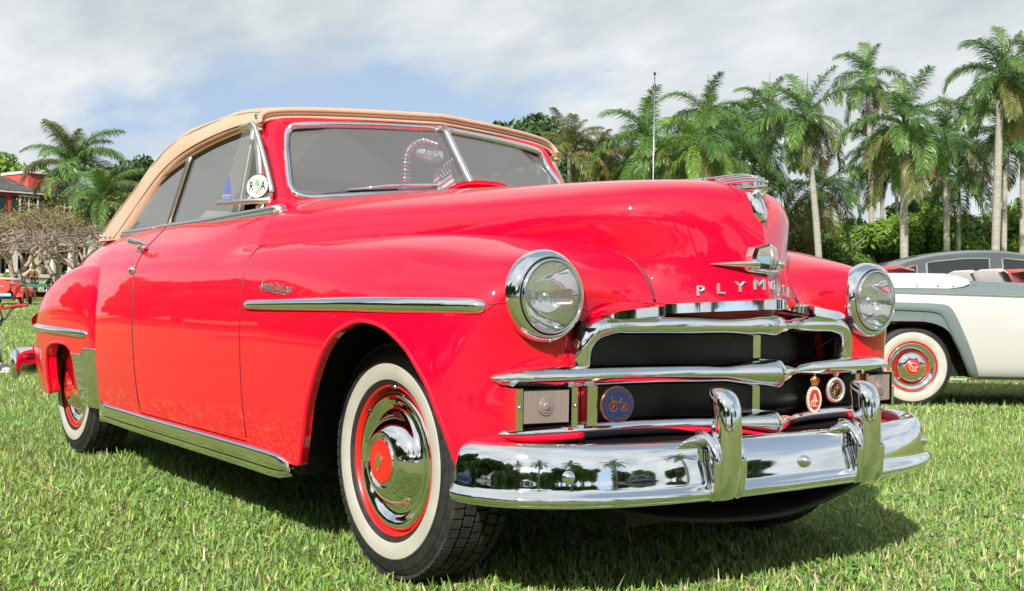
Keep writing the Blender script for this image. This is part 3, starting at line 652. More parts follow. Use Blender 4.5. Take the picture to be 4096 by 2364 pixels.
# opened vent pane, swung out about a slanted pin
for s_ in (-1,):
    A = np.array([-1.155, .742, 1.385]); B = np.array([-1.285, .772, 1.122]); C_ = np.array([-.955, .728, 1.118]); D = np.array([-1.085, .728, 1.385])
    pane = cat([A, B], 2).tolist()+[C_, D]
    f_ = lambda q: np.asarray(q)*[1, s_, 1]
    pn = mk('vent_pane', [f_(q) for q in (A, B, C_, D)], [(0, 1, 2, 3)], 'window_glass', car, False)
    q = np.array([f_(p) for p in cat([A+(-.012, .004, .004), A+(.03, .0, .006), D, C_+(.008, 0, .05), C_+(.0, 0, .012)], 4)])
    mk('vent_pane_frame', *tube(q, .0085, 8), 'aged_chrome', pn)
    q = np.array([f_(p) for p in (C_+(.01, 0, 0), (B+C_)/2, B+(-.012, .002, 0))]); mk('vent_pane_sill', *tube(q, .010, 8), 'aged_chrome', pn)
    q = np.array([f_(p) for p in ((B+C_)/2+(.0, -.004, .004), (B+C_)/2+(.006, -.03, .03), (B+C_)/2+(.03, -.035, .055))]); mk('vent_latch', *tube(q, [.007, .010, .005], 8), 'chrome', pn)
    if s_ < 0:
        n_ = np.cross(B-A, C_-A); n_ /= np.linalg.norm(n_); n_ = n_ if n_[1] > 0 else -n_
        ex = (C_-B)/np.linalg.norm(C_-B); ey = np.cross(ex, n_); ey = ey if ey[2] > 0 else -ey
        def deco(name, V, F, cx, cy, off, m, sc_=1.0, par=None):
            o0 = B+ex*cx+ey*cy+n_*off; mk(name, xf(np.asarray(V, float)*[sc_, sc_, 1], o0, ex, ey, n_)*[1, -1, 1], [tuple(f) for f in F], m, par or pn, False)
        # ship sticker with its name line
        shp = [(-.020, -.010), (.020, -.010), (.024, .004), (.016, .004), (.018, .026), (.008, .030), (.010, .048), (-.004, .050), (-.006, .036), (-.018, .034), (-.016, .014), (-.024, .012)]
        deco('ship_sticker', [(x, y, 0) for x, y in shp], [tuple(range(len(shp)))], .050, .046, .002, 'ink_blue')
        bx_ = [(-.028, -.012, 0), (.028, -.012, 0), (.028, .010, 0), (-.028, .010, 0)]; deco('sticker_band', bx_, [(0, 1, 2, 3)], .050, .022, .002, 'ink_blue')
        V, F = text_mesh('PLYMOUTH', .0115); deco('sticker_text', V, F, .050, .0245, .004, 'ink_white')
        V, F = text_mesh('OWNERS CLUB, INC.', .006); deco('sticker_text', V, F, .050, .0145, .004, 'ink_white')
        a_ = np.linspace(0, 2*math.pi, 33)[:-1]; el = [(.070*math.cos(t), .041*math.sin(t), 0) for t in a_]
        deco('oval_sticker_rim', [(x*1.05, y*1.06, 0) for x, y, z in el], [tuple(range(32))], .253, .052, .0015, 'ink_black')
        deco('oval_sticker', el, [tuple(range(32))], .253, .052, .003, 'ink_white')
        V, F = text_mesh('R', .046); deco('sticker_letter', V, F, .216, .052, .005, 'ink_black'); V, F = text_mesh('A', .046); deco('sticker_letter', V, F, .292, .052, .005, 'ink_black')
        deco('sticker_shield', [(.018*math.cos(t), .027*math.sin(t), 0) for t in a_], [tuple(range(32))], .253, .052, .0045, 'ink_gold')
        hf = np.linspace(0, math.pi, 17); deco('sticker_shield', [(.013*math.cos(t), .020*math.sin(t), 0) for t in hf], [tuple(range(17))], .253, .052, .006, 'ink_skyblue'); deco('sticker_shield', [(.013*math.cos(t+math.pi), .020*math.sin(t+math.pi), 0) for t in hf], [tuple(range(17))], .253, .052, .006, 'ink_white')

# ---- windscreen surround, glass, divider
inn = np.array([(-.992, 0, 1.437), (-1.058, .29, 1.430), (-1.110, .535, 1.413), (-1.125, .583, 1.392), (-1.102, .603, 1.34), (-1.05, .623, 1.275), (-1.0, .640, 1.21), (-.955, .648, 1.160), (-.925, .630, 1.137), (-.905, .57, 1.134), (-.85, .30, 1.160), (-.79, 0, 1.186)])
outr = np.array([(-1.005, 0, 1.478), (-1.075, .30, 1.470), (-1.150, .585, 1.452), (-1.170, .648, 1.432), (-1.150, .672, 1.372), (-1.105, .690, 1.29), (-1.055, .706, 1.21), (-.995, .722, 1.135), (-.93, .735, 1.085), (-.80, .62, 1.098), (-.735, .30, 1.148), (-.715, 0, 1.166)])
I_ = cat(inn, 6); O_ = cat(outr, 6)
bul = np.array([np.interp(np.linspace(0, 1, len(I_)), [0, .2, .35, .55, .75, 1], [.012, .014, .020, .022, .008, .002])]).T
rows = []
for t in np.linspace(0, 1, 10):
    B_ = I_*(1-t)+O_*t; B_ = B_+np.array([.75, .25, .25])*bul*math.sin(math.pi*t)**.8
    rows.append(B_)
G = np.array(rows).transpose(1, 0, 2); V = G.reshape(-1, 3); both('windscreen_surround', V, gridf(G.shape[0], G.shape[1]), 'red_paint', car)
gl = MB(); ctr = inn.mean(0)
V = np.vstack([I_, [[-.89, .28, 1.30]]]); V = np.vstack([I_*(1-.0)])
for s_ in (-1, 1):
    V = I_*[1, s_, 1]; mk('windscreen_pane', V, [tuple(range(len(V)))], 'window_glass', car, False)
# bright frame
both('windscreen_frame', *sweep(I_+(.010, 0, 0), [(-.012, -.008), (-.012, .006), (-.004, .012), (.006, .010), (.012, .002), (.012, -.008)], up=(.8, 0, .6)), 'chrome', car)
both('windscreen_seal', *sweep((I_-ctr)*.975+ctr+(.002, 0, 0), [(-.008, -.006), (-.008, .006), (.008, .006), (.008, -.006)], up=(.8, 0, .6)), 'black_seal', car)
cb = np.array([(-.984, 0, 1.437), (-.885, 0, 1.318), (-.782, 0, 1.195)])+(.014, 0, .004)
mk('windscreen_divider', *sweep(cat(cb, 4), [(.013*math.cos(t), .013*math.sin(t)) for t in np.linspace(-.6, math.pi+.6, 18)], up=(.77, 0, .64)), 'divider_chrome', car)
# wipers
for s_ in (-1, 1):
    f_ = lambda q: np.asarray(q)*[1, s_, 1]
    w = mk('wiper_arm', *tube([f_(p) for p in ((-.795, .135, 1.172), (-.800, .137, 1.198), (-.842, .30, 1.190), (-.885, .46, 1.166))], [.010, .009, .006, .004], 8), 'chrome', car)
    mk('wiper_blade', *sweep([f_(p) for p in ((-.855, .27, 1.173), (-.880, .40, 1.162), (-.905, .55, 1.142))], [(-.003, -.01), (-.003, .008), (.003, .008), (.003, -.01)]), 'black_seal', w)
    mk('wiper_pivot', *lathe([(0, .03), (.010, .028), (.014, .012), (.018, 0)], 14, f_((-.79, .135, 1.162)), (.2, 0, 1)), 'chrome', w)
# raised cowl ventilator flap
us_, vs_ = np.linspace(0, 1, 12), np.linspace(-1, 1, 25)
Vv = [(-.85+.17*u-.03*v*v*u, .185*v, 1.164-.012*v*v+u*.052*(1-abs(v)**3.5)) for u in us_ for v in vs_]
mk('cowl_vent', Vv+[(x, y, z-.014) for x, y, z in Vv], gridf(12, 25)+[tuple(i+300 for i in f[::-1]) for f in gridf(12, 25)]+[(275+j, 275+j+1, 575+j+1, 575+j) for j in range(24)], 'red_paint', car)

# parting line from the spear to the lamp
pl_ = np.array([on_skin(x, np.interp(x, [.47, .50], [.780, .783]), .0006)[0] for x in np.linspace(.472, .503, 6)]); both('fender_joint', *tube(pl_, .0016, 5), 'black_seal', car)
# ---- soft top
r0 = [(-1.005, 0, 1.482), (-1.12, 0, 1.512), (-1.45, 0, 1.545), (-1.85, 0, 1.552), (-2.20, 0, 1.535), (-2.48, 0, 1.47), (-2.78, 0, 1.33), (-3.05, 0, 1.18), (-3.20, 0, 1.075)]
r1 = [(-1.065, .28, 1.478), (-1.17, .28, 1.508), (-1.45, .29, 1.538), (-1.85, .29, 1.545), (-2.20, .29, 1.527), (-2.47, .29, 1.46), (-2.76, .30, 1.32), (-3.02, .32, 1.17), (-3.17, .33, 1.065)]
r2 = [(-1.125, 0.5, 1.47), (-1.21, 0.51, 1.5), (-1.46, 0.52, 1.52), (-1.86, 0.52, 1.52), (-2.19, 0.515, 1.5), (-2.44, 0.51, 1.425), (-2.72, 0.52, 1.29), (-3.02, 0.57, 1.15), (-3.17, 0.58, 1.05)]
r3 = [(-1.155, 0.605, 1.462), (-1.23, 0.62, 1.488), (-1.47, 0.632, 1.498), (-1.85, 0.635, 1.49), (-2.15, 0.628, 1.462), (-2.38, 0.622, 1.395), (-2.64, 0.635, 1.275), (-2.92, 0.675, 1.135), (-3.06, 0.682, 1.03)]
r4 = [(-1.17, 0.66, 1.4502), (-1.24, 0.678, 1.4638), (-1.45, 0.692, 1.462), (-1.8, 0.696, 1.439), (-2.09, 0.692, 1.399), (-2.3, 0.69, 1.324), (-2.52, 0.7, 1.2102), (-2.75, 0.722, 1.0926), (-2.87, 0.728, 1.024)]
r5 = [(-1.16, 0.682, 1.4246), (-1.24, 0.7, 1.4274), (-1.44, 0.712, 1.416), (-1.75, 0.716, 1.387), (-2.02, 0.714, 1.337), (-2.21, 0.716, 1.267), (-2.39, 0.726, 1.1706), (-2.56, 0.744, 1.0678), (-2.66, 0.748, 1.022)]
r6 = [(-1.145, 0.686, 1.4066), (-1.23, 0.7, 1.4094), (-1.42, 0.71, 1.398), (-1.72, 0.714, 1.368), (-1.98, 0.712, 1.317), (-2.16, 0.714, 1.25), (-2.33, 0.724, 1.1556), (-2.48, 0.742, 1.0608), (-2.55, 0.748, 1.022)]
r7 = [(-1.14, 0.665, 1.3996), (-1.22, 0.678, 1.4024), (-1.41, 0.688, 1.39), (-1.71, 0.692, 1.362), (-1.96, 0.69, 1.312), (-2.14, 0.692, 1.244), (-2.3, 0.702, 1.1506), (-2.45, 0.722, 1.0588), (-2.52, 0.73, 1.022)]
roof = np.array([r0, r1, r2, r3, r4, r5, r6, r7]); roof_p = Patch(roof)
us, vs = np.linspace(0, 1, 60), np.linspace(0, 1, 80); P = roof_p.grid(us, vs)
# fabric settles between the bows
UU, VV = np.meshgrid(us, vs, indexing='ij'); N = roof_p.nrm(UU, VV)
if ((P-np.array([-2, 0, 1.1]))*N).sum() < 0: N = -N
sag = sum(np.exp(-((P[..., 0]-xb)/.07)**2) for xb in (-1.45, -1.95, -2.36))*.011
wr = np.sin(P[..., 0]*23+P[..., 1]*9)*np.sin(P[..., 1]*17+P[..., 2]*11)*.0022
P = P+N*(sag+wr)[..., None]*np.clip(1-UU, .1, 1)[..., None]
nu, nv = P.shape[:2]; V = P.reshape(-1, 3); V2 = V*[1, -1, 1]; F1 = gridf(nu, nv)
a, b, c = V[F1[2000][0]], V[F1[2000][1]], V[F1[2000][2]]
if np.cross(b-a, c-a)@N.reshape(-1, 3)[F1[2000][0]] < 0: F1 = [f[::-1] for f in F1]
top = mk('soft_top', np.vstack([V, V2]), F1+[tuple(i+len(V) for i in f[::-1]) for f in F1], 'tan_canvas', car)
lin = P-N*.012; V = lin.reshape(-1, 3); mk('roof_lining', np.vstack([V, V*[1, -1, 1]]), [f[::-1] for f in F1]+[tuple(i+len(V) for i in f) for f in F1], 'headliner', top)
hem = roof_p.pts(np.linspace(0, .93, 50), np.zeros(50)); 
for z_, m_, rr in ((.004, 'tan_canvas', .011), (-.012, 'canvas_trim', .009), (-.024, 'tan_canvas', .008)):
    pth = hem+(.012, .002, z_); full = np.vstack([pth[::-1]*[1, -1, 1], pth[1:]]); mk('header_welt', *tube(full, rr, 8), m_, top)
ed = roof_p.pts(np.full(70, .86), np.linspace(0.02, .99, 70)); both('edge_seam', *tube(ed+(0, .002, 0), .0030, 6), 'tan_canvas', None)
for o in [o for o in COL.objects if o.name.startswith('edge_seam')]: o.parent = top
sm = roof_p.pts(np.full(70, .56), np.linspace(0.03, .97, 70)); both('roof_seam', *tube(sm+(0, .001, .003), .004, 6), 'tan_canvas', None)
for o in [o for o in COL.objects if o.name.startswith('roof_seam')]: o.parent = top
for u_, v_ in ((.80, .985), (.70, .985), (.60, .985), (.45, .985)):
    p = roof_p.pts([u_], [v_])[0]; both('snap', *lathe([(0, .012), (.006, .010), (.008, 0)], 10, p, (0, 1, .3)), 'chrome', None)
for o in [o for o in COL.objects if o.name.startswith('snap')]: o.parent = top
p = roof_p.pts([.72], [.012])[0]; mk('top_latch', *lathe([(0, .018), (.008, .015), (.011, 0)], 12, p*[1, -1, 1], (.5, -.6, .6)), 'chrome', car)
# rear deck
us, vs = np.linspace(0, .42, 40), np.linspace(0, 1, 12)
bl = side_p.pts(us, np.zeros(40)); dk = np.stack([bl*[1, t, 1]+np.array([0, 0, .10*(1-t*t)])*np.clip((bl[:, :1]*-1-2.3), 0, 1) for t in vs], 1)
dk = dk[dk[:, 0, 0] < -2.55]
V = dk.reshape(-1, 3); n_ = dk.shape[0]; Fk = gridf(n_, 12)
mk('rear_deck', np.vstack([V, V*[1, -1, 1]]), Fk+[tuple(i+len(V) for i in f[::-1]) for f in Fk], 'red_paint', car)
# ---- rear bumper
rb_path = cat([(-3.98, 0, .40), (-3.95, .45, .40), (-3.88, .75, .40), (-3.78, .88, .40), (-3.66, .925, .40), (-3.58, .93, .40)], 6); rb_path = np.vstack([rb_path[::-1]*[1, -1, 1], rb_path[1:]])
mk('rear_bumper', *sweep(rb_path, [(-.012, .07), (.012, .075), (.026, .04), (.028, 0), (.026, -.04), (.012, -.075), (-.012, -.07)]), 'chrome', car)
MBt = MB(); MBt.box((-3.98, -.5, .36), (-3.6, -.44, .42)); MBt.box((-3.98, .44, .36), (-3.6, .5, .42)); MBt.build('bumper_bracket', 'black_metal', car)
both('tail_lamp', *lathe([(.0, .03), (.03, .022), (.042, 0)], 18, (-3.64, .80, .62), (-1, .2, 0)), 'tail_red', car)
mk('tail_pipe', *tube([(-2.6, -.55, .26), (-3.05, -.60, .25), (-3.22, -.62, .27), (-3.30, -.62, .30)], .022, 10), 'black_metal', car)
# ---- cabin
cb = MB(); cb.box((-2.55, -.66, .80), (-.95, .66, .90)); cb.build('cabin_floor', 'carpet', car)
def seat(name, x, w0, w1, ztop, zb):
    pr = [(-.10, zb), (.10, zb), (.13, zb+.15), (.06, ztop-.10), (.0, ztop-.02), (-.05, ztop), (-.10, ztop-.03), (-.14, ztop-.14)]
    path = [(x, w0, 0), (x, w0+.03, 0), (x, (w0+w1)/2, 0), (x, w1-.03, 0), (x, w1, 0)]
    P = np.array([[(x+a*s_, y, (b-.9)*s_+.9) for a, b in pr] for (xx, y, _), s_ in zip(path, (.86, 1, 1, 1, .86))]); V = P.reshape(-1, 3)
    return mk(name, V, gridf(5, 8, cv=True)+[tuple(range(8))[::-1], tuple(32+i for i in range(8))], 'seat_cloth', car)
seat('front_seat', -1.78, -.64, -.01, 1.13, .88); seat('front_seat', -1.78, .01, .64, 1.13, .88); seat('rear_seat', -2.45, -.60, .60, 1.14, .9)
pr = [(-.95, 1.12), (-1.02, 1.165), (-1.10, 1.155), (-1.16, 1.10), (-1.17, .95), (-.95, .95)]
V = [(x, y, z) for y in (-.66, .66) for x, z in pr]; mk('dashboard', V, gridf(2, 6, cv=True)+[(0, 1, 2, 3, 4, 5)], 'dark_grey_paint', car)
sw = np.array([(-1.36+.06*math.sin(a), .36+.21*math.cos(a), 1.10+.20*math.sin(a)) for a in np.linspace(0, 2*math.pi, 33)]); st = mk('steering_wheel', *tube(sw, .011, 8), 'badge_ivory', car)
mk('spoke', *tube([(-1.36, .15, 1.10), (-1.34, .36, 1.09), (-1.36, .57, 1.10)], .010, 8), 'chrome', st); mk('steering_column', *tube([(-1.34, .36, 1.09), (-1.0, .36, .95)], .022, 10), 'badge_ivory', st)
mk('rear_view_mirror', *(lambda q: (np.stack([q[0][:, 0], -.02+(q[0][:, 1]+.02)*1.9, q[0][:, 2]], 1), q[1]))(lathe([(0, .008), (.034, .007), (.038, 0), (.03, -.008), (0, -.010)], 24, (-1.04, -.02, 1.345), (-1, -.1, -.1))), 'chrome', car)
for xb in (-1.45, -1.95):
    p = cat([(xb, -.66, 1.40), (xb, -.5, 1.49), (xb, 0, 1.52), (xb, .5, 1.49), (xb, .66, 1.40)], 5); mk('roof_bow', *tube(p, .012, 6), 'dark_steel', car)

# ---- headlamps
for s_ in (-1, 1):
    c0 = (0, s_*.648, .802); hl = 'headlamp_ring'
    pr = dense([(.112, .485), (.1165, .492), (.1185, .503), (.1170, .518), (.1115, .530), (.104, .5365), (.099, .537), (.0965, .530), (.096, .52)], 4)
    ring = mk(hl, *lathe(pr, 56, c0, (1, 0, 0)), 'chrome', car)
    mk('lamp_gasket', *lathe([(.097, .522), (.0965, .531), (.0935, .532)], 48, c0), 'black_seal', ring)
    mk('retainer_ring', *lathe(dense([(.0945, .525), (.0945, .540), (.0915, .546), (.0885, .545), (.0875, .538)], 3), 56, c0), 'chrome', ring)
    lens = mk('lens', *lathe([(.0005, .568), (.02, .567), (.04, .564), (.06, .558), (.075, .550), (.0885, .540)], 48, c0), 'lamp_glass', ring)
    mk('reflector', *lathe([(.0885, .535), (.08, .515), (.065, .490), (.045, .470), (.025, .460), (.0005, .458)], 40, c0), 'chrome', ring)
    b_ = MB(); b_.add(*lathe([(0.0005, .522), (.012, .520), (.014, .505), (.010, .46)], 16, c0)); b_.build('bulb_shield', 'steel', ring, True)
    mk('screw', *lathe([(0.0005, .006), (.005, .005), (.006, 0)], 10, (.530, s_*.648+.002, .802-.1105), (.8, 0, -.6)), 'steel', ring)

# ---- plan curve shared by nose trim and grille bars
def plan(y, c=.715, k=1.0):
    y = abs(y); return c-np.interp(y, [0, .06, .12, .18, .24, .30, .40, .52, .62, .70, .76, .80], np.array([0, .030, .062, .093, .118, .137, .154, .166, .178, .195, .217, .245]))*k
def smooth_plan(ys, c, k=1.0, w=.025):
    out = []
    for y in ys: out.append(np.mean([plan(y+d, c, k) for d in np.linspace(-w, w, 7)]) if abs(y) > .03 else plan(y, c, k))
    return np.array(out)
ysF = np.unique(np.concatenate([-np.linspace(0, .775, 44)**1.0, np.linspace(0, .775, 44)]))
# middle wing bar: tapered tips, swollen at the prow
def wing(name, c, z0, half, h, dep, tipdrop=0.0, k=1.0):
    ys = np.linspace(-half, half, 89); xs = smooth_plan(ys, c, k); e = np.abs(ys)/half
    sc_h = np.interp(e, [0, .10, .17, .24, .80, .92, .97, 1], [1.25, 1.1, .84, .94, 1.0, .86, .60, .12]); sc_d = np.interp(e, [0, .9, .97, 1], [1, 1, .8, .45])
    pr = np.array([(-dep, .25*h), (-dep*.5, .46*h), (-.010, .48*h), (.012, .36*h), (.024, .10*h), (.022, -.12*h), (.008, -.40*h), (-.012, -.5*h), (-dep*.5, -.48*h), (-dep, -.3*h)])
    pr = np.vstack([cat(pr, 3)])
    V = []
    for y, x, a, b, e_ in zip(ys, xs, sc_h, sc_d, e):
        for p, q in pr: V.append((x+p*b, y, z0+q*a-tipdrop*e_**2))
    F = gridf(89, len(pr), cv=True)+[tuple(range(len(pr))), tuple(88*len(pr)+j for j in reversed(range(len(pr))))]
    o = mk(name, V, F, 'chrome', car)
    return o
mid = wing('grille_wing_bar', .708, .600, .785, .058, .085, .004)
lowb = wing('grille_lower_bar', .698, .464, .765, .052, .075, .006)
for o_, c_, z_, h_ in ((mid, .733, .600, .066), (lowb, .723, .464, .058)):
    mk('centre_rib', *tube(cat([(c_-.10, 0, z_+.5*h_), (c_-.03, 0, z_+.53*h_), (c_-.008, 0, z_+.36*h_), (c_-.0, 0, z_), (c_-.012, 0, z_-.4*h_), (c_-.03, 0, z_-.52*h_)], 4), .004, 8), 'chrome', o_)
# upper hoop bar
hp_ = [(.512, -.524, .590), (.515, -.528, .640), (.520, -.522, .680), (.528, -.498, .710), (.535, -.462, .723)]
ysu = np.linspace(-.43, .43, 41); up_path = cat(hp_, 5)
upb = np.array([(smooth_plan([y], .690)[0], y, .727+.003*(abs(y) < .05)) for y in ysu]); path = np.vstack([up_path, upb, up_path[::-1]*[1, -1, 1]])
pr = cat([(-.030, -.022), (-.012, -.027), (.010, -.022), (.022, -.004), (.018, .014), (.004, .024), (-.018, .024), (-.032, .010)], 3)
n_ = len(path); T = np.gradient(path, axis=0); T /= np.linalg.norm(T, axis=1)[:, None]
V = []
for p, t in zip(path, T):
    fwd = np.array([1., 0, 0]); fwd = fwd-t*(fwd@t); fwd /= np.linalg.norm(fwd); upv = np.cross(fwd, t); e_ = abs(p[1])
    upv = upv if True else -upv
    s_ = np.interp(e_, [0, .06, .12, .2], [1.12, 1.05, .86, 1.0])
    for a, b in pr: V.append(p+fwd*a+upv*b*s_*-1)
mk('grille_hoop_bar', V, gridf(n_, len(pr), cv=True, flip=True)+[tuple(range(len(pr)))], 'chrome', car)
# nose strip on the hood, two short strips on the fenders
for y0, y1, c_, z_, h_, nm in ((-.292, .292, .708, .789, .031, 'hood_nose_strip'), (-.472, -.303, .718, .768, .031, 'fender_nose_strip'), (.303, .472, .718, .768, .031, 'fender_nose_strip')):
    ys = np.linspace(y0, y1, 31); V = []
    for y in ys:
        x = smooth_plan([y], c_, 1.12 if nm[0] == 'h' else 1.06)[0]; e_ = np.interp(abs(y), [.30, .44, .462, .472], [1, .86, .5, .12]) if nm[0] == 'f' else 1.0
        zz_ = z_-(np.interp(abs(y), [.3, .472], [0, .016]) if nm[0] == 'f' else .017*abs(y)/.29)
        for a, b in ((-.03, .5), (.002, .5), (.012, .42), (.013, -.42), (.004, -.5), (-.03, -.5)): V.append((x+a, y, zz_+b*h_*e_))
    mk(nm, *facets(np.array(V).reshape(31, 6, 3)), 'chrome', car)
# red nose panel between hood edge and hoop
ys = np.linspace(-.52, .52, 41); V = []
for y in ys:
    x = smooth_plan([y], .680, 1.12)[0]
    for z, d in ((.80, -.012), (.768, 0), (.735, -.012), (.715, -.06)): V.append((x+d, y, z-np.interp(abs(y), [.3, .52], [0, .012])))
mk('nose_panel', V, gridf(41, 4), 'red_paint', car)
# grille cavity: back, shelf and stiffeners
gc = MB(); gc.box((.40, -.53, .40), (.42, .53, .76)); gc.box((.40, -.53, .425), (.60, .53, .435)); gc.box((.40, -.545, .42), (.53, -.53, .74)); gc.box((.40, .53, .42), (.53, .545, .74)); gc.box((.40, -.53, .715), (.545, .53, .722))
gc.build('grille_cavity', 'grille_black', car)
sh = MB(); ysh = np.linspace(-.52, .52, 31); V = []
for y in ysh:
    x = smooth_plan([y], .66)[0]
    for p in ((.43, .560), (x-.05, .575), (x-.02, .583)): V.append((p[0], y, p[1]+.025))
sh.add(V, gridf(31, 3)); V = [(p[0], p[1], p[2]-.139) for p in V]; sh.add(V, gridf(31, 3)); sh.build('grille_shelf', 'grille_black', car, True)
for z0, z1 in ((.640, .722), (.485, .580)):
    p_ = MB(); p_.box((.560, -.024, z0), (.640, -.004, z1)); p_.box((.600, -.004, z0), (.632, .014, z1)); p_.build('grille_post', 'post_chrome', car)
# parking lamps and posts between the bars
for s_ in (-1, 1):
    f_ = lambda *q: (q[0], s_*q[1], q[2])
    def wedge(name, pts, m, par=car, sm=False):
        V = [f_(*p) for p in pts]; F = [(0, 1, 2, 3), (7, 6, 5, 4), (0, 4, 5, 1), (1, 5, 6, 2), (2, 6, 7, 3), (3, 7, 4, 0)]
        return mk(name, V, F if s_ > 0 else [q[::-1] for q in F], m, par, sm)
    def block(name, y0, y1, x0, x1, z0, z1, m, par=car, dx=0.0): return wedge(name, [(x0+dx, y0, z0), (x1+dx, y0, z0), (x1, y1, z0), (x0, y1, z0), (x0+dx, y0, z1), (x1+dx, y0, z1), (x1, y1, z1), (x0, y1, z1)], m, par)
    ph = block('parking_lamp', .595, .735, .44, .528, .484, .570, 'dark_steel', dx=.018)
    ysl = np.linspace(.600, .730, 157); Vl = [f_(.5335+.018*(.735-y)/.14+.0008*math.cos((y-.6)*2*math.pi/.0050)*np.interp(abs(y-.665), [.02, .03], [.2, 1]), y, z) for y in ysl for z in (.487, .567)]
    mk('lens', Vl, gridf(157, 2, flip=s_ < 0), 'lamp_pink', ph)
    b_ = MB(); b_.add(*lathe(dense([(.0004, .005), (.010, .004), (.012, .001), (.016, .003), (.018, 0), (.022, .002), (.024, -.003)], 2), 24, f_(.5445, .665, .528), (1, 0, 0))); b_.build('bullseye', 'lamp_pink', ph, True)
    block('lamp_trim', .735, .752, .45, .536, .470, .574, 'post_chrome', ph, dx=.004); block('lamp_trim', .578, .594, .45, .556, .472, .574, 'post_chrome', ph, dx=.004)
    mk('screw', *lathe([(0, .006), (.004, .005), (.005, 0)], 10, f_(.537, .744, .528), (1, 0, 0)), 'steel', ph); mk('screw', *lathe([(0, .006), (.004, .005), (.005, 0)], 10, f_(.559, .586, .528), (1, 0, 0)), 'steel', ph)
    block('lamp_backing', .548, .578, .44, .528, .478, .572, 'red_paint', dx=.004)
    block('grille_edge_post', .518, .546, .47, .560, .474, .576, 'post_chrome', dx=.006)
# red pan between the lower bar and the bumper
ys = np.linspace(-.84, .84, 61); V = []
for y in ys:
    xf_ = np.interp(abs(y), [0, .3, .6, .75, .84], [.725, .71, .655, .60, .52]); xb_ = min(smooth_plan([y], .66)[0], xf_-.06)
    for t in np.linspace(0, 1, 5): V.append((xb_*(1-t)+xf_*t, y, .424-.020*t-.02*t*t))
    V.append((xf_+.01, y, .36))
mk('gravel_pan', V, gridf(61, 6), 'red_paint', car)
mk('splash_pan', *sweep(cat([(.60, -.62, .30), (.66, -.35, .235), (.70, 0, .215), (.66, .35, .25), (.60, .62, .31)], 6), [(-.2, .06), (.0, .0), (.012, -.004), (.012, .004), (0, .012), (-.2, .08)]), 'black_metal', car)
# ---- front bumper
BX = [(.752, 0, 0), (.750, .15, 0), (.743, .30, 0), (.727, .45, 0), (.697, .58, 0), (.650, .69, 0), (.582, .778, 0), (.515, .822, 0), (.460, .838, 0), (.435, .841, 0)]
bpth = cat(BX, 6)
bpth = np.vstack([bpth[::-1]*[1, -1, 1], bpth[1:]]); bpth[:, 2] = .378
pr = cat([(-.040, .052), (-.020, .066), (-.004, .068), (.012, .060), (.023, .040), (.030, .014), (.034, -.012), (.0362, -.030), (.0385, -.040), (.044, -.047), (.050, -.053), (.0525, -.060), (.051, -.067), (.046, -.071), (.046, -.075), (.034, -.080), (-.030, -.080)], 3)
n_ = len(bpth); s_arr = np.linspace(0, 1, n_); e_ = np.minimum(s_arr, 1-s_arr)*n_
sc = np.ones((n_, 2)); sc[:, 1] = np.interp(e_, [0, 1, 2, 4, 7, 10], [.62, .76, .85, .94, .99, 1]); sc[:, 0] = np.interp(e_, [0, 1, 2, 4], [.30, .62, .82, 1])
bumper = mk('front_bumper', *sweep(bpth, pr, scale=sc), 'chrome', car)
for y in (-.70, 0.02, .70):
    x = np.interp(abs(y), [q[1] for q in BX], [q[0] for q in BX]); mk('bumper_bolt', *lathe(dense([(0.0005, .018), (.008, .016), (.014, .010), (.0165, .002), (.014, -.006)], 3), 18, (x+.034, y, .372), (1, np.sign(y)*.6*(abs(y) > .1), 0)), 'chrome', bumper)
for y in (-.45, .45): b_ = MB(); b_.box((.40, y-.03, .34), (.72, y+.03, .39)); b_.build('bumper_bracket', 'black_metal', car)
# bumper guards
for s_ in (-1, 1):
    y0 = .280*s_
    # stations up the guard: z, centre x, half width, half depth
    stn = [(0.296, 0.759, 0.0246, 0.024), (0.3, 0.766, 0.0336, 0.0336), (0.33, 0.774, 0.0377, 0.04), (0.38, 0.782, 0.0369, 0.04), (0.44, 0.786, 0.0361, 0.0368), (0.49, 0.786, 0.0353, 0.0352), (0.53, 0.782, 0.0344, 0.0352), (0.555, 0.774, 0.0312, 0.0336), (0.57, 0.766, 0.023, 0.0272), (0.577, 0.76, 0.0115, 0.016), (0.579, 0.758, 0.0016, 0.0032)]
    st = cat(np.array(stn), 3); a = np.arange(28)*2*math.pi/28
    V = []
    for z, cx, hw_, hd in st:
        for t in a:
            c_, q = math.cos(t), math.sin(t); c_ = math.copysign(abs(c_)**.7, c_); q = math.copysign(abs(q)**.8, q)
            V.append((cx+hd*c_, y0+hw_*q, z))
    gd = mk('bumper_guard', V, gridf(len(st), 28, cv=True), 'chrome', car)
    # saddle flange hugging the bumper beside the guard
    for q in (-1, 1):
        pth = cat([(0.731, y0+q*.044, .462), (0.759, y0+q*.045, .456), (0.785, y0+q*.046, .430), (0.799, y0+q*.046, .40), (0.799, y0+q*.046, .355), (0.795, y0+q*.044, .315), (0.781, y0+q*.044, .300)], 5)
        rr = np.interp(np.linspace(0, 1, len(pth)), [0, .2, .8, 1], [.009, .012, .011, .007]); mk('guard_saddle', *tube(pth, rr, 10, up=(0, 1, 0)), 'chrome', gd)
    pth = cat([(0.753, y0-.055, .448), (0.759, y0-.09, .448), (0.759, y0-.125, .444)], 4); mk('guard_spur', *tube(pth, np.interp(np.linspace(0, 1, len(pth)), [0, 1], [.020, .004]), 10), 'chrome', gd)
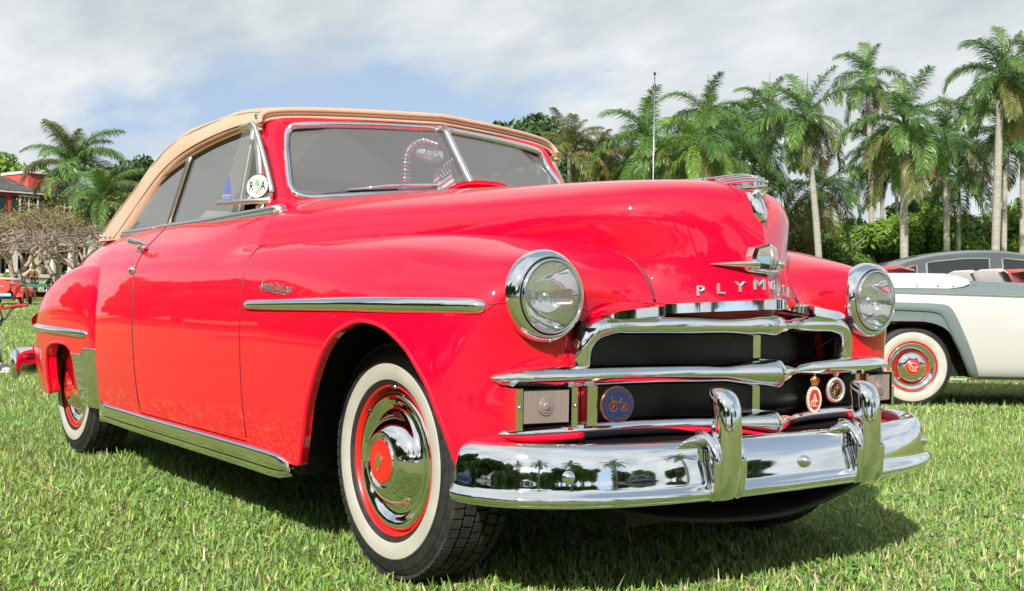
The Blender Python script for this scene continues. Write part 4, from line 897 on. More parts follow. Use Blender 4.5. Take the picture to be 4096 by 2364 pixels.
# ---- hood emblem, letters and ornament
def nose(y, z, off=.0):
    """point and normal on the hood front for a lateral position and height"""
    s_ = 1 if y >= 0 else -1
    f_ = lambda p: np.array([p[1], p[2]])
    u, v = hood_p.find(f_, np.array([abs(y), z]), .88, min(.95, max(.02, abs(y)/.3)))
    p = hood_p.pts([u], [v])[0]; n = hood_p.nrm(np.array([u]), np.array([max(v, .004)]))[0]; n = n if n[0] > 0 else -n
    return (p+n*off)*[1, s_, 1], n*[1, s_, 1]
for k, ch in enumerate('PLYMOUTH'):
    y = (k-3.5)*.0498
    zc = .842-.022*abs(k-3.5)/3.5
    p, n = nose(y, zc, .002); ex = np.cross((0, 0, 1), n); ex /= np.linalg.norm(ex); ey = np.cross(n, ex)
    V, F = text_mesh(ch, .039, .0035, .0012); V = V*[1.25, 1, 1]
    mk('letter_'+ch.lower(), xf(V, p, ex, ey, n), F, 'satin_chrome', hood, False)
# emblem: winged shield
p0, _ = nose(.0, .925, .0); p0 = np.array([p0[0]-.004, 0, .918])
shield = [(-.056, -.030), (-.058, .0), (-.048, .026), (0, .040), (.048, .026), (.058, .0), (.056, -.030), (.0, -.038)]
def emb(name, outl, x0, x1, m, par, curve=.30):
    n_ = len(outl); V = [(p0[0]+x0-curve*abs(y), y, p0[2]+z) for y, z in outl]+[(p0[0]+x1-curve*abs(y)*.9, y*.9, p0[2]+z*.9) for y, z in outl]
    V += [(p0[0]+x1+.002, 0, p0[2])]
    F = [(i, (i+1) % n_, n_+(i+1) % n_, n_+i) for i in range(n_)]+[(n_+i, n_+(i+1) % n_, 2*n_) for i in range(n_)]
    return mk(name, V, F, m, par, False)
em = emb('hood_emblem', shield, -.026, .018, 'chrome', car)
sm_ = [(a*.70, b*.70+.002) for a, b in shield]
emb('emblem_glass', [(a, max(b, 0.0)) for a, b in sm_], .010, .0245, 'emblem_amber', em); emb('emblem_glass', [(a, min(b, 0.0)) for a, b in sm_], .010, .0250, 'emblem_blue', em)
mk('emblem_ship', *sweep([(p0[0]+.024, 0, p0[2]-.022), (p0[0]+.028, 0, p0[2]), (p0[0]+.022, 0, p0[2]+.022)], [(-.005, -.002), (-.004, .003), (0, .004), (.004, .003), (.005, -.002)], up=(1, 0, 0)), 'badge_silver', em)
emb('emblem_glass', [(max(a, .006), b) for a, b in sm_], .010, .0255, 'emblem_glint', em)  # pinkish right part paints a red and white glint
for s_ in (-1, 1):
    pts = []
    for y in np.linspace(.03, .148, 12):
        q, n = nose(y*s_, .895, .004); pts.append(q+n*np.interp(y, [.03, .07, .148], [.026, .016, .002])*.8)
    mk('emblem_wing', *sweep(pts, circ(.013, 10, .010), scale=np.linspace(1.35, .10, 12)[:, None]), 'chrome', em)
mk('emblem_base', *sweep([(p0[0]-.030, -.060, p0[2]-.034), (p0[0]+.004, -.044, p0[2]-.038), (p0[0]+.022, 0, p0[2]-.043), (p0[0]+.004, .044, p0[2]-.038), (p0[0]-.030, .060, p0[2]-.034)], circ(.007, 8)), 'chrome', em)
# ornament: strap down the hood centre and a ribbed galleon leaning forward
def hc(u): return hood_p.pts([u], [0.0])[0]
uo = np.linspace(.50, .885, 40); st_ = np.array([hc(u) for u in uo]); zs = st_
nrm_ = np.array([hood_p.nrm(np.array([u]), np.array([.003]))[0] for u in uo]); nrm_[nrm_[:, 2] < 0] *= -1; nrm_[:, 1] = 0
wid = np.interp(uo, [.50, .60, .70, .82, .868, .885], [.002, .007, .013, .022, .022, .007]); V = []; hgt = np.interp(uo, [.50, .62, .72], [.2, .45, 1.0])
for p, n, w_, hg in zip(st_, nrm_, wid, hgt):
    for a, b in ((-1, -.012), (-1, .004), (-.6, .012), (0, .017), (.6, .012), (1, .004), (1, -.012)): V.append(p+np.array([0, a*w_, 0])+n*b*(hg if b > 0 else 1))
orn = mk('hood_ornament', V, gridf(40, 7), 'chrome', car)
mk('stem', *sweep([(.600, 0, 1.050), (.618, 0, 1.08), (.634, 0, 1.106)], [(-.016, -.013), (.016, -.013), (.016, .013), (-.016, .013)], up=(1, 0, 0)), 'chrome', orn)
# hull and sails: stacked fins swept back
hull = [(.40, 0, 1.1278, .006, .004), (.46, 0, 1.1192, .018, .010), (.53, 0, 1.1120, .026, .013), (.60, 0, 1.1077, .024, .013), (.645, 0, 1.1091, .012, .010), (.664, 0, 1.1120, .003, .003)]
hs = cat(np.array(hull), 4); V = []
for x, y, z, w_, h_ in hs:
    for t in np.arange(12)*2*math.pi/12: V.append((.655-(.655-x)*.95, y+w_*math.cos(t), z+h_*math.sin(t)*(1.5 if math.sin(t) < 0 else .7)))
mk('hull', V, gridf(len(hs), 12, cv=True), 'chrome', orn)
for k, (x0, x1, z, w_) in enumerate(((.405, .652, 1.1242, .030), (.425, .640, 1.1322, .025), (.45, .622, 1.1394, .019), (.355, .585, 1.1458, .012))):
    for s_ in (-1, 1):
        x0, x1 = .655-(.655-x0)*.95, .655-(.655-x1)*.95; pth = cat([(x0, s_*.004, z-.006), ((x0+x1)/2, s_*w_, z), (x1-.02, s_*w_*.8, z+.002), (x1, 0, z)], 5); mk('sail_rail', *tube(pth, .0038, 6), 'chrome', orn)
for x in (.43, .475, .52, .565, .61):
    zt_s = np.interp(x, [.36, .5, .6, .65], [1.1473, 1.1451, 1.1408, 1.1221])
    x = .655-(.655-x)*.95
    V, F = sweep([(x+.012, 0, 1.1134), (x, 0, (1.1134+zt_s)/2), (x-.012, 0, zt_s)], [(-.016, -.0015), (.016, -.0015), (.016, .0015), (-.016, .0015)], up=(1, 0, 0)); mk('sail', V, F, 'chrome', orn, False)

# ---- grille badges
def disc_badge(name, c, r, ry, tilt, label):
    n = np.array([math.cos(tilt), math.sin(tilt), 0.0]); ex = np.cross((0, 0, 1.), n); ex /= np.linalg.norm(ex); ez = n; ey = np.array([0, 0, 1.])
    return n, ex, ey
def place(V, c, fr, sx=1., sy=1.): n, ex, ey = fr; return xf(np.asarray(V, float)*[sx, sy, 1], c, ex, ey, n)
def ring_text(s, rad, size, a0, span, up=True):
    """letters set round a circle"""
    Vs, Fs, n0 = [], [], 0
    for i, ch in enumerate(s):
        if ch == ' ': continue
        V, F = text_mesh(ch, size); t = a0-(span*(i/(len(s)-1)-.5)) if up else a0+(span*(i/(len(s)-1)-.5))
        rot = t-math.pi/2 if up else t+math.pi/2; c_, q = math.cos(rot), math.sin(rot)
        V = np.stack([V[:, 0]*c_-V[:, 1]*q+rad*math.cos(t), V[:, 0]*q+V[:, 1]*c_+rad*math.sin(t), V[:, 2]], 1)
        Vs.append(V); Fs += [tuple(j+n0 for j in f) for f in F]; n0 += len(V)
    return np.concatenate(Vs), Fs
def ell(rx, ry, n=40): a = np.arange(n)*2*math.pi/n; return [(rx*math.cos(t), ry*math.sin(t), 0) for t in a]
def disc(rx, ry, z0, z1, n=40):
    a, b = np.array(ell(rx, ry, n)), np.array(ell(rx*.97, ry*.97, n)); V = np.vstack([a+(0, 0, z0), b+(0, 0, z1)]); return V, [(i, (i+1) % n, n+(i+1) % n, n+i) for i in range(n)]+[tuple(range(n, 2*n))]
# round enamel badge near side
C1 = np.array([.590, -.472, .528]); fr1 = disc_badge('', C1, 0, 0, R(-14), '')
b1 = mk('club_badge', place(*[disc(.047, .047, -.004, .003)[0]], C1, fr1), disc(.047, .047, 0, 0)[1], 'badge_copper', car, False)
V, F = disc(.0445, .0445, .002, .0045); mk('enamel', place(V, C1, fr1), F, 'badge_blue', b1, False)
V, F = ring_text('ANTIQUE AUTOMOBILE CLUB', .0348, .0100, R(90), R(235)); V[:, 2] += .006; mk('badge_text', place(V, C1, fr1), F, 'badge_copper', b1, False)
V, F = ring_text('OF AMERICA', .0356, .0092, R(270), R(70), False); V[:, 2] += .006; mk('badge_text', place(V, C1, fr1), F, 'badge_copper', b1, False)
bug = MB()
for cx, cy, rr in ((-.016, -.006, .0135), (.018, -.006, .0135)):
    a_ = np.linspace(0, 2*math.pi, 25); bug.tube([(cx+rr*math.cos(t), cy+rr*math.sin(t), .006) for t in a_], .0011, 5)
    for k in range(5): t = k*math.pi/5; bug.tube([(cx-rr*math.cos(t), cy-rr*math.sin(t), .006), (cx+rr*math.cos(t), cy+rr*math.sin(t), .006)], .0006, 4)
bug.box((-.026, .004, .005), (.022, .008, .008)); bug.box((-.024, .008, .005), (-.008, .014, .008)); bug.box((-.026, .012, .005), (-.020, .024, .008)); bug.tube([(.004, .008, .006), (.012, .020, .006), (.006, .024, .006)], .001, 5)
Vb = np.concatenate(bug.V); mk('buggy_relief', place(Vb*[.87, .87, 1], C1, fr1), bug.F, 'badge_copper', b1, False)
# crowned oval badge, far side
C2 = np.array([.615, .265, .512]); fr2 = disc_badge('', C2, 0, 0, R(-24), '')
V, F = disc(.030, .052, -.004, .003); b2 = mk('crowned_badge', place(V, C2, fr2, .76, .76), F, 'badge_ivory', car, False)
V, F = disc(.022, .040, .002, .0045); mk('enamel', place(V, C2, fr2, .76, .76), F, 'badge_red', b2, False)
V, F = text_mesh('A', .048); V = V*[.6, 1, 1]+(0, .004, .006); mk('monogram', place(V, C2, fr2, .76, .76), F, 'badge_ivory', b2, False)
for dx in (-.008, 0, .008):
    a_ = np.linspace(R(50), R(310), 18); V, F = tube([(dx+.008*math.cos(t), -.014+.011*math.sin(t), .006) for t in a_], .0012, 5); mk('monogram', place(V, C2, fr2, .76, .76), F, 'badge_ivory', b2, False)
cr = MB(); cr.box((-.014, .053, -.002), (.014, .060, .004))
for k in range(5):
    x = (k-2)*.0065; cr.tube(cat([(x*.9, .060, .002), (x*1.35, .075, .004), (x*.3, .088, .002)], 4), .0015, 5)
cr.tube([(0, .086, .002), (0, .100, .002)], .0018, 5); cr.tube([(-.004, .095, .002), (.004, .095, .002)], .0015, 5)
mk('crown', place(np.concatenate(cr.V), C2, fr2, .76, .76), cr.F, 'badge_gold', b2, False)
V, F = disc(.012, .014, -.001, .002, 20); mk('crown_enamel', place(V+(0, .068, 0), C2, fr2, .76, .76), F, 'badge_red', b2, False)
V, F = ring_text('AUTOMOVIL CLUB', .0265, .0062, R(90), R(250)); V = V*[1, 1.75, 1]+(0, 0, .005); mk('badge_text', place(V, C2, fr2, .76, .76), F, 'badge_bronze', b2, False)
# spoked wheel badge
C3 = np.array([.588, .395, .533]); fr3 = disc_badge('', C3, 0, 0, R(-24), '')
a_ = np.linspace(0, 2*math.pi, 41); V, F = tube([(.034*math.cos(t), .044*math.sin(t), 0) for t in a_], .0075, 8, False); b3 = mk('wheel_badge', place(V, C3, fr3, .74, .74), F, 'badge_silver', car)
V, F = tube([(.024*math.cos(t), .032*math.sin(t), .003) for t in a_], .004, 6, False); mk('wheel_rim', place(V, C3, fr3, .74, .74), F, 'badge_bronze', b3)
sp_ = MB()
for k in range(6): t = k*math.pi/6; sp_.tube([(-.023*math.cos(t), -.031*math.sin(t), .002), (.023*math.cos(t), .031*math.sin(t), .002)], .0018, 5)
mk('spokes', place(np.concatenate(sp_.V), C3, fr3, .74, .74), sp_.F, 'badge_bronze', b3, False)
V, F = disc(.006, .008, 0, .008, 14); mk('hub', place(V, C3, fr3, .74, .74), F, 'badge_copper', b3, False)
V, F = tube([(.040*math.cos(t), .051*math.sin(t), -.002) for t in np.linspace(R(190), R(300), 20)], .003, 6); mk('red_band', place(V, C3, fr3, .74, .74), F, 'badge_red', b3, False)
pl = MB()
for k in range(7): t = R(90+(k-3)*17); pl.tube([(.004*math.cos(t), .050, 0), (.017*math.cos(t), .050+.028*math.sin(t), 0)], [.0015, .003], 5)
mk('plume', place(np.concatenate(pl.V), C3, fr3, .74, .74), pl.F, 'badge_bronze', b3, False)

# ---- wheels
def make_wheel(name, steer_label=None):
    """wheel standing at the origin, outer face towards -y, radius .335"""
    w = bpy.data.objects.new(name, None); COL.objects.link(w)
    ax = (0, -1, 0); h0 = -.005
    # sidewall: (radius, outboard)
    sw_ = dense([(.205, .055), (.208, .082), (.222, .096), (.246, .1035), (.268, .1035), (.290, .099), (.310, .089), (.322, .078)], 4)
    mk('tyre', *lathe(np.vstack([sw_, [(.322, .070), (.322, -.070), (.31, -.095), (.27, -.103), (.21, -.085), (.205, -.06)]]), 72, (0, 0, 0), ax), 'rubber', w)
    ww = dense([(.226, .0985), (.228, .1010), (.246, .1052), (.262, .1056), (.270, .1050), (.2715, .1030)], 4); tyre_ww = mk('whitewall', *lathe(ww, 72, (0, 0, 0), ax), 'whitewall', w)
    # tread: blocks in five ribs
    tb = MB()
    ribs = [(-.088, -.060, 68), (-.052, -.022, 60), (-.014, .014, 60), (.022, .052, 60), (.060, .088, 68)]
    for ri, (a0, a1, n_) in enumerate(ribs):
        for k in range(n_):
            t0 = 2*math.pi*(k+.5*(ri % 2))/n_; t1 = t0+2*math.pi/n_*.80; V = []
            for y, tw in ((a0, 0), (a1, .012 if ri % 2 else -.012)):
                ro = .334 if abs(y) < .07 else .327
                for r_ in (.318, ro):
                    for t in (t0+tw, t1+tw): V.append((r_*math.cos(t), -y, r_*math.sin(t)))
            tb.add(V, [(2, 3, 7, 6), (0, 2, 6, 4), (1, 5, 7, 3), (0, 1, 3, 2), (4, 6, 7, 5)])
    tb.build('tread', 'tread_rubber', w, False)
    # raised lettering and rings on the sidewall
    for rr, hh in ((.2765, .1030), (.300, .0958)):
        a_ = np.linspace(0, 2*math.pi, 73); mk('sidewall_ring', *tube([(rr*math.cos(t), -hh, rr*math.sin(t)) for t in a_], .0012, 5, False, up=(0, 1, 0)), 'rubber', w)
    def rim_text(s, rad, size, a0, span, hh, flip=False):
        V, F = ring_text(s, rad, size, a0, span, not flip); V = np.asarray(V); N_ = len(V)
        V2 = np.vstack([np.stack([V[:, 0], np.full(N_, -hh-.0022), V[:, 1]], 1)]); mk('sidewall_lettering', V2, F, 'tread_rubber', w, False)
    rim_text('DIMENSION IV', .2865, .020, R(38), R(62), .1008); rim_text('ALL SEASON', .2865, .020, R(212), R(52), .1008, True); rim_text('P205/75R15 97S  RADIAL TUBELESS M+S', .2165, .0085, R(190), R(105), .0945, True)
    # rim, trim ring, cap
    mk('rim', *lathe(dense([(.170, .050), (.185, .056), (.196, .070), (.203, .086), (.208, .092), (.2115, .090), (.212, .082), (.209, .07)], 3), 72, (0, 0, 0), ax), 'hub_red', w)
    cap = mk('hub_cap', *lathe(dense([(.196, .066), (.1945, .078), (.186, .086), (.172, .084), (.155, .074), (.142, .071), (.132, .078), (.122, .094), (.108, .110), (.092, .121), (.078, .126), (.070, .122), (.066, .119), (.063, .121), (.0605, .125)], 4), 72, (0, 0, 0), ax), 'chrome', w)
    med = mk('cap_medallion', *lathe(dense([(.061, .124), (.058, .127), (.045, .1275), (.030, .1285), (.015, .1290), (.0004, .1292)], 2), 48, (0, 0, 0), ax), 'hub_red', cap)
    shp = MB(); shp.add(*disc(.012, .020, .0, .004, 16)); shp.box((-.018, .004, 0), (.018, .008, .005)); shp.box((-.014, -.014, 0), (.010, -.009, .005)); shp.box((-.004, -.026, 0), (.004, .028, .006))
    V = np.concatenate(shp.V); mk('cap_crest', np.stack([V[:, 0], -(.129+V[:, 2]), V[:, 1]], 1), shp.F, 'chrome', cap, False)
    mk('valve', *tube([(-.135, -.070, .115), (-.140, -.095, .120)], [.006, .005], 8), 'black_seal', w); mk('balance_weight', *tube([(-.012, -.094, .2085), (.012, -.094, .2085)], .006, 8), 'steel', w)
    return w
w0 = make_wheel('wheel'); w0.parent = car; w0.location = (0, -.695, .335)
def place_wheel(x, y, rot, flip):
    w = copy_tree(w0); w.parent = car; w.location = (x, y, .335); w.rotation_euler = (0, rot, math.pi if flip else 0); return w
w0.rotation_euler = (0, R(4), 0)
place_wheel(-3.01, -.695, R(-35), False); place_wheel(0, .695, R(60), True); place_wheel(-3.01, .695, R(100), True)

# ---- things hung inside the windscreen
gar = thing('tinsel_garland', 'red white and blue tinsel garland hanging behind the windscreen', 'garland', (-1.05, -.06, 1.15))
gp = cat([(.02, .06, .23), (.02, -.01, .235), (.0, -.055, .19), (.0, -.062, .08), (.0, -.06, -.02)], 8)
ring_m = ['garland_red', 'garland_silver', 'garland_blue', 'garland_silver']
for k in range(0, len(gp)-1):
    p = gp[k]; d = gp[k+1]-gp[k]; o = mk('tinsel_ruffle', *lathe(dense([(.004, -.007), (.017, -.004), (.020, .002), (.012, .006), (.004, .008)], 2), 10, p, d/np.linalg.norm(d)), ring_m[k % 4], gar)
fl = thing('small_flag', 'small stars and stripes flag on a stick behind the windscreen', 'flag', (-1.0, .02, 1.245))
mk('stick', *tube([(.04, .10, .0), (.0, .05, .10), (-.03, .01, .2)], .003, 6), 'badge_gold', fl)
Pf = np.array([[(-.005-.02*math.sin(3*b)+.012*a, .055-.085*a-.01*math.sin(5*b), .10-.13*b-.055*a) for b in np.linspace(0, 1, 14)] for a in np.linspace(0, 1, 14)])
for k in range(13):
    V = Pf[:, k:k+2].reshape(-1, 3); mk('stripe', V, gridf(14, 2), 'flag_red' if k % 2 == 0 else 'flag_white', fl)
cn = Pf[:10, :8]+(.004, 0, 0); mk('canton', cn.reshape(-1, 3), gridf(10, 8), 'flag_blue', fl)
stars = MB()
for i in range(1, 9, 1):
    for j in range(1, 7, 2):
        p = Pf[i, j+(i % 2)]+(.007, 0, 0); r_ = .0035
        stars.add([p+(0, r_*math.cos(t), r_*math.sin(t)) for t in np.arange(6)*math.pi/3], [tuple(range(6))])
stars.build('stars', 'flag_white', fl)
# ---------------------------------------------------------------- ground and grass
varied('soil', [(.25, (.045, .06, .016)), (.5, (.10, .125, .035)), (.75, (.17, .17, .07))], 5.0, rough=.95, detail=9, bump_s=.5, bump_d=.03)
def ground_mat():
    m = mat('lawn', rough=.95); n1_ = noise(m, .35, 6); n2_ = noise(m, 14, 8, .7); n3_ = noise(m, 90, 4, .8)
    a = ramp(m, n1_, [(.3, (.25, .33, .085)), (.7, (.37, .41, .15))]); b = ramp(m, n3_, [(.3, (.35, .35, .35)), (.7, (1.25, 1.25, 1.2))])
    mx = nd(m, 'ShaderNodeMixRGB', blend_type='MULTIPLY'); mx.inputs[0].default_value = .9; lk(m, a, mx.inputs[1]); lk(m, b, mx.inputs[2]); lk(m, mx.outputs[0], bsdf(m).inputs['Base Color'])
    bump(m, n3_, .8, .05); bsdf(m).inputs['Specular IOR Level'].default_value = .1
ground_mat()
def sstep(a, b, x): t = np.clip((np.asarray(x, float)-a)/(b-a), 0, 1); return t*t*(3-2*t)
def ground_z(x, y):
    """the lawn falls away gently beyond the red car's nose"""
    dx, dy = np.asarray(x, float)-CAM[0], np.asarray(y, float)-CAM[1]; s_ = dx*_f[0]+dy*_f[1]; l_ = (dx*CR[0]+dy*CR[1])/np.maximum(s_, 1)
    return -.125*sstep(8.7, 9.5, s_)*(1-sstep(24, 40, s_))*sstep(.14, .24, l_)
def disc_ground():
    rings = [0, .5, 1, 1.5, 2, 2.5, 3, 3.5, 4, 4.5, 5, 5.5, 6, 6.5, 7, 7.5, 8, 8.4, 8.8, 9.2, 9.6, 10, 10.5, 11, 12, 13, 14, 16, 18, 20, 24, 28, 34, 40, 50, 60, 90, 140, 220, 400, 800, 1500]; n = 120; V = [(CAM[0], CAM[1], 0)]
    for r_ in rings[1:]:
        for k in range(n): t = 2*math.pi*k/n; x, y = CAM[0]+r_*math.cos(t), CAM[1]+r_*math.sin(t); V.append((x, y, float(ground_z(x, y))))
    F = [(0, 1+k, 1+(k+1) % n) for k in range(n)]
    for i in range(len(rings)-2):
        a = 1+i*n; F += [(a+k, a+n+k, a+n+(k+1) % n, a+(k+1) % n) for k in range(n)]
    o = mk('ground', V, F, 'lawn'); tag(o, kind='structure'); return o
disc_ground()
# blades: a folded strip of two or three segments each, coloured one by one
m = mat('grass_blade', rough=.42, spec=.35)
at_ = nd(m, 'ShaderNodeAttribute'); at_.attribute_name = 'tint'; lk(m, at_.outputs['Color'], bsdf(m).inputs['Base Color'])
bsdf(m).inputs['Subsurface Weight'].default_value = 0.0
tr_ = nd(m, 'ShaderNodeBsdfTranslucent'); mx_ = nd(m, 'ShaderNodeMixShader'); mx_.inputs[0].default_value = .28; lk(m, at_.outputs['Color'], tr_.inputs[0])
out_ = [n for n in m.node_tree.nodes if n.type == 'OUTPUT_MATERIAL'][0]; lk(m, bsdf(m).outputs[0], mx_.inputs[1]); lk(m, tr_.outputs[0], mx_.inputs[2]); lk(m, mx_.outputs[0], out_.inputs[0])
def blades(P, length, width, seg):
    n = len(P); az = RNG.uniform(0, 2*math.pi, n); lean = np.abs(RNG.normal(.9, .45, n)).clip(.05, 1.5); L_ = length*RNG.lognormal(0, .28, n); w_ = width*RNG.uniform(.6, 1.35, n)
    d = np.stack([np.cos(az), np.sin(az), np.zeros(n)], 1); s_ = np.stack([-np.sin(az), np.cos(az), np.zeros(n)], 1)
    tw = RNG.normal(0, .5, n); s_ = s_*np.cos(tw)[:, None]+np.stack([np.zeros(n), np.zeros(n), np.sin(tw)], 1)
    V = []
    p = P.copy(); ang = lean*.45
    for k in range(seg+1):
        wk = w_*(1.0 if k == 0 else (.9 if k < seg else .12))
        V += [p-s_*wk[:, None]*.5, p+s_*wk[:, None]*.5]
        ang2 = ang+lean*.55*(k+1)/seg
        p = p+(d*np.sin(ang2)[:, None]+np.array([0, 0, 1.])*np.cos(ang2)[:, None])*(L_/seg)[:, None]
    V = np.stack(V, 1); return V          # n, 2(seg+1), 3
def lawn_noise(x, y):
    return .5+.25*np.sin(x*1.3+1.1*np.sin(y*.9))+.25*np.sin(y*1.7+.8*np.sin(x*1.1+2))
def build_grass():
    Vs, Fs, Cs, n0 = [], [], [], 0
    zones = [(2.5, 5.2, 8200, .031, .0064, 2, 30), (5.2, 8.5, 4200, .036, .0080, 1, 29), (8.5, 14, 1100, .040, .013, 1, 28), (14, 26, 230, .046, .026, 1, 28), (26, 60, 26, .05, .055, 1, 28)]
    for r0_, r1_, dens, L_, w_, seg, half in zones:
        area = math.radians(2*half)/2*(r1_**2-r0_**2); n = int(area*dens); r_ = np.sqrt(RNG.uniform(r0_**2, r1_**2, n)); t = YAW+np.radians(RNG.uniform(-half, half, n))
        P = np.stack([CAM[0]+r_*np.cos(t), CAM[1]+r_*np.sin(t), np.full(n, -.004)], 1)
        P[:, 2] += ground_z(P[:, 0], P[:, 1])
        # blades do not grow through the tyres' contact patches
        for wx in (0, -3.01):
            for wy in (-.695, .695):
                P = P[~((abs(P[:, 0]-wx) < .15) & (abs(P[:, 1]-wy) < .105))]
        n = len(P); B = blades(P, L_, w_, seg); k = 2*(seg+1); Vs.append(B.reshape(-1, 3))
        base = n0+np.arange(n)[:, None]*k
        for q in range(seg): Fs.append(base+np.array([2*q, 2*q+1, 2*q+3, 2*q+2]))
        g = lawn_noise(P[:, 0], P[:, 1])[:, None]; rn = RNG.uniform(0, 1, (n, 1)); v = RNG.uniform(.75, 1.25, (n, 1))
        green = np.array([.22, .40, .08]); lime = np.array([.37, .51, .125]); straw = np.array([.64, .57, .34]); blue = np.array([.23, .39, .17])
        pick = rn+(.16*(g-.5))
        c = np.where(pick < .36, green, np.where(pick < .70, lime, np.where(pick < .86, blue, straw)))*v
        tip = np.repeat(c[:, None, :], k, 1); Cs.append(tip.reshape(-1, 3)); n0 += n*k
    # broad low weed leaves among the blades
    n = 2600; r_ = np.sqrt(RNG.uniform(2.6**2, 5.5**2, n)); t = YAW+np.radians(RNG.uniform(-29, 29, n)); P = np.stack([CAM[0]+r_*np.cos(t), CAM[1]+r_*np.sin(t), RNG.uniform(.014, .034, n)], 1); P = P[lawn_noise(P[:, 0]*2.3, P[:, 1]*2.1) > .45]; n = len(P)
    a_ = RNG.uniform(0, 6.28, n); s_ = RNG.uniform(.007, .013, n)[:, None]; e1 = np.stack([np.cos(a_), np.sin(a_), RNG.normal(0, .25, n)], 1); e2 = np.stack([-np.sin(a_), np.cos(a_), RNG.normal(0, .25, n)], 1)
    V8 = np.stack([P+(e1*math.cos(q)+e2*math.sin(q))*s_ for q in np.arange(8)*math.pi/4], 1); Vs.append(V8.reshape(-1, 3)); base = n0+np.arange(n)[:, None]*8
    for q in ((0, 1, 2, 3), (0, 3, 4, 7), (4, 5, 6, 7)): Fs.append(base+np.array(q))
    Cs.append(np.repeat(np.array([.17, .36, .07])*RNG.uniform(.8, 1.3, (n, 1)), 8, 0)); n0 += n*8
    # sparse ring all round the car so that chrome and paint mirror real grass
    V = np.concatenate(Vs); F = np.concatenate(Fs); C_ = np.concatenate(Cs)
    me = bpy.data.meshes.new('grass'); me.vertices.add(len(V)); me.vertices.foreach_set('co', V.ravel()); nf = len(F)
    me.loops.add(nf*4); me.loops.foreach_set('vertex_index', F.ravel().astype(np.int32)); me.polygons.add(nf); me.polygons.foreach_set('loop_start', np.arange(nf, dtype=np.int32)*4); me.polygons.foreach_set('loop_total', np.full(nf, 4, np.int32))
    me.update(); ca = me.color_attributes.new('tint', 'FLOAT_COLOR', 'POINT'); ca.data.foreach_set('color', np.concatenate([C_, np.ones((len(C_), 1))], 1).ravel().astype(np.float32)); me.validate()
    o = link('grass', me, None, 'grass_blade'); tag(o, 'coarse green lawn blades with straw coloured bits', 'grass', kind='stuff'); print('grass faces', nf)
build_grass()
# ================================================================ other cars
HEAD = math.atan2(CR[1], CR[0])            # parked square to the camera
def simple_wheel(parent, x, y, r=.335, ww='whitewall', flip=False, red=True):
    w = bpy.data.objects.new('wheel', None); COL.objects.link(w); w.parent = parent; w.location = (x, y, r); w.rotation_euler = (0, 0, math.pi if flip else 0)
    ax = (0, -1, 0); k = r/.335
    mk('tyre', *lathe(dense([(.215*k, .05), (.222*k, .094), (.25*k, .104), (.29*k, .100), (.315*k, .088), (.330*k, .068), (.334*k, .03), (.334*k, -.06), (.30*k, -.10), (.21*k, -.09)], 3), 56, (0, 0, 0), ax), 'tread_rubber', w)
    mk('whitewall', *lathe(dense([(.206*k, .092), (.225*k, .102), (.25*k, .1065), (.282*k, .1030), (.286*k, .1010)], 3), 56, (0, 0, 0), ax), ww, w)
    tb = MB()
    for n_ in range(90):
        t0 = 2*math.pi*n_/90; t1 = t0+.045; V = [(q*math.cos(t), -y_, q*math.sin(t)) for y_, q in ((.10, .302*k), (.083, .328*k), (.06, .337*k)) for t in (t0, t1)]
        tb.add(V, [(0, 1, 3, 2), (2, 3, 5, 4)])
    tb.build('tread', 'rubber', w)
    rim = mk('rim', *lathe(dense([(.10*k, .040), (.13*k, .045), (.16*k, .055), (.185*k, .075), (.200*k, .092), (.212*k, .097), (.214*k, .092)], 3), 56, (0, 0, 0), ax), 'hub_red' if red else 'grey_paint', w)
    mk('trim_ring', *lathe(dense([(.150*k, .070), (.162*k, .082), (.178*k, .090), (.190*k, .093), (.196*k, .090)], 3), 56, (0, 0, 0), ax), 'chrome', w)
    cap = mk('hub_cap', *lathe(dense([(.128*k, .060), (.126*k, .078), (.116*k, .098), (.098*k, .110), (.070*k, .117), (.060*k, .118)], 3), 48, (0, 0, 0), ax), 'chrome', w)
    mk('cap_medallion', *lathe([(.060*k, .118), (.057*k, .121), (.0005, .123)], 40, (0, 0, 0), ax), 'hub_red', cap)
    a_ = np.linspace(R(30), R(330), 24); b_ = MB(); b_.tube([(.034*math.cos(t), -.1235, .034*math.sin(t)) for t in a_], .003, 5); b_.tube([(-.030, -.1245, .045), (.0, -.1245, -.015), (.045, -.1245, .002), (-.045, -.1245, .0), (.03, -.1245, -.04)], .0028, 5)
    b_.build('cap_monogram', 'badge_ivory', cap)
    return w
def shell(name, net_, m, parent, nu=60, nv=30, sides=(-1, 1)):
    p_ = Patch(np.array(net_)); us, vs = np.linspace(0, 1, nu), np.linspace(0, 1, nv); UU, VV = np.meshgrid(us, vs, indexing='ij')
    return p_, panel(name, p_.grid(us, vs), p_.nrm(UU, VV), m, parent, np.array([0, 0, .5]), flange=.01, sides=sides)

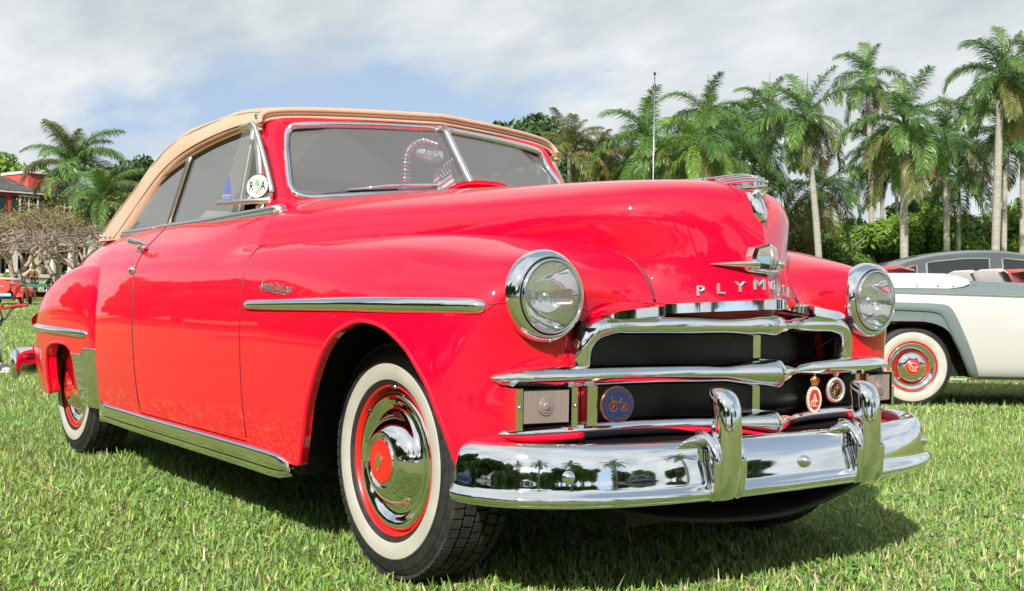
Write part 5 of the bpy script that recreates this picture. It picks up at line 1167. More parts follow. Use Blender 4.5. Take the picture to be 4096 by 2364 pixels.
# ---- white and grey convertible beyond the red car's nose; local x forward, rear axle at 0
wp_ = pix(2248.4, 912.4, 10.0); wc_rot = HEAD
n_side = np.array([math.sin(HEAD), -math.cos(HEAD)])           # towards the camera
org = np.array([wp_[0], wp_[1]])-n_side*.80
wc = thing('convertible_car', 'white and grey open convertible with red seats behind the red car', 'car', (org[0], org[1], -.118), wc_rot)
xsn = [-1.30, -1.15, -.8, -.4, 0, .5, 1.0, 1.5, 2.0, 2.5, 3.0, 3.4, 3.65]
belt = [.86, 1.00, 1.065, 1.085, 1.09, 1.09, 1.07, 1.05, 1.06, 1.06, 1.03, .96, .82]
hwid = [.55, .70, .78, .80, .81, .82, .82, .82, .81, .80, .78, .72, .55]
nt = []
for x, b, h in zip(xsn, belt, hwid):
    nt.append([(x, h-.10, b), (x, h-.06, b-.005), (x, h-.01, b-.06), (x, h+.03, b-.17), (x, h+.05, b-.32), (x, h+.055, .58), (x, h+.04, .40), (x, h+.01, .28), (x, h-.06, .24)])
wpatch = Patch(np.array(nt)); us, vs = np.linspace(0, 1, 90), np.linspace(0, 1, 40)
Pg = wpatch.grid(us, vs); UU, VV = np.meshgrid(us, vs, indexing='ij'); Ng = wpatch.nrm(UU, VV)
def opening(c):
    z_top = np.interp(c[0], [-.40, -.30, .0, .16, .32, .40, .52], [.34, .72, .79, .76, .70, .56, .24]); return -.46 < c[0] < .545 and c[2] < z_top
bd = panel('body_side', Pg, Ng, 'white_paint', wc, np.array([1, 0, .5]), flange=.01, cut=lambda c: opening(c) or (2.25 < c[0] < 3.1 and (c[0]-2.68)**2+(c[2]-.33)**2 < .42**2) or c[2] > 1.055)
# grey upper band
kk = Pg.shape[1]; pnl = []
def wy(x, z):
    """half width of the body at a station and height"""
    u = np.interp(x, [p[0] for p in wpatch.pts(us, np.zeros(90))], us); zz_ = wpatch.pts(np.full(60, u), np.linspace(0, 1, 60)); return np.interp(-z, -zz_[:, 2], zz_[:, 1])
def wstrip(name, xs_, zlo, zhi, m, off=.004, thick=None, par=wc):
    V = []
    for x, a, b in zip(xs_, zlo, zhi):
        for z in np.linspace(b, a, 6): V.append((x, wy(x, z)+off, z))
    return both(name, V, gridf(len(xs_), 6), m, par)
xs_ = np.linspace(-1.2, 3.5, 60); zs_ = .975-.018*xs_
wstrip('upper_band', xs_, zs_, np.minimum(np.interp(xs_, xsn, belt)-.006, 2), 'grey_paint', .003)
for z_o, m_, r_ in ((0, 'chrome', .010),):
    pth = np.array([(x, wy(x, z)+.006, z) for x, z in zip(xs_, zs_)]); both('belt_strip', *tube(pth, r_, 8), m_, wc)
# flared rear wheel opening, built as a raised grey brow
path = [(-.95, .865), (-.6, .885), (-.3, .893), (.0, .890), (.18, .885), (.27, .868), (.325, .80), (.40, .64), (.47, .48), (.53, .33), (.555, .262)]
inner_ = [(-.95, .80), (-.6, .815), (-.3, .825), (.0, .820), (.13, .812), (.20, .79), (.245, .73), (.31, .60), (.385, .46), (.455, .32), (.50, .262)]
pa, pb = cat(path, 5), cat(inner_, 5); V = []
for a, b in zip(pa, pb):
    y0 = wy(a[0], a[1]); y1 = wy(b[0], b[1])
    for t, o_ in ((0, -.005), (0, .022), (.12, .034), (.5, .040), (.9, .036), (1, .028), (1, -.02)): q = a*(1-t)+b*t; V.append((q[0], y0*(1-t)+y1*t+o_, q[1]))
both('wheel_brow', V, gridf(len(pa), 7), 'grey_paint', wc)
pc = cat([(-.95, .70), (-.6, .72), (-.30, .730), (.0, .735), (.10, .728), (.20, .70), (.27, .655), (.325, .575), (.39, .44), (.46, .30), (.502, .258)], 5); V = []
for a, b in zip(pb, pc):
    for t in np.linspace(0, 1, 4): q = a*(1-t)+b*t; V.append((q[0], wy(q[0], q[1])+.020-.004*t, q[1]))
both('brow_skirt', V, gridf(len(pb), 4), 'grey_paint', wc)
und = MB(); und.box((-1.1, -.62, .26), (3.3, .62, .62)); und.box((.56, -.80, .25), (2.2, .80, .34)); und.build('underbody', 'black_metal', wc)
for x in (0, 2.68):
    th = np.linspace(0, math.pi, 20); V = [(x+.44*math.cos(t), y_, .33+.44*math.sin(t)) for t in th for y_ in (.60, .80)]; both('wheel_house', V, gridf(20, 2), 'black_metal', wc)
# deck, boot cover, seats
V = []
for x in np.linspace(-1.28, 3.6, 40):
    b = np.interp(x, xsn, belt); h = np.interp(x, xsn, hwid)-.09
    for t in np.linspace(-1, 1, 11): V.append((x, t*h, b-.004+.03*(1-t*t)*(x < -.5 or x > 2.0)-(.0 if (x < -.5 or x > 1.9) else .42)*(1-t**8)))
mk('deck', V, gridf(40, 11), 'grey_paint', wc)
sec = []
for x in np.linspace(-.78, .47, 22):
    e_ = np.interp(x, [-.78, -.7, .3, .44, .47], [.5, 1, 1, .55, .1]); b = np.interp(x, xsn, belt); h = wy(x, b-.07)
    sec.append([(x, h+.012, b-.075+.05*(1-e_)), (x, h+.012, b-.03), (x, h-.02, b+.035*e_), (x, h-.09, b+.055*e_), (x, h-.17, b+.045*e_), (x, h-.20, b-.02)])
V = np.array(sec).reshape(-1, 3); both('boot_cover', V, gridf(22, 6), 'boot_white', wc)
for x in (-.42, -.20, .02, .20, .33):
    both('snap', *lathe([(0, .010), (.008, .007), (.010, 0)], 10, (x, wy(x, 1.03)+.014, 1.035), (0, 1, 0)), 'steel', wc)
for x in (.52, .72, .92): both('snap', *lathe([(0, .008), (.007, .006), (.008, 0)], 10, (x, wy(x, 1.05)+.006, 1.055-.02*(x-.5)), (0, 1, 0)), 'steel', wc)
def wseat(x, y0, y1, ztop, lean):
    s_ = bpy.data.objects.new('seat', None); COL.objects.link(s_); s_.parent = wc
    for nm, m_, a, b in (('seat_face', 'red_leather', -.06, .20), ('seat_shell', 'pale_leather', -.17, -.06)):
        P = []
        for k, (yy, q) in enumerate(((y0, .80), (y0+.02, .95), (y0+.06, 1), ((y0+y1)/2, 1.0), (y1-.06, 1), (y1-.02, .95), (y1, .80))):
            zt = 1.09+(ztop-1.09)*q
            P.append([(x+a, yy, .7), (x+a-lean*.3, yy, 1.0), (x+a+.01-lean, yy, zt-.02), (x+(a+b)/2-lean, yy, zt), (x+b-.01-lean, yy, zt-.03), (x+b-lean*.3, yy, 1.0), (x+b, yy, .7)])
        mk(nm, np.array(P).reshape(-1, 3), gridf(7, 7)+[tuple(range(7))[::-1], tuple(42+i for i in range(7))], m_, s_)
wseat(-.02, -.62, .62, 1.215, .10); wseat(1.08, -.60, -.04, 1.20, .12); wseat(1.08, .04, .60, 1.20, .12)
simple_wheel(wc, 0, -.695, .345); simple_wheel(wc, 0, .695, .345, flip=True); simple_wheel(wc, 2.68, -.695, .345); simple_wheel(wc, 2.68, .695, .345, flip=True)
V = cat([(2.0, -.62, 1.06), (1.85, -.58, 1.36), (1.84, 0, 1.42), (1.85, .58, 1.36), (2.0, .62, 1.06)], 6); mk('windscreen_frame', *tube(V, .014, 8), 'chrome', wc)
mk('windscreen_pane', V, [tuple(range(len(V)))], 'window_glass', wc, False)
both('headlamp', *lathe([(0, .06), (.06, .05), (.09, .02), (.10, -.05)], 24, (3.52, .60, .74), (1, 0, 0)), 'chrome', wc)
pth = cat([(3.82, 0, .42), (3.78, .5, .42), (3.62, .80, .42), (3.4, .90, .42)], 6); pth = np.vstack([pth[::-1]*[1, -1, 1], pth[1:]]); mk('front_bumper', *sweep(pth, circ(.05, 12, .07)), 'chrome', wc)
pth = pth*[-1, 1, 1]+(2.42, 0, 0); mk('rear_bumper', *sweep(pth, circ(.05, 12, .07)), 'chrome', wc)

# ---- rounded saloon: used once behind the convertible and again across the lawn
def saloon(name, label, paint_, loc, rz, group=None, glass='dark_glass'):
    s_ = thing(name, label, 'car', loc, rz, group)
    xs = [-1.15, -1.05, -.7, -.3, .2, .8, 1.4, 2.0, 2.6, 3.1, 3.45, 3.6]; bl = [.70, .84, .95, 1.01, 1.04, 1.05, 1.05, 1.04, 1.02, .97, .88, .72]; hw_ = [.45, .62, .76, .82, .85, .86, .86, .85, .83, .79, .68, .48]
    nt = [[(x, h-.10, b), (x, h-.05, b-.01), (x, h-.0, b-.09), (x, h+.025, b-.25), (x, h+.03, .55), (x, h+.01, .38), (x, h-.03, .26)] for x, b, h in zip(xs, bl, hw_)]
    p_ = Patch(np.array(nt)); us, vs = np.linspace(0, 1, 60), np.linspace(0, 1, 22); UU, VV = np.meshgrid(us, vs, indexing='ij')
    wh = (-.05, 2.75)
    panel('body_side', p_.grid(us, vs), p_.nrm(UU, VV), paint_, s_, np.array([1, 0, .5]), flange=.01, cut=lambda c: any((c[0]-w)**2+(c[2]-.34)**2 < .40**2 for w in wh))
    V = []
    for x in np.linspace(-1.14, 3.58, 36):
        b = np.interp(x, xs, bl); h = np.interp(x, xs, hw_)-.09
        for t in np.linspace(-1, 1, 11): V.append((x, t*h, b-.004+np.interp(x, [-1.14, -.5, 2, 3, 3.5], [.02, .06, .05, .10, .02])*(1-t*t)))
    mk('hood_and_deck', V, gridf(36, 11), paint_, s_)
    # greenhouse: roof shell over pillars
    rx = [-.72, -.50, -.20, .25, .8, 1.3, 1.62, 1.92]; rzv = [1.02, 1.22, 1.40, 1.525, 1.57, 1.555, 1.46, 1.05]
    rw = [.50, .56, .60, .62, .63, .62, .60, .64]
    net_ = [[(x, 0, z), (x, w*.5, z), (x, w*.85, z-.02), (x, w, z-.06), (x, w+.02, z-.10)] for x, z, w in zip(rx, rzv, rw)]
    q_ = Patch(np.array(net_)); us, vs = np.linspace(0, 1, 40), np.linspace(0, 1, 16); UU, VV = np.meshgrid(us, vs, indexing='ij'); P = q_.grid(us, vs)
    sel = P[:, 0, 0] < 1.52; panel('roof', P[sel], q_.nrm(UU, VV)[sel], paint_, s_, np.array([.5, 0, 1.0]), flange=.02)
    sel = P[:, 0, 0] > 1.48; panel('windscreen', P[sel], q_.nrm(UU, VV)[sel], glass, s_, np.array([.5, 0, 1.0]), flange=0)
    def gp(x, z): return (x, np.interp(z, [1.03, 1.46], [.765, .655]), z)
    wz = lambda x: np.interp(x, [-.55, -.4, -.2, .1, .5, 1.0, 1.45, 1.75], [1.12, 1.24, 1.33, 1.40, 1.445, 1.45, 1.42, 1.10])
    V = [gp(x, z) for x in np.linspace(-.62, 1.8, 30) for z in (1.03, min(wz(x)+.05, 1.46))]; both('side_wall', V, gridf(30, 2), paint_, s_)
    for a, b in ((-.42, -.10), (.02, .80), (.96, 1.62)):
        xx = np.linspace(a, b, 10); poly = [gp(x, 1.065) for x in xx]+[gp(x, wz(x)-.015) for x in xx[::-1]]; poly = np.array(poly)+(0, .006, 0)
        w_ = both('side_window', poly, [tuple(range(20))], glass, s_, False)
        fr_ = np.vstack([poly, poly[:1]])+(0, .004, 0); V, F = tube(fr_, .013, 6)
        for o_, VF in zip(w_, (mirror_y(V, F), (V, F))): mk('window_frame', VF[0], VF[1], 'chrome', o_)
    pth = np.array([(x, np.interp(x, xs, hw_)-.045, np.interp(x, xs, bl)-.008) for x in np.linspace(-.9, 3.2, 30)]); both('belt_strip', *tube(pth, .012, 6), 'chrome', s_)
    for x in wh:
        simple_wheel(s_, x, -.70, .335, red=False); simple_wheel(s_, x, .70, .335, flip=True, red=False)
    u_ = MB(); u_.box((-1, -.6, .25), (3.3, .6, .8)); u_.build('underbody', 'black_metal', s_)
    for x0, sg in ((3.72, 1), (-1.28, -1)):
        pth = cat([(x0, 0, .44), (x0-.05*sg, .5, .44), (x0-.25*sg, .84, .44)], 6); pth = np.vstack([pth[::-1]*[1, -1, 1], pth[1:]]); mk('bumper', *sweep(pth, circ(.035, 10, .08)), 'chrome', s_)
    both('headlamp', *lathe([(0, .05), (.06, .04), (.085, .0), (.09, -.06)], 20, (3.42, .60, .80), (1, 0, 0)), 'chrome', s_)
    return s_
sp_ = spot(2285, 14.4); sal = saloon('saloon_car', 'dark grey closed saloon behind the white convertible', 'dark_grey_paint', (sp_[0]-n_side[0]*.8, sp_[1]-n_side[1]*.8, -.12), HEAD)
# cars standing across the lawn: the red car's flank and bumper mirror them
def recolour(o, frm, to):
    for ch in [c for c in COL.objects if c.parent == o]:
        if ch.type == 'MESH' and ch.data.materials and ch.data.materials[0] == MATS[frm]:
            ch.data = ch.data.copy(); ch.data.materials[0] = MATS[to]
for k, (x, y, rz, pm, lab) in enumerate(((-10.5, -13.5, 200, 'black_paint', 'black saloon mirrored in the rear fender'), (-5.2, -14.0, 195, 'blue_paint', 'dark blue saloon mirrored in the door'), (1.2, -15.0, 190, 'cream_paint', 'cream saloon mirrored in the front fender'), (9.5, -9.0, 250, 'cream_paint', 'cream saloon mirrored in the bumper corner'), (13, 3.5, 290, 'black_paint', 'black saloon mirrored in the bumper middle'))):
    c_ = copy_tree(sal); c_.location = (x, y, 0); c_.rotation_euler = (0, 0, R(rz)); recolour(c_, 'dark_grey_paint', pm); tag(c_, lab+', standing behind the camera', 'car', 'cars across the lawn')

# ---- little red roadster far left, seen from behind
rp = spot(13, 48); rd = thing('roadster_car', 'small red open roadster with spare wheel on its tail, far left', 'car', (rp[0], rp[1], 0), math.atan2(_f[1], _f[0])+R(14))
nt = [[(x, 0, z), (x, w*.6, z-.01), (x, w, z-.06), (x, w+.02, z-.25), (x, w, .35), (x, w-.05, .26)] for x, z, w in ((-.62, .62, .40), (-.55, .85, .50), (-.35, .96, .56), (0, .98, .60), (.6, .92, .62), (1.2, .95, .58), (1.9, .96, .48), (2.5, .92, .34))]
shell('body_side', nt, 'roadster_red', rd, 40, 16)
for x0, nmx in ((0, 'rear_fender'), (2.3, 'front_fender')):
    nt = [[(x0+x, .50, z-.04), (x0+x, .60, z), (x0+x, .70, z), (x0+x, .76, z-.06), (x0+x, .76, z-.15), (x0+x, .72, z-.22)] for x, z in ((-.55, .34), (-.48, .52), (-.30, .70), (-.0, .78), (.3, .70), (.55, .45), (.9, .32))]
    shell(nmx, nt, 'roadster_red', rd, 24, 12)
V, F = lathe(dense([(.0, .10), (.07, .098), (.10, .085), (.20, .085), (.26, .08), (.30, .05), (.305, 0), (.29, -.05), (.1, -.06)], 3), 36, (-.62, .0, .70), (-1, 0, .25)); sw_ = mk('spare_wheel_cover', V, F, 'roadster_red', rd); mk('spare_cap', *lathe([(0, .13), (.06, .12), (.07, .09)], 20, (-.62, .0, .70), (-1, 0, .25)), 'chrome', sw_)
mk('tonneau_roll', *tube(cat([(-.10, -.58, .98), (-.32, -.40, 1.03), (-.40, 0, 1.05), (-.32, .40, 1.03), (-.10, .58, .98)], 5), .06, 10), 'tan_canvas', rd)
for y, m_ in ((-.34, 'chrome'), (.34, 'chrome')): mk('filler_cap', *lathe([(0, .05), (.05, .04), (.06, 0)], 14, (-.56, y, .86), (-1, 0, .3)), m_, rd)
both('tail_lamp', *lathe([(0, .05), (.035, .04), (.045, 0)], 12, (-.52, .62, .55), (-1, 0, 0)), 'tail_red', rd)
pb = MB(); pb.box((-.78, -.34, .34), (-.76, .16, .47)); plate = pb.build('number_plate', 'ink_skyblue', rd); V, F = text_mesh('D1 7783', .13); mk('plate_text', np.stack([np.full(len(V), -.785), -V[:, 0]*.9-.09, V[:, 1]+.405], 1), F, 'ink_white', plate, False)
for x, y in ((0, -.62), (0, .62), (2.3, -.62), (2.3, .62)): mk('tyre', *lathe(dense([(.15, .05), (.20, .065), (.26, .06), (.30, .03), (.30, -.03), (.26, -.06), (.15, -.05)], 2), 32, (x, y, .30), (0, 1, 0)), 'tread_rubber', rd)
V = cat([(1.0, -.52, .96), (.95, -.50, 1.18), (.95, .50, 1.18), (1.0, .52, .96)], 3); mk('windscreen_frame', *tube(V, .012, 6), 'chrome', rd)
u_ = MB(); u_.box((-.5, -.5, .24), (2.4, .5, .6)); u_.build('underbody', 'black_metal', rd)
# ================================================================ palms, trees, hedges
def leafmat(name, a, b, rough=.45, trans=.22, spec=.4):
    m = varied(name, [(.3, a), (.7, b)], 1.3, rough=rough, spec=spec); t = m.node_tree; tr = nd(m, 'ShaderNodeBsdfTranslucent'); mx = nd(m, 'ShaderNodeMixShader'); mx.inputs[0].default_value = trans
    src = bsdf(m).inputs['Base Color'].links[0].from_socket; lk(m, src, tr.inputs[0]); out = [n for n in t.nodes if n.type == 'OUTPUT_MATERIAL'][0]
    lk(m, bsdf(m).outputs[0], mx.inputs[1]); lk(m, tr.outputs[0], mx.inputs[2]); lk(m, mx.outputs[0], out.inputs[0]); return m
leafmat('palm_green', (.085, .18, .042), (.15, .265, .062), rough=.3); leafmat('palm_dark', (.055, .125, .032), (.095, .18, .048), rough=.3); leafmat('palm_lime', (.16, .28, .045), (.23, .36, .07), rough=.32); leafmat('palm_straw', (.28, .20, .09), (.40, .30, .14)); leafmat('palm_olive', (.13, .155, .045), (.20, .215, .065), rough=.32)
leafmat('leaf_green', (.08, .16, .028), (.15, .26, .05)); leafmat('leaf_dark', (.035, .08, .02), (.07, .135, .035)); leafmat('leaf_bright', (.12, .23, .028), (.21, .34, .05)); leafmat('leaf_yellow', (.16, .15, .03), (.26, .24, .06)); leafmat('leaf_brown', (.13, .10, .055), (.20, .16, .09))
varied('palm_trunk', [(.3, (.27, .25, .22)), (.7, (.40, .38, .34))], 3, rough=.9, bump_s=.4, bump_d=.03, stretch=(1, 1, 4)); varied('bark', [(.3, (.24, .175, .145)), (.7, (.38, .29, .25))], 5, rough=.9, bump_s=.5, bump_d=.03); varied('bark_pale', [(.3, (.30, .22, .175)), (.7, (.48, .37, .31))], 5, rough=.85)
mat('crownshaft', (.07, .19, .035), rough=.35)
def frond_mesh(name, L_, e0, curve, nleaf=46, ll=.62, droop=.55, wind=0.0, seed=0):
    """one feather frond along +x starting at elevation e0 and arching over"""
    g = np.random.default_rng(seed); n = 14; P = [np.zeros(3)]; e = e0
    for k in range(n):
        e = e0-curve*((k+1)/n)**1.3; P.append(P[-1]+np.array([math.cos(e), wind*(k/n)**2*.4, math.sin(e)])*L_/n)
    P = np.array(P); V, F = sweep(P, circ(1, 5), scale=np.linspace(.045, .008, n+1)[:, None]); Vs, Fs, c0 = [V], list(F), len(V)
    T = np.gradient(P, axis=0); T /= np.linalg.norm(T, axis=1)[:, None]; S_ = np.cross(T, (0, 0, 1)); S_ /= np.linalg.norm(S_, axis=1)[:, None]; U_ = np.cross(S_, T)
    tt_ = np.linspace(.12, .995, nleaf)
    for t in tt_:
        x = t*n; i = min(int(x), n-1); f_ = x-i; p = P[i]*(1-f_)+P[i+1]*f_; tn, sn, un = T[i], S_[i], U_[i]
        l_ = ll*(math.sin(math.pi*min(1, t*.86+.10))**.6+.12)*g.uniform(.85, 1.12)
        for sg in (-1, 1):
            lift = g.uniform(-.15, .65); d0 = tn*(.45+.5*t)+sn*sg*1.0+un*lift; d0 /= np.linalg.norm(d0)
            a = p; b = p+d0*l_*.45; d1 = d0+np.array([0, 0, -droop*g.uniform(.7, 1.4)]); d1 /= np.linalg.norm(d1); c_ = b+d1*l_*.35; d2 = d1+np.array([0, wind*.3, -droop*.9]); d2 /= np.linalg.norm(d2); d_ = c_+d2*l_*.28
            w_ = np.cross(d0, un+g.normal(0, .4, 3)); w_ /= np.linalg.norm(w_)+1e-9; w_ = w_*.019
            Vs.append(np.array([a-w_*.5, a+w_*.5, b-w_, b+w_, c_-w_*.8, c_+w_*.8, d_])); Fs += [(c0, c0+1, c0+3, c0+2), (c0+2, c0+3, c0+5, c0+4), (c0+4, c0+5, c0+6)]; c0 += 7
    me = bpy.data.meshes.new(name); me.from_pydata(np.concatenate(Vs).tolist(), [], [tuple(int(i) for i in f) for f in Fs]); me.update(); return me
FR = {}
for k, (e0, cv) in enumerate(((80, 40), (58, 85), (42, 100), (27, 105), (12, 100), (-4, 88), (-22, 62), (-46, 34))):
    for mname in ('palm_green', 'palm_dark', 'palm_lime', 'palm_straw', 'palm_olive'):
        if mname == 'palm_green': base_me = frond_mesh('frond', 3.7, R(e0), R(cv), nleaf=104, ll=.86, seed=k, wind=-.4 if k % 2 else .3, droop=.5+.08*k)
        me = base_me if mname == 'palm_green' else base_me.copy(); me.materials.clear(); me.materials.append(MATS[mname]); FR[k, mname] = me
CF = {}
for k, (e0, cv) in enumerate(((86, 55), (72, 80), (56, 95), (34, 100), (6, 90))):
    for mname in ('palm_green', 'palm_olive', 'palm_lime', 'palm_straw'):
        if mname == 'palm_green': base_me = frond_mesh('frond', 3.9, R(e0), R(cv), nleaf=112, ll=.84, droop=.85, wind=.5, seed=50+k)
        me = base_me if mname == 'palm_green' else base_me.copy(); me.materials.clear(); me.materials.append(MATS[mname]); CF[k, mname] = me
def palm(label, px_, py_, d, base_px=None, r=.19, tone='palm_green', n=18, dead=1, scale=1.0, coco=False, seed=0, spear=True, group=None, name='royal_palm'):
    g = random.Random(seed); hp = pix(px_, py_, d); b = spot(base_px if base_px is not None else px_, d); h = hp[2]
    t = thing(name, label, 'palm tree', tuple(b), 0, group); off = hp[:2]-b[:2]
    hs = h-(0 if coco else 1.25*scale); nseg = 16; pts = [(off[0]*(z/h)**1.4, off[1]*(z/h)**1.4, z) for z in np.linspace(-.05, hs, nseg)]
    rr = [r*(1.12-.35*abs(z-.45)-.10*z+.10*math.exp(-z*14)) for z in np.linspace(0, 1, nseg)]; rr = [q*(.62 if coco else .86) for q in rr]
    mk('trunk', *tube(pts, rr, 12), 'palm_trunk', t)
    top = np.array(pts[-1])
    if not coco: mk('crownshaft', *tube([top, top+(off[0]*.03, off[1]*.03, .25*scale), top+(off[0]*.08, off[1]*.08, .9*scale), np.array([off[0], off[1], h])], [r*.62, r*.72, r*.52, r*.3], 12), 'crownshaft', t)
    heart = np.array([off[0], off[1], h]); FS = CF if coco else FR; nk = 5 if coco else 8
    for k in range(n):
        q = k/(n-1); kind = min(nk-1, int(q**.8*nk)); tn = tone
        if not coco and k >= n-dead: tn = 'palm_straw'; kind = 6
        elif q > .62 and g.random() < .45: tn = 'palm_olive'
        elif g.random() < .18: tn = 'palm_dark' if not coco else 'palm_olive'
        if coco and k >= n-dead: tn = 'palm_straw'
        if (kind, tn) not in FS: tn = 'palm_green'
        o = bpy.data.objects.new('frond', FS[kind, tn]); COL.objects.link(o); o.parent = t; o.location = tuple(heart-(0, 0, .12*q)); o.rotation_euler = (g.uniform(-.12, .12), g.uniform(-.1, .1), k*2.39996+g.uniform(-.3, .3)); s_ = scale*g.uniform(.72, 1.06)*(.8 if kind == 0 else 1); o.scale = (s_, s_, s_)
    if spear and not coco: mk('spear_leaf', *tube([heart, heart+(.03, .02, 1.0*scale), heart+(.05, .05, 2.3*scale)], [.05, .04, .012], 6), 'palm_olive', t)
    return t
PG = 'royal palms behind the lawn'
palm('royal palm with dry tan frond, leftmost tall crown of the palm row', 1741, 285, 66, 1745, seed=1, group=PG, dead=1)
palm('short royal palm behind the flagpole, lowest crown on the left of the row', 1596, 350, 60, 1596, seed=2, group=PG, tone='palm_green', dead=0, n=18)
palm('lime green young royal palm in front of the leftmost tall palm', 1718, 350, 57, 1716, seed=3, group=PG, tone='palm_lime', dead=0, n=15, scale=.85, spear=False)
palm('royal palm with pale trunk directly behind the hood ornament', 1893, 272, 72, 1895, seed=4, group=PG, dead=1)
palm('leaning royal palm with tan skirt and trunk curving to the right', 1985, 292, 58, 2024, seed=5, group=PG, dead=1, n=20)
palm('tallest thin royal palm standing behind the others with wide gaps', 2137, 188, 74, 2150, seed=6, group=PG, dead=1, n=15)
palm('full royal palm with bright green crownshaft in the middle of the row', 2225, 305, 55, 2228, seed=7, group=PG, dead=1, n=20, scale=1.08, r=.21)
palm('royal palm with orange brown sheath right of the bright crownshaft', 2328, 335, 64, 2334, seed=8, group=PG, dead=1, tone='palm_dark')
palm('tallest royal palm at the right with upright spear and tan skirt', 2466, 182, 56, 2450, seed=9, group=PG, dead=1, n=20, r=.22)
palm('lime green royal palm cut by the right edge', 2520, 285, 68, 2518, seed=10, group=PG, tone='palm_lime', dead=1)
palm('royal palm crown in the upper right corner', 2545, 175, 72, 2540, seed=11, group=PG, dead=1, tone='palm_olive')
palm('low dark drooping royal palm under the leaning palm', 2021, 465, 66, 2010, seed=12, group=PG, tone='palm_dark', dead=0, n=18, r=.14, spear=False)
palm('slim royal palm with a short trunk left of the tallest right palm', 2362, 430, 70, 2361, seed=13, group=PG, tone='palm_green', dead=1, r=.14)
palm('slim royal palm trunk behind the full palm, left side', 2172, 385, 78, 2174, seed=14, group=PG, tone='palm_dark', dead=1, r=.15)
palm('slim royal palm trunk behind the full palm, close on its left', 2208, 400, 76, 2212, seed=15, group=PG, tone='palm_dark', dead=1, r=.15, n=14)
palm('second trunk behind the tallest right palm', 2478, 330, 66, 2472, seed=16, group=PG, tone='palm_dark', dead=1, r=.17)
palm('royal palm filling the gap left of the leaning palm', 1830, 330, 70, 1832, seed=17, group=PG, tone='palm_green', dead=1, r=.15)
palm('yellowish coconut palm right of the windscreen', 1402, 375, 62, 1405, coco=True, seed=20, n=17, dead=1, tone='palm_olive', name='coconut_palm', scale=.8)
palm('coconut palm with drooping fronds beside the windscreen corner', 1475, 420, 64, 1478, coco=True, seed=23, n=15, dead=1, tone='palm_olive', name='coconut_palm', scale=.9)
palm('upper coconut palm above the red house, wind blown', 178, 412, 78, 190, coco=True, seed=21, n=22, dead=0, name='coconut_palm', scale=1.18, tone='palm_green')
palm('lower coconut palm in front of the red house roof', 256, 492, 68, 258, coco=True, seed=22, n=18, dead=0, name='coconut_palm', scale=.85)
for px_, py_, d, sd, tn, sc_, lab in ((1540, 400, 66, 31, 'palm_olive', .95, 'low olive palm left of the flagpole'), (1650, 385, 68, 32, 'palm_green', .95, 'low palm just right of the flagpole'), (1775, 395, 64, 33, 'palm_green', .9, 'low palm in front of the leftmost tall palms'), (1855, 415, 66, 34, 'palm_dark', .9, 'low dark palm behind the hood ornament')):
    palm(lab, px_, py_, d, px_, seed=sd, group=PG, tone=tn, dead=1, n=20, r=.14, scale=sc_, spear=False)
# flagpole
fp = spot(1605, 50); hp_z = pix(1607, 185, 50)[2]; fpo = thing('flagpole', 'bare grey flagpole in front of the palms', 'flagpole', tuple(fp))
mk('pole', *tube([(0, 0, 0), (0, 0, hp_z*.5), (0, 0, hp_z)], [.045, .035, .02], 10), 'steel', fpo); mk('finial', *lathe([(0, .14), (.05, .10), (.06, .04), (.03, 0)], 12, (0, 0, hp_z), (0, 0, 1)), 'black_metal', fpo)

def leaves(g, n, rad, size, lobes):
    """leaf blades scattered on and in a handful of lobes"""
    C_ = np.array([l[:3] for l in lobes]); Rr = np.array([l[3] for l in lobes]); k = g.choice(len(lobes), n, p=Rr**2/(Rr**2).sum()); d = g.normal(size=(n, 3)); d /= np.linalg.norm(d, axis=1)[:, None]; d[:, 2] *= .85
    q = g.uniform(0, 1, n)**.45; P = C_[k]+d*(Rr[k]*q)[:, None]*rad; up_ = d+g.normal(0, .6, (n, 3)); up_ /= np.linalg.norm(up_, axis=1)[:, None]; a = np.cross(up_, g.normal(size=(n, 3))); a /= np.linalg.norm(a, axis=1)[:, None]; b = np.cross(up_, a)
    s_ = size*g.uniform(.55, 1.35, n)[:, None]; V = np.stack([P-a*s_, P+b*s_*.42+up_*s_*.1, P+a*s_, P-b*s_*.42+up_*s_*.1], 1); return V.reshape(-1, 3)
def crown_mesh(name, seed, n, size, lobes, m):
    g = np.random.default_rng(seed); V = leaves(g, n, 1.0, size, lobes); F = np.arange(len(V)).reshape(-1, 4); me = bpy.data.meshes.new(name); me.vertices.add(len(V)); me.vertices.foreach_set('co', V.ravel()); nf = len(F); me.loops.add(nf*4); me.loops.foreach_set('vertex_index', F.ravel().astype(np.int32)); me.polygons.add(nf); me.polygons.foreach_set('loop_start', np.arange(nf, dtype=np.int32)*4); me.polygons.foreach_set('loop_total', np.full(nf, 4, np.int32)); me.update(); me.materials.append(MATS[m]); return me
def lobes_for(seed, n, rx, ry, rz, rr):
    g = np.random.default_rng(seed); out = []
    for _ in range(n):
        d = g.normal(size=3); d /= np.linalg.norm(d); q = g.uniform(.2, .85); out.append((d[0]*rx*q, d[1]*ry*q, d[2]*rz*q, rr*g.uniform(.6, 1.3)))
    return out
CM = {}
for k in range(4):
    lb = lobes_for(100+k, 15, 3.4, 3.4, 2.2, 1.15)
    for mn in ('leaf_green', 'leaf_dark', 'leaf_bright', 'leaf_brown'):
        if mn == 'leaf_green': me0 = crown_mesh('crown', 200+k, 9000, .21, lb, mn); CM[k, mn] = me0
        else: me = me0.copy(); me.materials.clear(); me.materials.append(MATS[mn]); CM[k, mn] = me
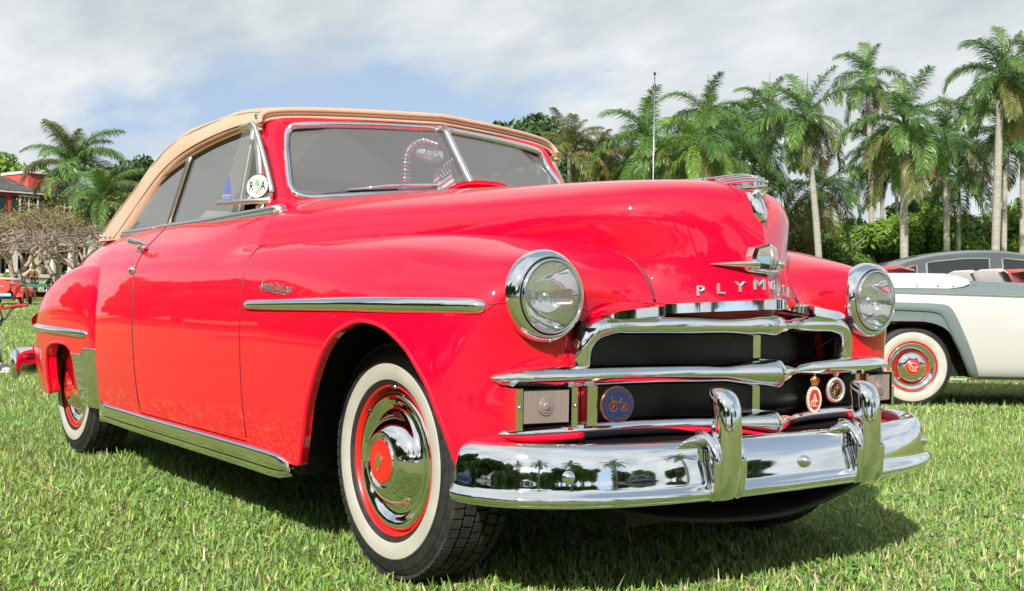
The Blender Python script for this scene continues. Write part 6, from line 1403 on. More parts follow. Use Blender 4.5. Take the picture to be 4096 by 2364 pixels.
def tree(name, label, pos, crown_z, k, mn, s_=1.0, sz=1.0, group=None, cat_='tree', trunk=True):
    t = thing(name, label, cat_, (pos[0], pos[1], 0), 0, group)
    o = bpy.data.objects.new('crown', CM[k % 4, mn]); COL.objects.link(o); o.parent = t; o.location = (0, 0, crown_z); o.scale = (s_, s_, s_*sz); o.rotation_euler = (0, 0, k*1.3)
    if trunk:
        b = MB(); b.tube([(0, 0, -.1), (.1*s_, .05, crown_z*.5), (0, .1, crown_z)], [.22*s_, .16*s_, .08*s_], 8)
        for j in range(4): a = j*1.6+k; b.tube([(.08*s_, .05, crown_z*.55), (math.cos(a)*1.2*s_, math.sin(a)*1.2*s_, crown_z+.3), (math.cos(a)*2.2*s_, math.sin(a)*2.2*s_, crown_z+1.0*sz)], [.10*s_, .06*s_, .02], 6)
        b.build('trunk', 'bark', t, True)
    return t
def ztop(px_, py_, d): return pix(px_, py_, d)[2]
HG = 'shrubs under the palms'
words_ = ['bright green vine covered shrub', 'dark leafy shrub', 'mid green rounded shrub', 'brownish thin leaved shrub']
places = ['left of the leaning palm trunk', 'beside the leaning palm trunk', 'between the leaning palm and the thin palm', 'behind the thin palm trunk', 'behind the bright crownshaft palm', 'right of the bright crownshaft palm', 'below the orange sheathed palm', 'left of the tallest right palm', 'behind the tallest right palm', 'at the right edge']
for i, (px_, py_, d, k, mn, s_) in enumerate(((1945, 560, 70, 0, 'leaf_brown', .62), (1985, 520, 80, 1, 'leaf_brown', .8), (2060, 560, 72, 2, 'leaf_green', .7), (2110, 530, 78, 3, 'leaf_green', .9), (2190, 520, 74, 0, 'leaf_bright', .78), (2260, 490, 78, 1, 'leaf_green', .9), (2320, 500, 74, 2, 'leaf_bright', .85), (2390, 520, 76, 3, 'leaf_green', .85), (2450, 505, 80, 0, 'leaf_green', .95), (2530, 510, 76, 1, 'leaf_bright', .95))):
    s_ *= 1.12; zt = ztop(px_, py_-12, d); sp = spot(px_, d); cz = max(1.6, zt-2.3*s_); w_ = words_[('leaf_bright', 'leaf_dark', 'leaf_green', 'leaf_brown').index(mn)]
    tree('shrub', w_+' '+places[i], sp, cz, k, mn, s_, 1.0, HG, 'shrub', True)
for i, (px_, d, k, mn, s_) in enumerate(((1960, 76, 3, 'leaf_green', .6), (2025, 74, 1, 'leaf_green', .6), (2085, 70, 0, 'leaf_green', .55), (2140, 68, 2, 'leaf_bright', .55), (2215, 70, 3, 'leaf_green', .6), (2285, 68, 0, 'leaf_bright', .58), (2350, 70, 1, 'leaf_green', .6), (2415, 70, 2, 'leaf_bright', .58), (2480, 72, 3, 'leaf_bright', .62), (2540, 70, 0, 'leaf_green', .6))):
    tree('low_shrub', 'low '+words_[('leaf_bright', 'leaf_dark', 'leaf_green', 'leaf_brown').index(mn)]+' at ground level '+places[i], spot(px_, d), 1.7, k, mn, s_*1.25, .9, HG, 'shrub', False)
# trees behind the middle, the left and the far distance
for px_, py_, d, k, mn, s_, lab in ((1215, 300, 84, 0, 'leaf_dark', 1.25, 'dark evergreen tree above the far end of the soft top'), (1300, 318, 82, 1, 'leaf_dark', 1.2, 'dark evergreen tree above the windscreen corner'), (1370, 350, 86, 2, 'leaf_dark', 1.2, 'dark evergreen tree behind the yellowish coconut palm'), (1450, 400, 88, 3, 'leaf_dark', 1.2, 'dark evergreen tree left of the flagpole'),
    (1560, 430, 86, 0, 'leaf_dark', 1.2, 'dark evergreen tree behind the flagpole'), (1680, 440, 90, 1, 'leaf_dark', 1.2, 'dark evergreen tree behind the leftmost palms'), (1800, 470, 92, 2, 'leaf_dark', 1.2, 'dark evergreen tree behind the hood ornament'), (30, 402, 92, 3, 'leaf_bright', 1.3, 'bright green tree behind the red house roof'), (-60, 410, 94, 1, 'leaf_bright', 1.3, 'bright green tree at the left edge behind the roof'), (100, 425, 96, 0, 'leaf_bright', 1.1, 'bright green tree behind the upper coconut palm'), (330, 392, 84, 2, 'leaf_dark', .95, 'dark tree between the coconut palms and the soft top'), (300, 470, 80, 0, 'leaf_dark', .9, 'dark tree under the lower coconut palm'), (400, 420, 88, 1, 'leaf_dark', 1.1, 'dark tree hidden behind the soft top corner')):
    tree('leafy_tree', lab, spot(px_, d), ztop(px_, py_, d)-2.05*s_, k, mn, s_*1.15, 1.0, 'trees on the skyline')
# the same tree belt carries on behind the red car, and undergrowth closes the gaps between trunks
for i in range(9):
    px_ = 430+90*i; tree('leafy_tree', 'dark evergreen tree of the belt hidden behind the red car', spot(px_, 88+3*(i % 3)), 4.6+.5*(i % 2), i, ('leaf_dark', 'leaf_green')[i % 2], 1.35, 1.0, 'tree belt behind the red car')
for i in range(14):
    px_ = 380+112*i; tree('undergrowth_shrub', 'low dark shrub of the undergrowth below the tree belt', spot(px_, 80+4*(i % 2)), 1.5, i, ('leaf_dark', 'leaf_green')[i % 2], .95, .9, 'undergrowth below the tree belt', 'shrub', False)
# trees behind the camera, mirrored in paint and chrome
g = random.Random(5)
sides_ = [(-74+6.5*k, -22.5+g.uniform(-2, 2)) for k in range(14)]+[(36+g.uniform(-3, 3), -34+9*k) for k in range(4)]+[(48+g.uniform(-3, 3), 6+10*k) for k in range(5)]
for i, (x, y) in enumerate(sides_):
    s_ = g.uniform(1.45, 1.9); tree('boundary_tree', 'leafy tree on the lawn edge behind the camera, mirrored in the paintwork', (x, y), 3.2*s_, i, ('leaf_dark', 'leaf_green')[i % 2], s_, 1.1, 'trees behind the camera')
for i in range(18):
    s_ = g.uniform(.95, 1.3); tree('boundary_shrub', 'dense shrub on the lawn edge behind the camera, mirrored in the door', (-74+5.2*i, -19.5+g.uniform(-1.2, 1.2)), 1.9*s_, i, ('leaf_dark', 'leaf_green')[i % 2], s_, .95, 'shrubs behind the camera', 'shrub', False)
for i, (x, y, h) in enumerate(((17, -24, 9.5), (22, -18, 10.5), (26, -9, 10), (27, 2, 9), (24, 14, 10))):
    a = np.array([x, y, 0]); t = thing('royal_palm', 'royal palm standing behind the camera, mirrored in the bumper', 'palm tree', (x, y, 0), 0, 'palms behind the camera')
    mk('trunk', *tube([(0, 0, 0), (.1, 0, h*.5), (0, .1, h)], [.3, .24, .18], 10), 'palm_trunk', t)
    for k in range(14): o = bpy.data.objects.new('frond', FR[min(7, int(k/14*8)), 'palm_dark' if k % 3 else 'palm_green']); COL.objects.link(o); o.parent = t; o.location = (0, .1, h); o.rotation_euler = (0, 0, k*2.4)

# bare branched trees in front of the house
def gumbo(label, px_, d, h, spread, seed, lean=0.0, group=None):
    g = random.Random(seed); gn = np.random.default_rng(seed); sp = spot(px_, d); t = thing('gumbo_tree', label, 'tree', tuple(sp), 0, group); wood = MB(); twig = MB(); tips = []
    rt = CR/np.linalg.norm(CR[:2])
    def grow(p, dirv, L_, r_, lev):
        n = 4; pts = [p]; dv = dirv.copy()
        for k in range(n):
            dv = dv+np.array([g.gauss(0, .16), g.gauss(0, .16), g.gauss(.02, .08)]); dv /= np.linalg.norm(dv); pts.append(pts[-1]+dv*L_/n)
        (wood if lev < 4 else twig).tube(pts, np.linspace(r_, r_*.62, n+1), 7 if lev < 3 else 4, caps=lev == 0)
        if lev >= 6: tips.append(pts[-1]); return
        if lev >= 4: tips.append(pts[2])
        for k in range(2 if lev < 1 else (3 if lev < 5 else 3)):
            a = g.uniform(0, 2*math.pi); sp_ = .75 if lev < 3 else .95; nd_ = dv+np.array([math.cos(a)*sp_, math.sin(a)*sp_, g.uniform(-.15, .35)-(.25 if lev > 2 else 0)]); nd_ /= np.linalg.norm(nd_)
            if nd_[2] < -.05 and lev < 4: nd_[2] = .1
            grow(pts[-1 if k < 2 else 3], nd_, L_*g.uniform(.62, .86), r_*.60, lev+1)
    for k in range(3):
        a = k*2.1+seed; d0 = np.array([math.cos(a)*.55, math.sin(a)*.55, .9])+rt*lean; d0 /= np.linalg.norm(d0); grow(np.array([0., 0, .75]), d0, h*.30*spread, .17, 1)
    wood.tube([(0, 0, -.1), (rt[0]*lean*.2, rt[1]*lean*.2, .4), (0, 0, .85)], [.30, .24, .22], 9)
    wood.build('trunk', 'bark_pale', t, True); tw = twig.build('twigs', 'bark', t, True); tag(tw, kind='stuff')
    T_ = np.array(tips); zc = np.percentile(T_[:, 2], 70); T_ = T_[T_[:, 2] > zc]; n = 800; P = T_[gn.integers(0, len(T_), n)]+gn.normal(0, .22, (n, 3)); a = gn.normal(size=(n, 3)); a /= np.linalg.norm(a, axis=1)[:, None]; b = np.cross(a, gn.normal(size=(n, 3))); b /= np.linalg.norm(b, axis=1)[:, None]; s_ = gn.uniform(.05, .12, n)[:, None]
    V = np.stack([P-a*s_, P+b*s_*.5, P+a*s_, P-b*s_*.5], 1).reshape(-1, 3); lf = mk('foliage', V, np.arange(len(V)).reshape(-1, 4), 'leaf_yellow', t, False); tag(lf, kind='stuff')
    return t
gumbo('bare branching tree with pale forked trunk left of the standing people', 36, 61, 5.2, 1.0, 3, .25, 'bare trees before the house')
gumbo('bare branching tree with reddish limbs before the house door', 142, 64, 5.6, 1.05, 8, .0, 'bare trees before the house')
gumbo('bare branching tree partly hidden by the rear fender', 205, 70, 5.4, 1.0, 12, .1, 'bare trees before the house')
gumbo('bare branching tree at the left edge of the picture', -30, 66, 5.2, 1.0, 15, .1, 'bare trees before the house')
tree('low_shrub', 'low yellow green shrub by the forked bare tree', spot(8, 63), .7, 1, 'leaf_bright', .42, .7, None, 'shrub', False)
# ================================================================ red house with porch, far left
varied('red_clapboard', [(.3, (.50, .075, .06)), (.7, (.60, .10, .08))], 4, rough=.8); varied('shingle', [(.25, (.10, .10, .10)), (.75, (.24, .235, .23))], 3.5, rough=.9, bump_s=.4); varied('cream_trim', [(.3, (.62, .62, .54)), (.7, (.74, .73, .64))], 3, rough=.7); mat('dark_room', (.012, .014, .016), rough=.35); mat('shutter_green', (.015, .04, .035), rough=.6); varied('planter_stone', [(.3, (.42, .40, .34)), (.7, (.52, .50, .43))], 6, rough=.9); varied('pale_lattice', [(.3, (.40, .45, .36)), (.7, (.5, .54, .45))], 3, rough=.8)
hd = 80.0; h0 = spot(-40, hd); h1 = spot(330, hd+9); hx = (h1-h0)[:2]; hl_ = float(np.linalg.norm(hx)); hang = math.atan2(hx[1], hx[0])
house = thing('red_house', 'red two storey house with dark shingle roof and cream columned porch behind bare trees', 'house', tuple(h0), hang)
# local: x along the facade (left to right), y away from the camera
def hp(px_): return (px_+40)/370*hl_
zE, zR = 7.45, 8.6
b = MB(); b.box((-6, .0, 0), (hl_+4, 8, zE-.1)); b.build('wall', 'red_clapboard', house)
for k in range(26):
    z = 5.6+k*.072
    if z < zE-.1: q = MB(); q.box((-6, -.012-.004*(k % 2), z), (hl_+4, .0, z+.060)); q.build('clapboard', 'red_clapboard', house)
# roof: rows of shingle courses
roof_h = mk('roof', [(-6.4, -.3, zE-.10), (hl_+4.4, -.3, zE-.10), (hl_+4.4, 4, zR), (-6.4, 4, zR), (-6.4, 8.8, zE-.15), (hl_+4.4, 8.8, zE-.15)], [(0, 1, 2, 3), (3, 2, 5, 4), (0, 3, 4), (1, 5, 2)], 'shingle', house, False)
g = random.Random(3)
for k in range(11):
    y0 = -.35+k*.40; z0 = zE-.10+(y0+.3)/4.3*(zR-zE+.10)+.02; q = MB(); x = -6.4
    while x < hl_+4:
        w_ = g.uniform(.25, .5); q.box((x, y0, z0-.02+g.uniform(-.015, .015)), (x+w_-.02, y0+.5, z0+.05+g.uniform(-.02, .02))); x += w_
    o = q.build('shingle_course', 'shingle', roof_h); tag(o, kind='stuff')
b = MB(); b.box((hp(75), 1.0, zR-.9), (hp(145), 4.5, zR+.15)); dm = b.build('dormer', 'red_clapboard', house); b = MB(); b.box((hp(72), .8, zR+.15), (hp(148), 4.7, zR+.33)); b.build('dormer_roof', 'cream_trim', dm)
b = MB(); b.box((hp(100), 2.4, zR+.33), (hp(120), 3.4, zR+.7)); b.build('chimney', 'shingle', dm)
b = MB(); b.box((-6.4, -.32, zE-.26), (hl_+4.4, -.26, zE-.12)); b.build('eave_board', 'cream_trim', house)
for k in range(40):
    x = -6+k*(hl_+10)/40; b = MB(); b.box((x, -.30, zE-.27), (x+.10, .0, zE-.15)); b.build('rafter_tail', 'cream_trim', house)
def window(x0, x1, z0, z1, y=-.05, mull=2, shutters=True):
    w = bpy.data.objects.new('window', None); COL.objects.link(w); w.parent = house
    n = mull
    for k in range(n): b = MB(); a = x0+(x1-x0)*k/n; c_ = x0+(x1-x0)*(k+1)/n; b.box((a+.05, y, z0), (c_-.05, y+.03, z1)); b.build('pane', 'dark_room', w)
    b = MB(); b.box((x0-.12, y-.05, z1), (x1+.12, y+.04, z1+.16)); b.box((x0-.12, y-.05, z0-.12), (x1+.12, y+.04, z0))
    for k in range(n+1): a = x0+(x1-x0)*k/n; b.box((a-.05, y-.04, z0), (a+.05, y+.04, z1))
    for k in range(1, 3): zz_ = z0+(z1-z0)*k/3; b.box((x0, y-.02, zz_-.02), (x1, y+.03, zz_+.02))
    b.build('frame', 'cream_trim', w)
    if shutters:
        for a, c_ in ((x0-.62, x0-.14), (x1+.14, x1+.62)): b = MB(); b.box((a, y-.03, z0), (c_, y+.03, z1)); b.build('shutter', 'shutter_green', w)
window(hp(38), hp(80), 5.55, 6.95); window(hp(130), hp(160), 5.55, 6.9); window(hp(-34), hp(-14), 5.55, 6.9)
# two storey porch
py0 = -3.2; zF1, zF2 = 1.55, 4.0
b = MB(); b.box((-6, py0, zF1-.22), (hl_+4, 0, zF1)); b.build('porch_floor', 'cream_trim', house); b = MB(); b.box((-6, py0, zF2-.45), (hl_+4, 0, zF2)); b.build('balcony_floor', 'cream_trim', house)
b = MB(); b.box((-6, -.06, zF1), (hl_+4, -.02, zF2-.4)); b.build('porch_screen', 'dark_room', house); b = MB(); b.box((-6, -.08, zF2), (hl_+4, -.02, 5.5)); b.build('balcony_screen', 'dark_room', house)
b = MB(); b.box((-6, py0-.3, 5.35), (hl_+4, .1, 5.55)); b.build('porch_roof', 'shingle', house)
for px_ in (-25, 22, 68, 110, 155, 200, 245, 290):
    x = hp(px_); c_ = bpy.data.objects.new('column', None); COL.objects.link(c_); c_.parent = house
    for nm, a, z0, z1 in (('shaft', .20, zF1+.3, zF2-.45), ('plinth', .30, zF1, zF1+.3), ('shaft', .16, zF2, 5.35)): b = MB(); b.box((x-a, py0-.02, z0), (x+a, py0+2*a, z1)); b.build(nm, 'cream_trim', c_)
    xs0 = x+.2; xs1 = hp(px_+45)-.2 if px_ < 290 else x+2
    rl = bpy.data.objects.new('railing', None); COL.objects.link(rl); rl.parent = house
    for z in (zF2+.12, zF2+.72): b = MB(); b.box((xs0, py0+.05, z-.04), (xs1, py0+.12, z+.04)); b.build('rail', 'cream_trim', rl)
    n = max(2, int((xs1-xs0)/.5))
    for k in range(n):
        a = xs0+(xs1-xs0)*k/n; c2 = xs0+(xs1-xs0)*(k+1)/n
        b = MB(); b.tube([(a, py0+.085, zF2+.14), (c2, py0+.085, zF2+.70)], .028, 4); b.tube([(a, py0+.075, zF2+.70), (c2, py0+.075, zF2+.14)], .028, 4); b.build('cross_bar', 'cream_trim', rl)
    for k in (1, 2): a = xs0+(xs1-xs0)*k/3; b = MB(); b.box((a-.03, -.3, zF1), (a+.03, -.24, zF2-.4)); b.build('screen_post', 'cream_trim', house)
    b = MB(); b.box((xs0, -.3, zF1+1.05), (xs1, -.25, zF1+1.11)); b.build('screen_bar', 'cream_trim', house)
    b = MB(); b.box((x+.3, py0+.12, .35), (xs1+.1, py0+.18, zF1-.2)); b.build('porch_skirt', 'pale_lattice', house)
    lt = MB(); n = int((xs1-x)/.18)
    for k in range(n): a = x+.3+k*.18; lt.tube([(a, py0+.10, .4), (a+.6, py0+.10, zF1-.25)], .02, 4); lt.tube([(a+.6, py0+.09, .4), (a, py0+.09, zF1-.25)], .02, 4)
    o = lt.build('lattice', 'cream_trim', house); tag(o, kind='stuff')
# screen doors
for a in (122, 146):
    d_ = bpy.data.objects.new('door', None); COL.objects.link(d_); d_.parent = house; x0, x1 = hp(a), hp(a)+1.3
    b = MB(); b.box((x0, -.45, zF1), (x0+.14, -.38, zF2-.55)); b.box((x1-.14, -.45, zF1), (x1, -.38, zF2-.55)); b.box((x0, -.45, zF2-.75), (x1, -.38, zF2-.55)); b.box((x0, -.45, zF1), (x1, -.38, zF1+.25)); b.box((x0, -.44, zF1+1.0), (x1, -.38, zF1+1.12)); b.build('frame', 'cream_trim', d_)
    b = MB(); b.box((x0+.14, -.40, zF1+.2), (x1-.14, -.36, zF2-.7)); b.build('pane', 'dark_room', d_)
# stair rail
b = MB(); b.tube([(hp(122), py0+.1, zF1+.9), (hp(130), py0-1.8, .9)], .05, 6); b.tube([(hp(122), py0+.1, zF1), (hp(122), py0+.1, zF1+.9)], .05, 6); b.tube([(hp(130), py0-1.8, 0), (hp(130), py0-1.8, .9)], .05, 6); b.build('stair_rail', 'cream_trim', house)
for k in range(5): b = MB(); b.box((hp(124), py0-.35*(k+1), 0), (hp(138), py0-.35*k, zF1-.3*(k+1)+.05)); b.build('step', 'planter_stone', house)
for a, lab in ((30, 'long pale planter box on the porch left of the other planter'), (67, 'long pale planter box on the porch beside the column')):
    x0 = hp(a); w_ = hp(a+33)-x0; pc_ = house.matrix_world
    ca, sa = math.cos(hang), math.sin(hang); loc = (h0[0]+ca*x0-sa*(py0+.9), h0[1]+sa*x0+ca*(py0+.9), zF1)
    p_ = thing('planter_box', lab, 'planter', loc, hang, 'porch planters'); b = MB(); b.add([(.1, 0, 0), (w_-.1, 0, 0), (w_-.1, .5, 0), (.1, .5, 0), (0, -.06, .62), (w_, -.06, .62), (w_, .56, .62), (0, .56, .62)], [(0, 3, 2, 1), (4, 5, 6, 7), (0, 1, 5, 4), (1, 2, 6, 5), (2, 3, 7, 6), (3, 0, 4, 7)]); b.build('box', 'planter_stone', p_); b = MB(); b.box((-.04, -.10, .62), (w_+.04, .60, .70)); b.build('rim', 'planter_stone', p_)
# ================================================================ people and the folding chair
for nm, c_ in dict(skin=(.50, .28, .20), skin_tan=(.42, .22, .15), hair_dark=(.015, .010, .008), hair_brown=(.09, .045, .02), denim=(.035, .065, .13), denim_dark=(.02, .035, .08), vest_blue=(.16, .32, .55), sleeve_navy=(.03, .04, .07), sweater_brown=(.16, .075, .045), shirt_blue=(.30, .42, .55), jacket_slate=(.06, .075, .10), shoe_pale=(.50, .48, .52), yellow_cloth=(.50, .37, .03), green_cloth=(.03, .12, .05), chair_red=(.42, .03, .03)).items(): varied(nm, [(.3, tuple(v*.85 for v in c_)), (.7, tuple(min(1, v*1.15) for v in c_))], 14, rough=.85)
mat('glasses', (.01, .01, .012), rough=.15)
def body(name, joints, bones, parent, sub=2):
    """one continuous skinned figure; bones: (joint, joint, material)"""
    names = list(joints); idx = {n: i for i, n in enumerate(names)}
    me = bpy.data.meshes.new(name); me.from_pydata([joints[n][:3] for n in names], [(idx[a], idx[b]) for a, b, _ in bones], []); me.update(); o = bpy.data.objects.new('tmp', me); COL.objects.link(o)
    md = o.modifiers.new('skin', 'SKIN'); sk = me.skin_vertices[0].data
    for n in names: r_ = joints[n][3]; r_ = r_ if isinstance(r_, tuple) else (r_, r_); sk[idx[n]].radius = r_
    sk[idx['pelvis']].use_root = True; s2 = o.modifiers.new('sub', 'SUBSURF'); s2.levels = sub; s2.render_levels = sub
    dg = bpy.context.evaluated_depsgraph_get(); me2 = bpy.data.meshes.new_from_object(o.evaluated_get(dg)); bpy.data.objects.remove(o, do_unlink=True)
    ms = []
    for _, _, m_ in bones:
        if m_ not in ms: ms.append(m_)
    me2.materials.clear()
    for m_ in ms: me2.materials.append(MATS[m_])
    J = {n: np.array(joints[n][:3]) for n in names}
    for p in me2.polygons:
        c_ = np.array(p.center); best = min(bones, key=lambda b: (lambda a_, d_: np.linalg.norm(c_-(a_+d_*min(1, max(0, (c_-a_)@d_/(d_@d_+1e-9))))))(J[b[0]], J[b[1]]-J[b[0]])); p.material_index = ms.index(best[2]); p.use_smooth = True
    me2.name = name; return link(name, me2, parent)
def face_bits(parent, head, fwd, hair, glasses=True, long=False):
    fwd = np.asarray(fwd, float); fwd /= np.linalg.norm(fwd); sd = np.cross((0, 0, 1), fwd); h = np.asarray(head)
    g_ = np.random.default_rng(2); V, F = lathe(dense([(.0, .135), (.055, .128), (.088, .10), (.105, .05), (.108, .0), (.10, -.03 if not long else -.14)], 2), 16, h-fwd*.018+(0, 0, .0), (0, 0, 1))
    V = np.array([v+fwd*(-.012 if (v-h)@fwd < 0 else (-.05 if v[2] < h[2]+.06 else 0)) for v in V]); mk('hair', V, F, hair, parent)
    mk('nose', *tube([h+fwd*.09+(0, 0, .02), h+fwd*.115+(0, 0, -.02), h+fwd*.09+(0, 0, -.03)], [.010, .015, .008], 6), 'skin', parent)
    mk('mouth', *tube([h+fwd*.088-sd*.025+(0, 0, -.06), h+fwd*.095+(0, 0, -.062), h+fwd*.088+sd*.025+(0, 0, -.06)], .006, 5), 'chair_red', parent)
    for s_ in (-1, 1):
        mk('ear', *tube([h+sd*s_*.088+(0, 0, .03), h+sd*s_*.098, h+sd*s_*.086+(0, 0, -.03)], [.010, .016, .009], 6), 'skin', parent)
        if not glasses: mk('eye', *lathe([(0, .008), (.010, .004), (.012, 0)], 8, h+fwd*.086+sd*s_*.032+(0, 0, .015), fwd), 'hair_dark', parent)
    if glasses: mk('sunglasses', *sweep([h+fwd*.04-sd*.092+(0, 0, .018), h+fwd*.096-sd*.05+(0, 0, .016), h+fwd*.104+(0, 0, .018), h+fwd*.096+sd*.05+(0, 0, .016), h+fwd*.04+sd*.092+(0, 0, .018)], [(-.008, -.018), (.006, -.018), (.006, .020), (-.008, .020)]), 'glasses', parent)
def hand(parent, wrist, d, side, m='skin', curl=.6):
    """palm and five bent fingers, d = pointing direction, side = thumb side"""
    d = np.asarray(d, float); d /= np.linalg.norm(d); s_ = np.asarray(side, float); s_ = s_-d*(s_@d); s_ /= np.linalg.norm(s_); n_ = np.cross(d, s_); w = np.asarray(wrist); b = MB()
    b.tube([w-d*.01, w+d*.04, w+d*.085], [.026, .040, .036], 8)
    for k, L_ in enumerate((.070, .080, .074, .058)):
        p = w+d*.08+s_*(.030-.019*k); q = p+d*L_*.5+n_*L_*.22*curl; b.tube([p, q, q+d*L_*.35*(1-curl*.5)+n_*L_*.45*curl], [.0095, .009, .007], 6)
    p = w+d*.02+s_*.032; b.tube([p, p+s_*.030+d*.032, p+s_*.030+d*.066+n_*.012], [.012, .011, .008], 6); return b.build('hand', m, parent, True)
def stand(label, px_, d, h, fwd_ang, top, sleeve, legs, hair, skin='skin', pose='phone', long=False, glasses=True, extra=None):
    k = h/1.75; sp = spot(px_, d); t = thing('person', label, 'person', tuple(sp)); t.rotation_euler = (0, 0, fwd_ang)       # local +x = facing
    J = dict(pelvis=(0, 0, .95*k, (.15, .12)), waist=(0, 0, 1.10*k, (.145, .11)), chest=(0, 0, 1.30*k, (.17, .13)), neckb=(0, 0, 1.45*k, (.10, .085)), neck=(.01, 0, 1.52*k, .055), head=(.03, 0, 1.62*k, (.082, .095)), crown=(.03, 0, 1.70*k, (.07, .08)))
    for s_, nm in ((1, 'l'), (-1, 'r')):
        J['hip'+nm] = (0, s_*.09, .88*k, (.10, .10)); J['knee'+nm] = (.02, s_*.10, .48*k, .065); J['ank'+nm] = (-.01, s_*.11, .09*k, .045); J['toe'+nm] = (.14, s_*.12, .04, .04)
        J['sh'+nm] = (0, s_*.19*k, 1.41*k, .065); J['el'+nm] = (.03 if pose != 'phone' else .02, s_*.27*k, 1.13*k, .05)
        J['wr'+nm] = {'phone': (.26, s_*.08, 1.20*k, .034), 'clasp': (.22, s_*.05, 1.02*k, .034), 'down': (.06, s_*.28, .90*k, .034)}[pose]
    B = [('pelvis', 'waist', top), ('waist', 'chest', top), ('chest', 'neckb', top), ('neckb', 'neck', skin), ('neck', 'head', skin), ('head', 'crown', skin)]
    for nm in 'lr': B += [('pelvis', 'hip'+nm, legs), ('hip'+nm, 'knee'+nm, legs), ('knee'+nm, 'ank'+nm, legs), ('ank'+nm, 'toe'+nm, 'shoe_pale'), ('neckb', 'sh'+nm, sleeve), ('sh'+nm, 'el'+nm, sleeve), ('el'+nm, 'wr'+nm, sleeve)]
    body('body', J, B, t); face_bits(t, J['head'][:3], (1, 0, -.05), hair, glasses, long)
    for s_, nm in ((1, 'l'), (-1, 'r')):
        w_ = np.array(J['wr'+nm][:3]); e_ = np.array(J['el'+nm][:3]); hand(t, w_, w_-e_, (0, -s_, .5) if pose != 'down' else (1, 0, 0))
    return t
toward = lambda px_, d: math.atan2(CAM[1]-spot(px_, d)[1], CAM[0]-spot(px_, d)[0])
wm = stand('woman with dark hair and sunglasses in a pale blue vest behind the red roadster', 47, 57, 1.52, toward(47, 57)+R(8), 'vest_blue', 'sleeve_navy', 'denim_dark', 'hair_dark', pose='clasp', long=True)
mn_ = stand('man in a brown sweater and jeans looking at his phone beside the roadster', 81, 58, 1.80, toward(81, 58)-R(35), 'sweater_brown', 'sweater_brown', 'denim', 'hair_brown', pose='phone')
sp = spot(81, 58); a_ = toward(81, 58)-R(35); ph = thing('mobile_phone', 'dark phone held by the man in the brown sweater', 'phone', (sp[0]+.38*math.cos(a_), sp[1]+.38*math.sin(a_), 1.22), a_); b = MB(); b.box((-.006, -.036, 0), (.006, .036, .145)); b.build('case', 'glasses', ph)
# collar of the man's shirt
mk('shirt_collar', *lathe([(.075, -.03), (.078, .03), (.06, .05)], 16, (.01, 0, 1.51*1.03), (.15, 0, 1)), 'shirt_blue', mn_)
# crouching man
sp = spot(115, 64); cm = thing('person', 'dark haired man in a slate jacket bending down behind the rear fender', 'person', tuple(sp)); cm.rotation_euler = (0, 0, toward(115, 64)+R(80))
J = dict(pelvis=(-.12, 0, .72, (.15, .13)), waist=(0, 0, .86, (.15, .12)), chest=(.16, 0, 1.06, (.18, .14)), neckb=(.28, 0, 1.19, (.10, .09)), neck=(.34, 0, 1.25, .055), head=(.41, 0, 1.33, (.085, .095)), crown=(.43, 0, 1.41, (.07, .08)))
B = [('pelvis', 'waist', 'jacket_slate'), ('waist', 'chest', 'jacket_slate'), ('chest', 'neckb', 'jacket_slate'), ('neckb', 'neck', 'skin_tan'), ('neck', 'head', 'skin_tan'), ('head', 'crown', 'skin_tan')]
for s_, nm in ((1, 'l'), (-1, 'r')):
    J.update({'hip'+nm: (-.08, s_*.10, .68, .10), 'knee'+nm: (.16, s_*.14, .46, .065), 'ank'+nm: (-.02, s_*.13, .09, .045), 'toe'+nm: (.13, s_*.14, .04, .04), 'sh'+nm: (.22, s_*.19, 1.14, .065), 'el'+nm: (.34, s_*.24, .90, .05), 'wr'+nm: (.52, s_*.14, .82, .034)})
    B += [('pelvis', 'hip'+nm, 'denim_dark'), ('hip'+nm, 'knee'+nm, 'denim_dark'), ('knee'+nm, 'ank'+nm, 'denim_dark'), ('ank'+nm, 'toe'+nm, 'shoe_pale'), ('neckb', 'sh'+nm, 'jacket_slate'), ('sh'+nm, 'el'+nm, 'jacket_slate'), ('el'+nm, 'wr'+nm, 'jacket_slate')]
body('body', J, B, cm); face_bits(cm, J['head'][:3], (1, 0, -.3), 'hair_dark', False)
for s_, nm in ((1, 'l'), (-1, 'r')): hand(cm, J['wr'+nm][:3], np.array(J['wr'+nm][:3])-np.array(J['el'+nm][:3]), (0, -s_, .3), 'skin_tan')
# green covered stall top by the man
sp = spot(95, 57); gt = thing('folding_table', 'small table under a dark green cloth beside the man in brown', 'table', tuple(sp), HEAD)
Pq = np.array([[(x, y, .88+.015*math.sin(9*x+4*y)) for y in np.linspace(-.3, .3, 7)] for x in np.linspace(-.55, .55, 12)]); Pq[0, :, 2] -= .16; Pq[-1, :, 2] -= .16; Pq[:, 0, 2] -= .16; Pq[:, -1, 2] -= .16; mk('cloth', Pq.reshape(-1, 3), gridf(12, 7), 'green_cloth', gt)
for x in (-.48, .48):
    for y in (-.24, .24): mk('leg', *tube([(x, y, 0), (x, y, .86)], .018, 6), 'steel', gt)
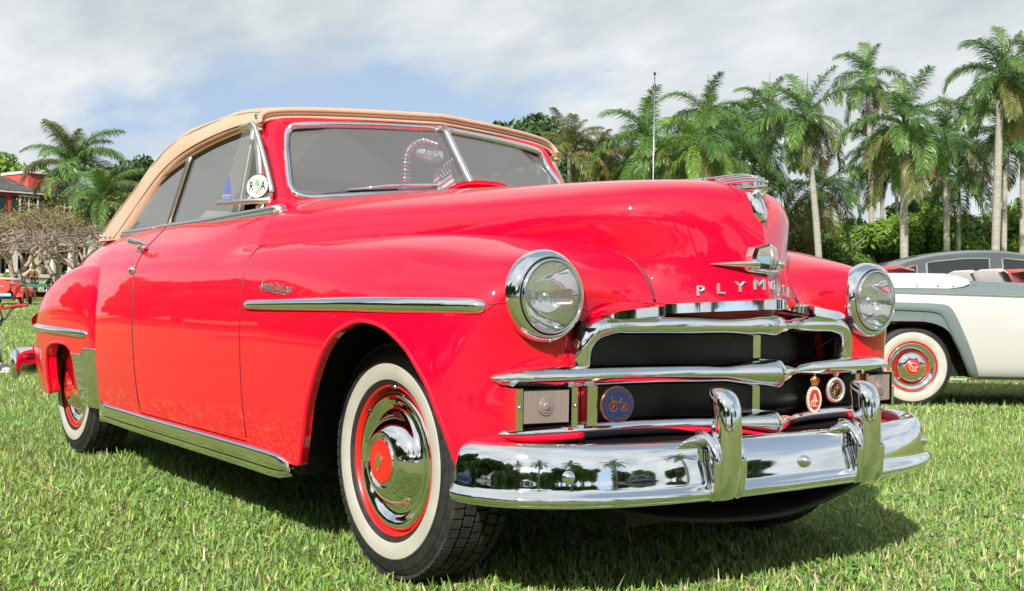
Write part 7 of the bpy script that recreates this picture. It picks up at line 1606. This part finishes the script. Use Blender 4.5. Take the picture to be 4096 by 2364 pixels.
# folding chair with red arm rests, and the person sitting in it, cut by the left edge
cd = 10.9; c0 = spot(-60, cd); ch = thing('folding_chair', 'folding camp chair with red arm rest at the left edge', 'chair', tuple(c0), HEAD)     # local x = right in the picture = facing
zs = .40
for s_ in (-1, 1):
    y = s_*.27
    mk('arm_tube', *tube(cat([(.10, y, .46), (.17, y, .50), (.215, y, .57), (.26, y, .602), (.33, y, .612)], 5), .013, 8), 'steel', ch)
    mk('arm_rest', *sweep(cat([(-.02, y, .575), (.10, y, .575), (.22, y, .600), (.30, y, .615), (.37, y, .612)], 5), [(-.024, -.008), (-.026, .006), (-.012, .016), (.012, .016), (.026, .006), (.024, -.008)]), 'chair_red', ch)
    mk('leg', *tube([(.14, y, 0), (.11, y, .2), (.10, y, .47)], .013, 8), 'steel', ch); mk('leg', *tube([(-.28, y, 0), (-.10, y, .25), (.10, y, .44)], .013, 8), 'steel', ch); mk('leg', *tube([(.16, y, .0), (-.1, y, .22), (-.26, y, .44)], .013, 8), 'steel', ch)
    mk('back_post', *tube([(-.24, y, .42), (-.30, y, .70), (-.36, y, .98)], .013, 8), 'steel', ch); mk('strap', *sweep(cat([(.11, y-.02, .58), (.14, y-.02, .50), (.12, y-.02, .42), (.05, y-.02, .40)], 4), [(-.012, -.003), (-.012, .003), (.012, .003), (.012, -.003)]), 'black_seal', ch)
Pq = np.array([[(x, y, zs-.03*math.cos(y*5)+.02*(x+.1)) for y in np.linspace(-.26, .26, 9)] for x in np.linspace(-.26, .14, 8)]); mk('seat', Pq.reshape(-1, 3), gridf(8, 9), 'chair_red', ch)
Pq = np.array([[(-.24-.12*t-.02*math.cos(y*5), y, .45+.5*t) for y in np.linspace(-.26, .26, 9)] for t in np.linspace(0, 1, 8)]); mk('backrest', Pq.reshape(-1, 3), gridf(8, 9), 'chair_red', ch)
ex_ = np.array([CR[0], CR[1], 0])/np.linalg.norm(CR[:2]); yb = c0+ex_*.20+np.array([*(n_side*.30), 0]); bag = thing('yellow_bag', 'yellow cloth bag hanging from the folding chair at the left edge', 'bag', (yb[0], yb[1], .12), HEAD)
zz2 = np.linspace(0, 1, 12); P = []
for t in zz2:
    w_ = np.interp(t, [0, .25, .7, 1], [.055, .085, .075, .03]); dp = np.interp(t, [0, .3, 1], [.02, .045, .012])
    P.append([(w_*math.cos(a)*(1+.10*math.sin(5*a+4*t))+.035*(1-t), dp*math.sin(a), t*.33) for a in np.arange(16)*2*math.pi/16])
mk('sack', np.array(P).reshape(-1, 3), gridf(12, 16, cv=True)+[tuple(range(16))[::-1]], 'yellow_cloth', bag); mk('handle', *tube(cat([(-.02, 0, .32), (-.01, .02, .38), (.0, .03, .43), (.01, .02, .38), (.02, 0, .32)], 4), .006, 6), 'yellow_cloth', bag)
pr_ = thing('person', 'seated person at the left edge, only jeans cuff and pale laced shoe showing', 'person', tuple(c0), HEAD)
J = dict(pelvis=(-.10, 0, .52, (.15, .13)), waist=(-.16, 0, .68, (.14, .12)), chest=(-.22, 0, .88, (.17, .13)), neckb=(-.25, 0, 1.05, (.10, .085)), neck=(-.24, 0, 1.12, .055), head=(-.21, 0, 1.22, (.082, .095)), crown=(-.21, 0, 1.30, (.07, .08)))
B = [('pelvis', 'waist', 'shirt_blue'), ('waist', 'chest', 'shirt_blue'), ('chest', 'neckb', 'shirt_blue'), ('neckb', 'neck', 'skin'), ('neck', 'head', 'skin'), ('head', 'crown', 'skin')]
for s_, nm in ((1, 'l'), (-1, 'r')):
    dx = .0 if s_ < 0 else -.10
    J.update({'hip'+nm: (-.02, s_*.10, .50, .095), 'knee'+nm: (.22+dx, s_*.13, .47, .068), 'shin'+nm: (.205+dx, s_*.13, .26, .062), 'cuff'+nm: (.195+dx, s_*.13, .135, .056), 'ank'+nm: (.19+dx, s_*.13, .09, .040), 'sh'+nm: (-.22, s_*.19, 1.00, .062), 'el'+nm: (-.20, s_*.26, .74, .048), 'wr'+nm: (-.08, s_*.14, .62, .034)})
    B += [('pelvis', 'hip'+nm, 'denim'), ('hip'+nm, 'knee'+nm, 'denim'), ('knee'+nm, 'shin'+nm, 'denim'), ('shin'+nm, 'cuff'+nm, 'denim'), ('cuff'+nm, 'ank'+nm, 'skin'), ('neckb', 'sh'+nm, 'shirt_blue'), ('sh'+nm, 'el'+nm, 'shirt_blue'), ('el'+nm, 'wr'+nm, 'skin')]
body('body', J, B, pr_); face_bits(pr_, J['head'][:3], (1, 0, 0), 'hair_brown', False)
for s_, nm in ((1, 'l'), (-1, 'r')):
    hand(pr_, J['wr'+nm][:3], (1, 0, -.2), (0, -s_, .2)); ax_, ay_ = J['ank'+nm][0], J['ank'+nm][1]
    secs = [(-.075, .020, .030, .075), (-.05, .036, .036, .085), (0, .040, .037, .085), (.05, .042, .038, .070), (.11, .047, .042, .055), (.165, .042, .038, .045), (.20, .022, .022, .034)]; P = []
    for x, w_, _, hh in cat(np.array(secs), 3):
        P.append([(ax_+x, ay_+w_*math.cos(a), max(.004, .012+hh*.5*(1+math.sin(a)))) for a in np.arange(14)*2*math.pi/14])
    sh_ = mk('shoe', np.array(P).reshape(-1, 3), gridf(len(P), 14, cv=True)+[tuple(range(14)), tuple((len(P)-1)*14+j for j in reversed(range(14)))], 'shoe_pale', pr_)
    P = np.array([[(ax_+x, ay_+(w_+.006)*math.cos(a), .002 if math.sin(a) < 0 else .022) for a in np.arange(14)*2*math.pi/14] for x, w_, _, hh in cat(np.array(secs), 3)]); mk('sole', P.reshape(-1, 3), gridf(len(P), 14, cv=True), 'ink_white', sh_)
    for k in range(4): x = ax_+.045+.022*k; zt = .013+np.interp(.045+.022*k, [0, .05, .11, .165], [.085, .070, .055, .045]); mk('lace', *tube([(x, ay_-.026, zt-.012), (x+.008, ay_, zt+.003), (x, ay_+.026, zt-.012)], .004, 5), 'ink_white', sh_)
    mk('trouser_cuff', *lathe([(.060, .12), (.066, .125), (.067, .165), (.060, .17)], 16, (J['cuff'+nm][0], ay_, 0), (0, 0, 1)), 'denim', pr_)
# pale path beyond the lawn in front of the red car, mirrored in the bumper
varied('path_gravel', [(.3, (.42, .38, .30)), (.7, (.55, .50, .42))], 2, rough=.95)
Pp = cat([(30, -60, .004), (19, -28, .004), (16.5, -8, .004), (17.5, 10, .004), (22, 34, .004), (30, 60, .004)], 8); V = np.concatenate([np.stack([Pp+(-1.6, 0, 0), Pp+(1.6, 0, 0)], 1).reshape(-1, 3)]); po = mk('path', V, gridf(len(Pp), 2), 'path_gravel'); tag(po, kind='structure')
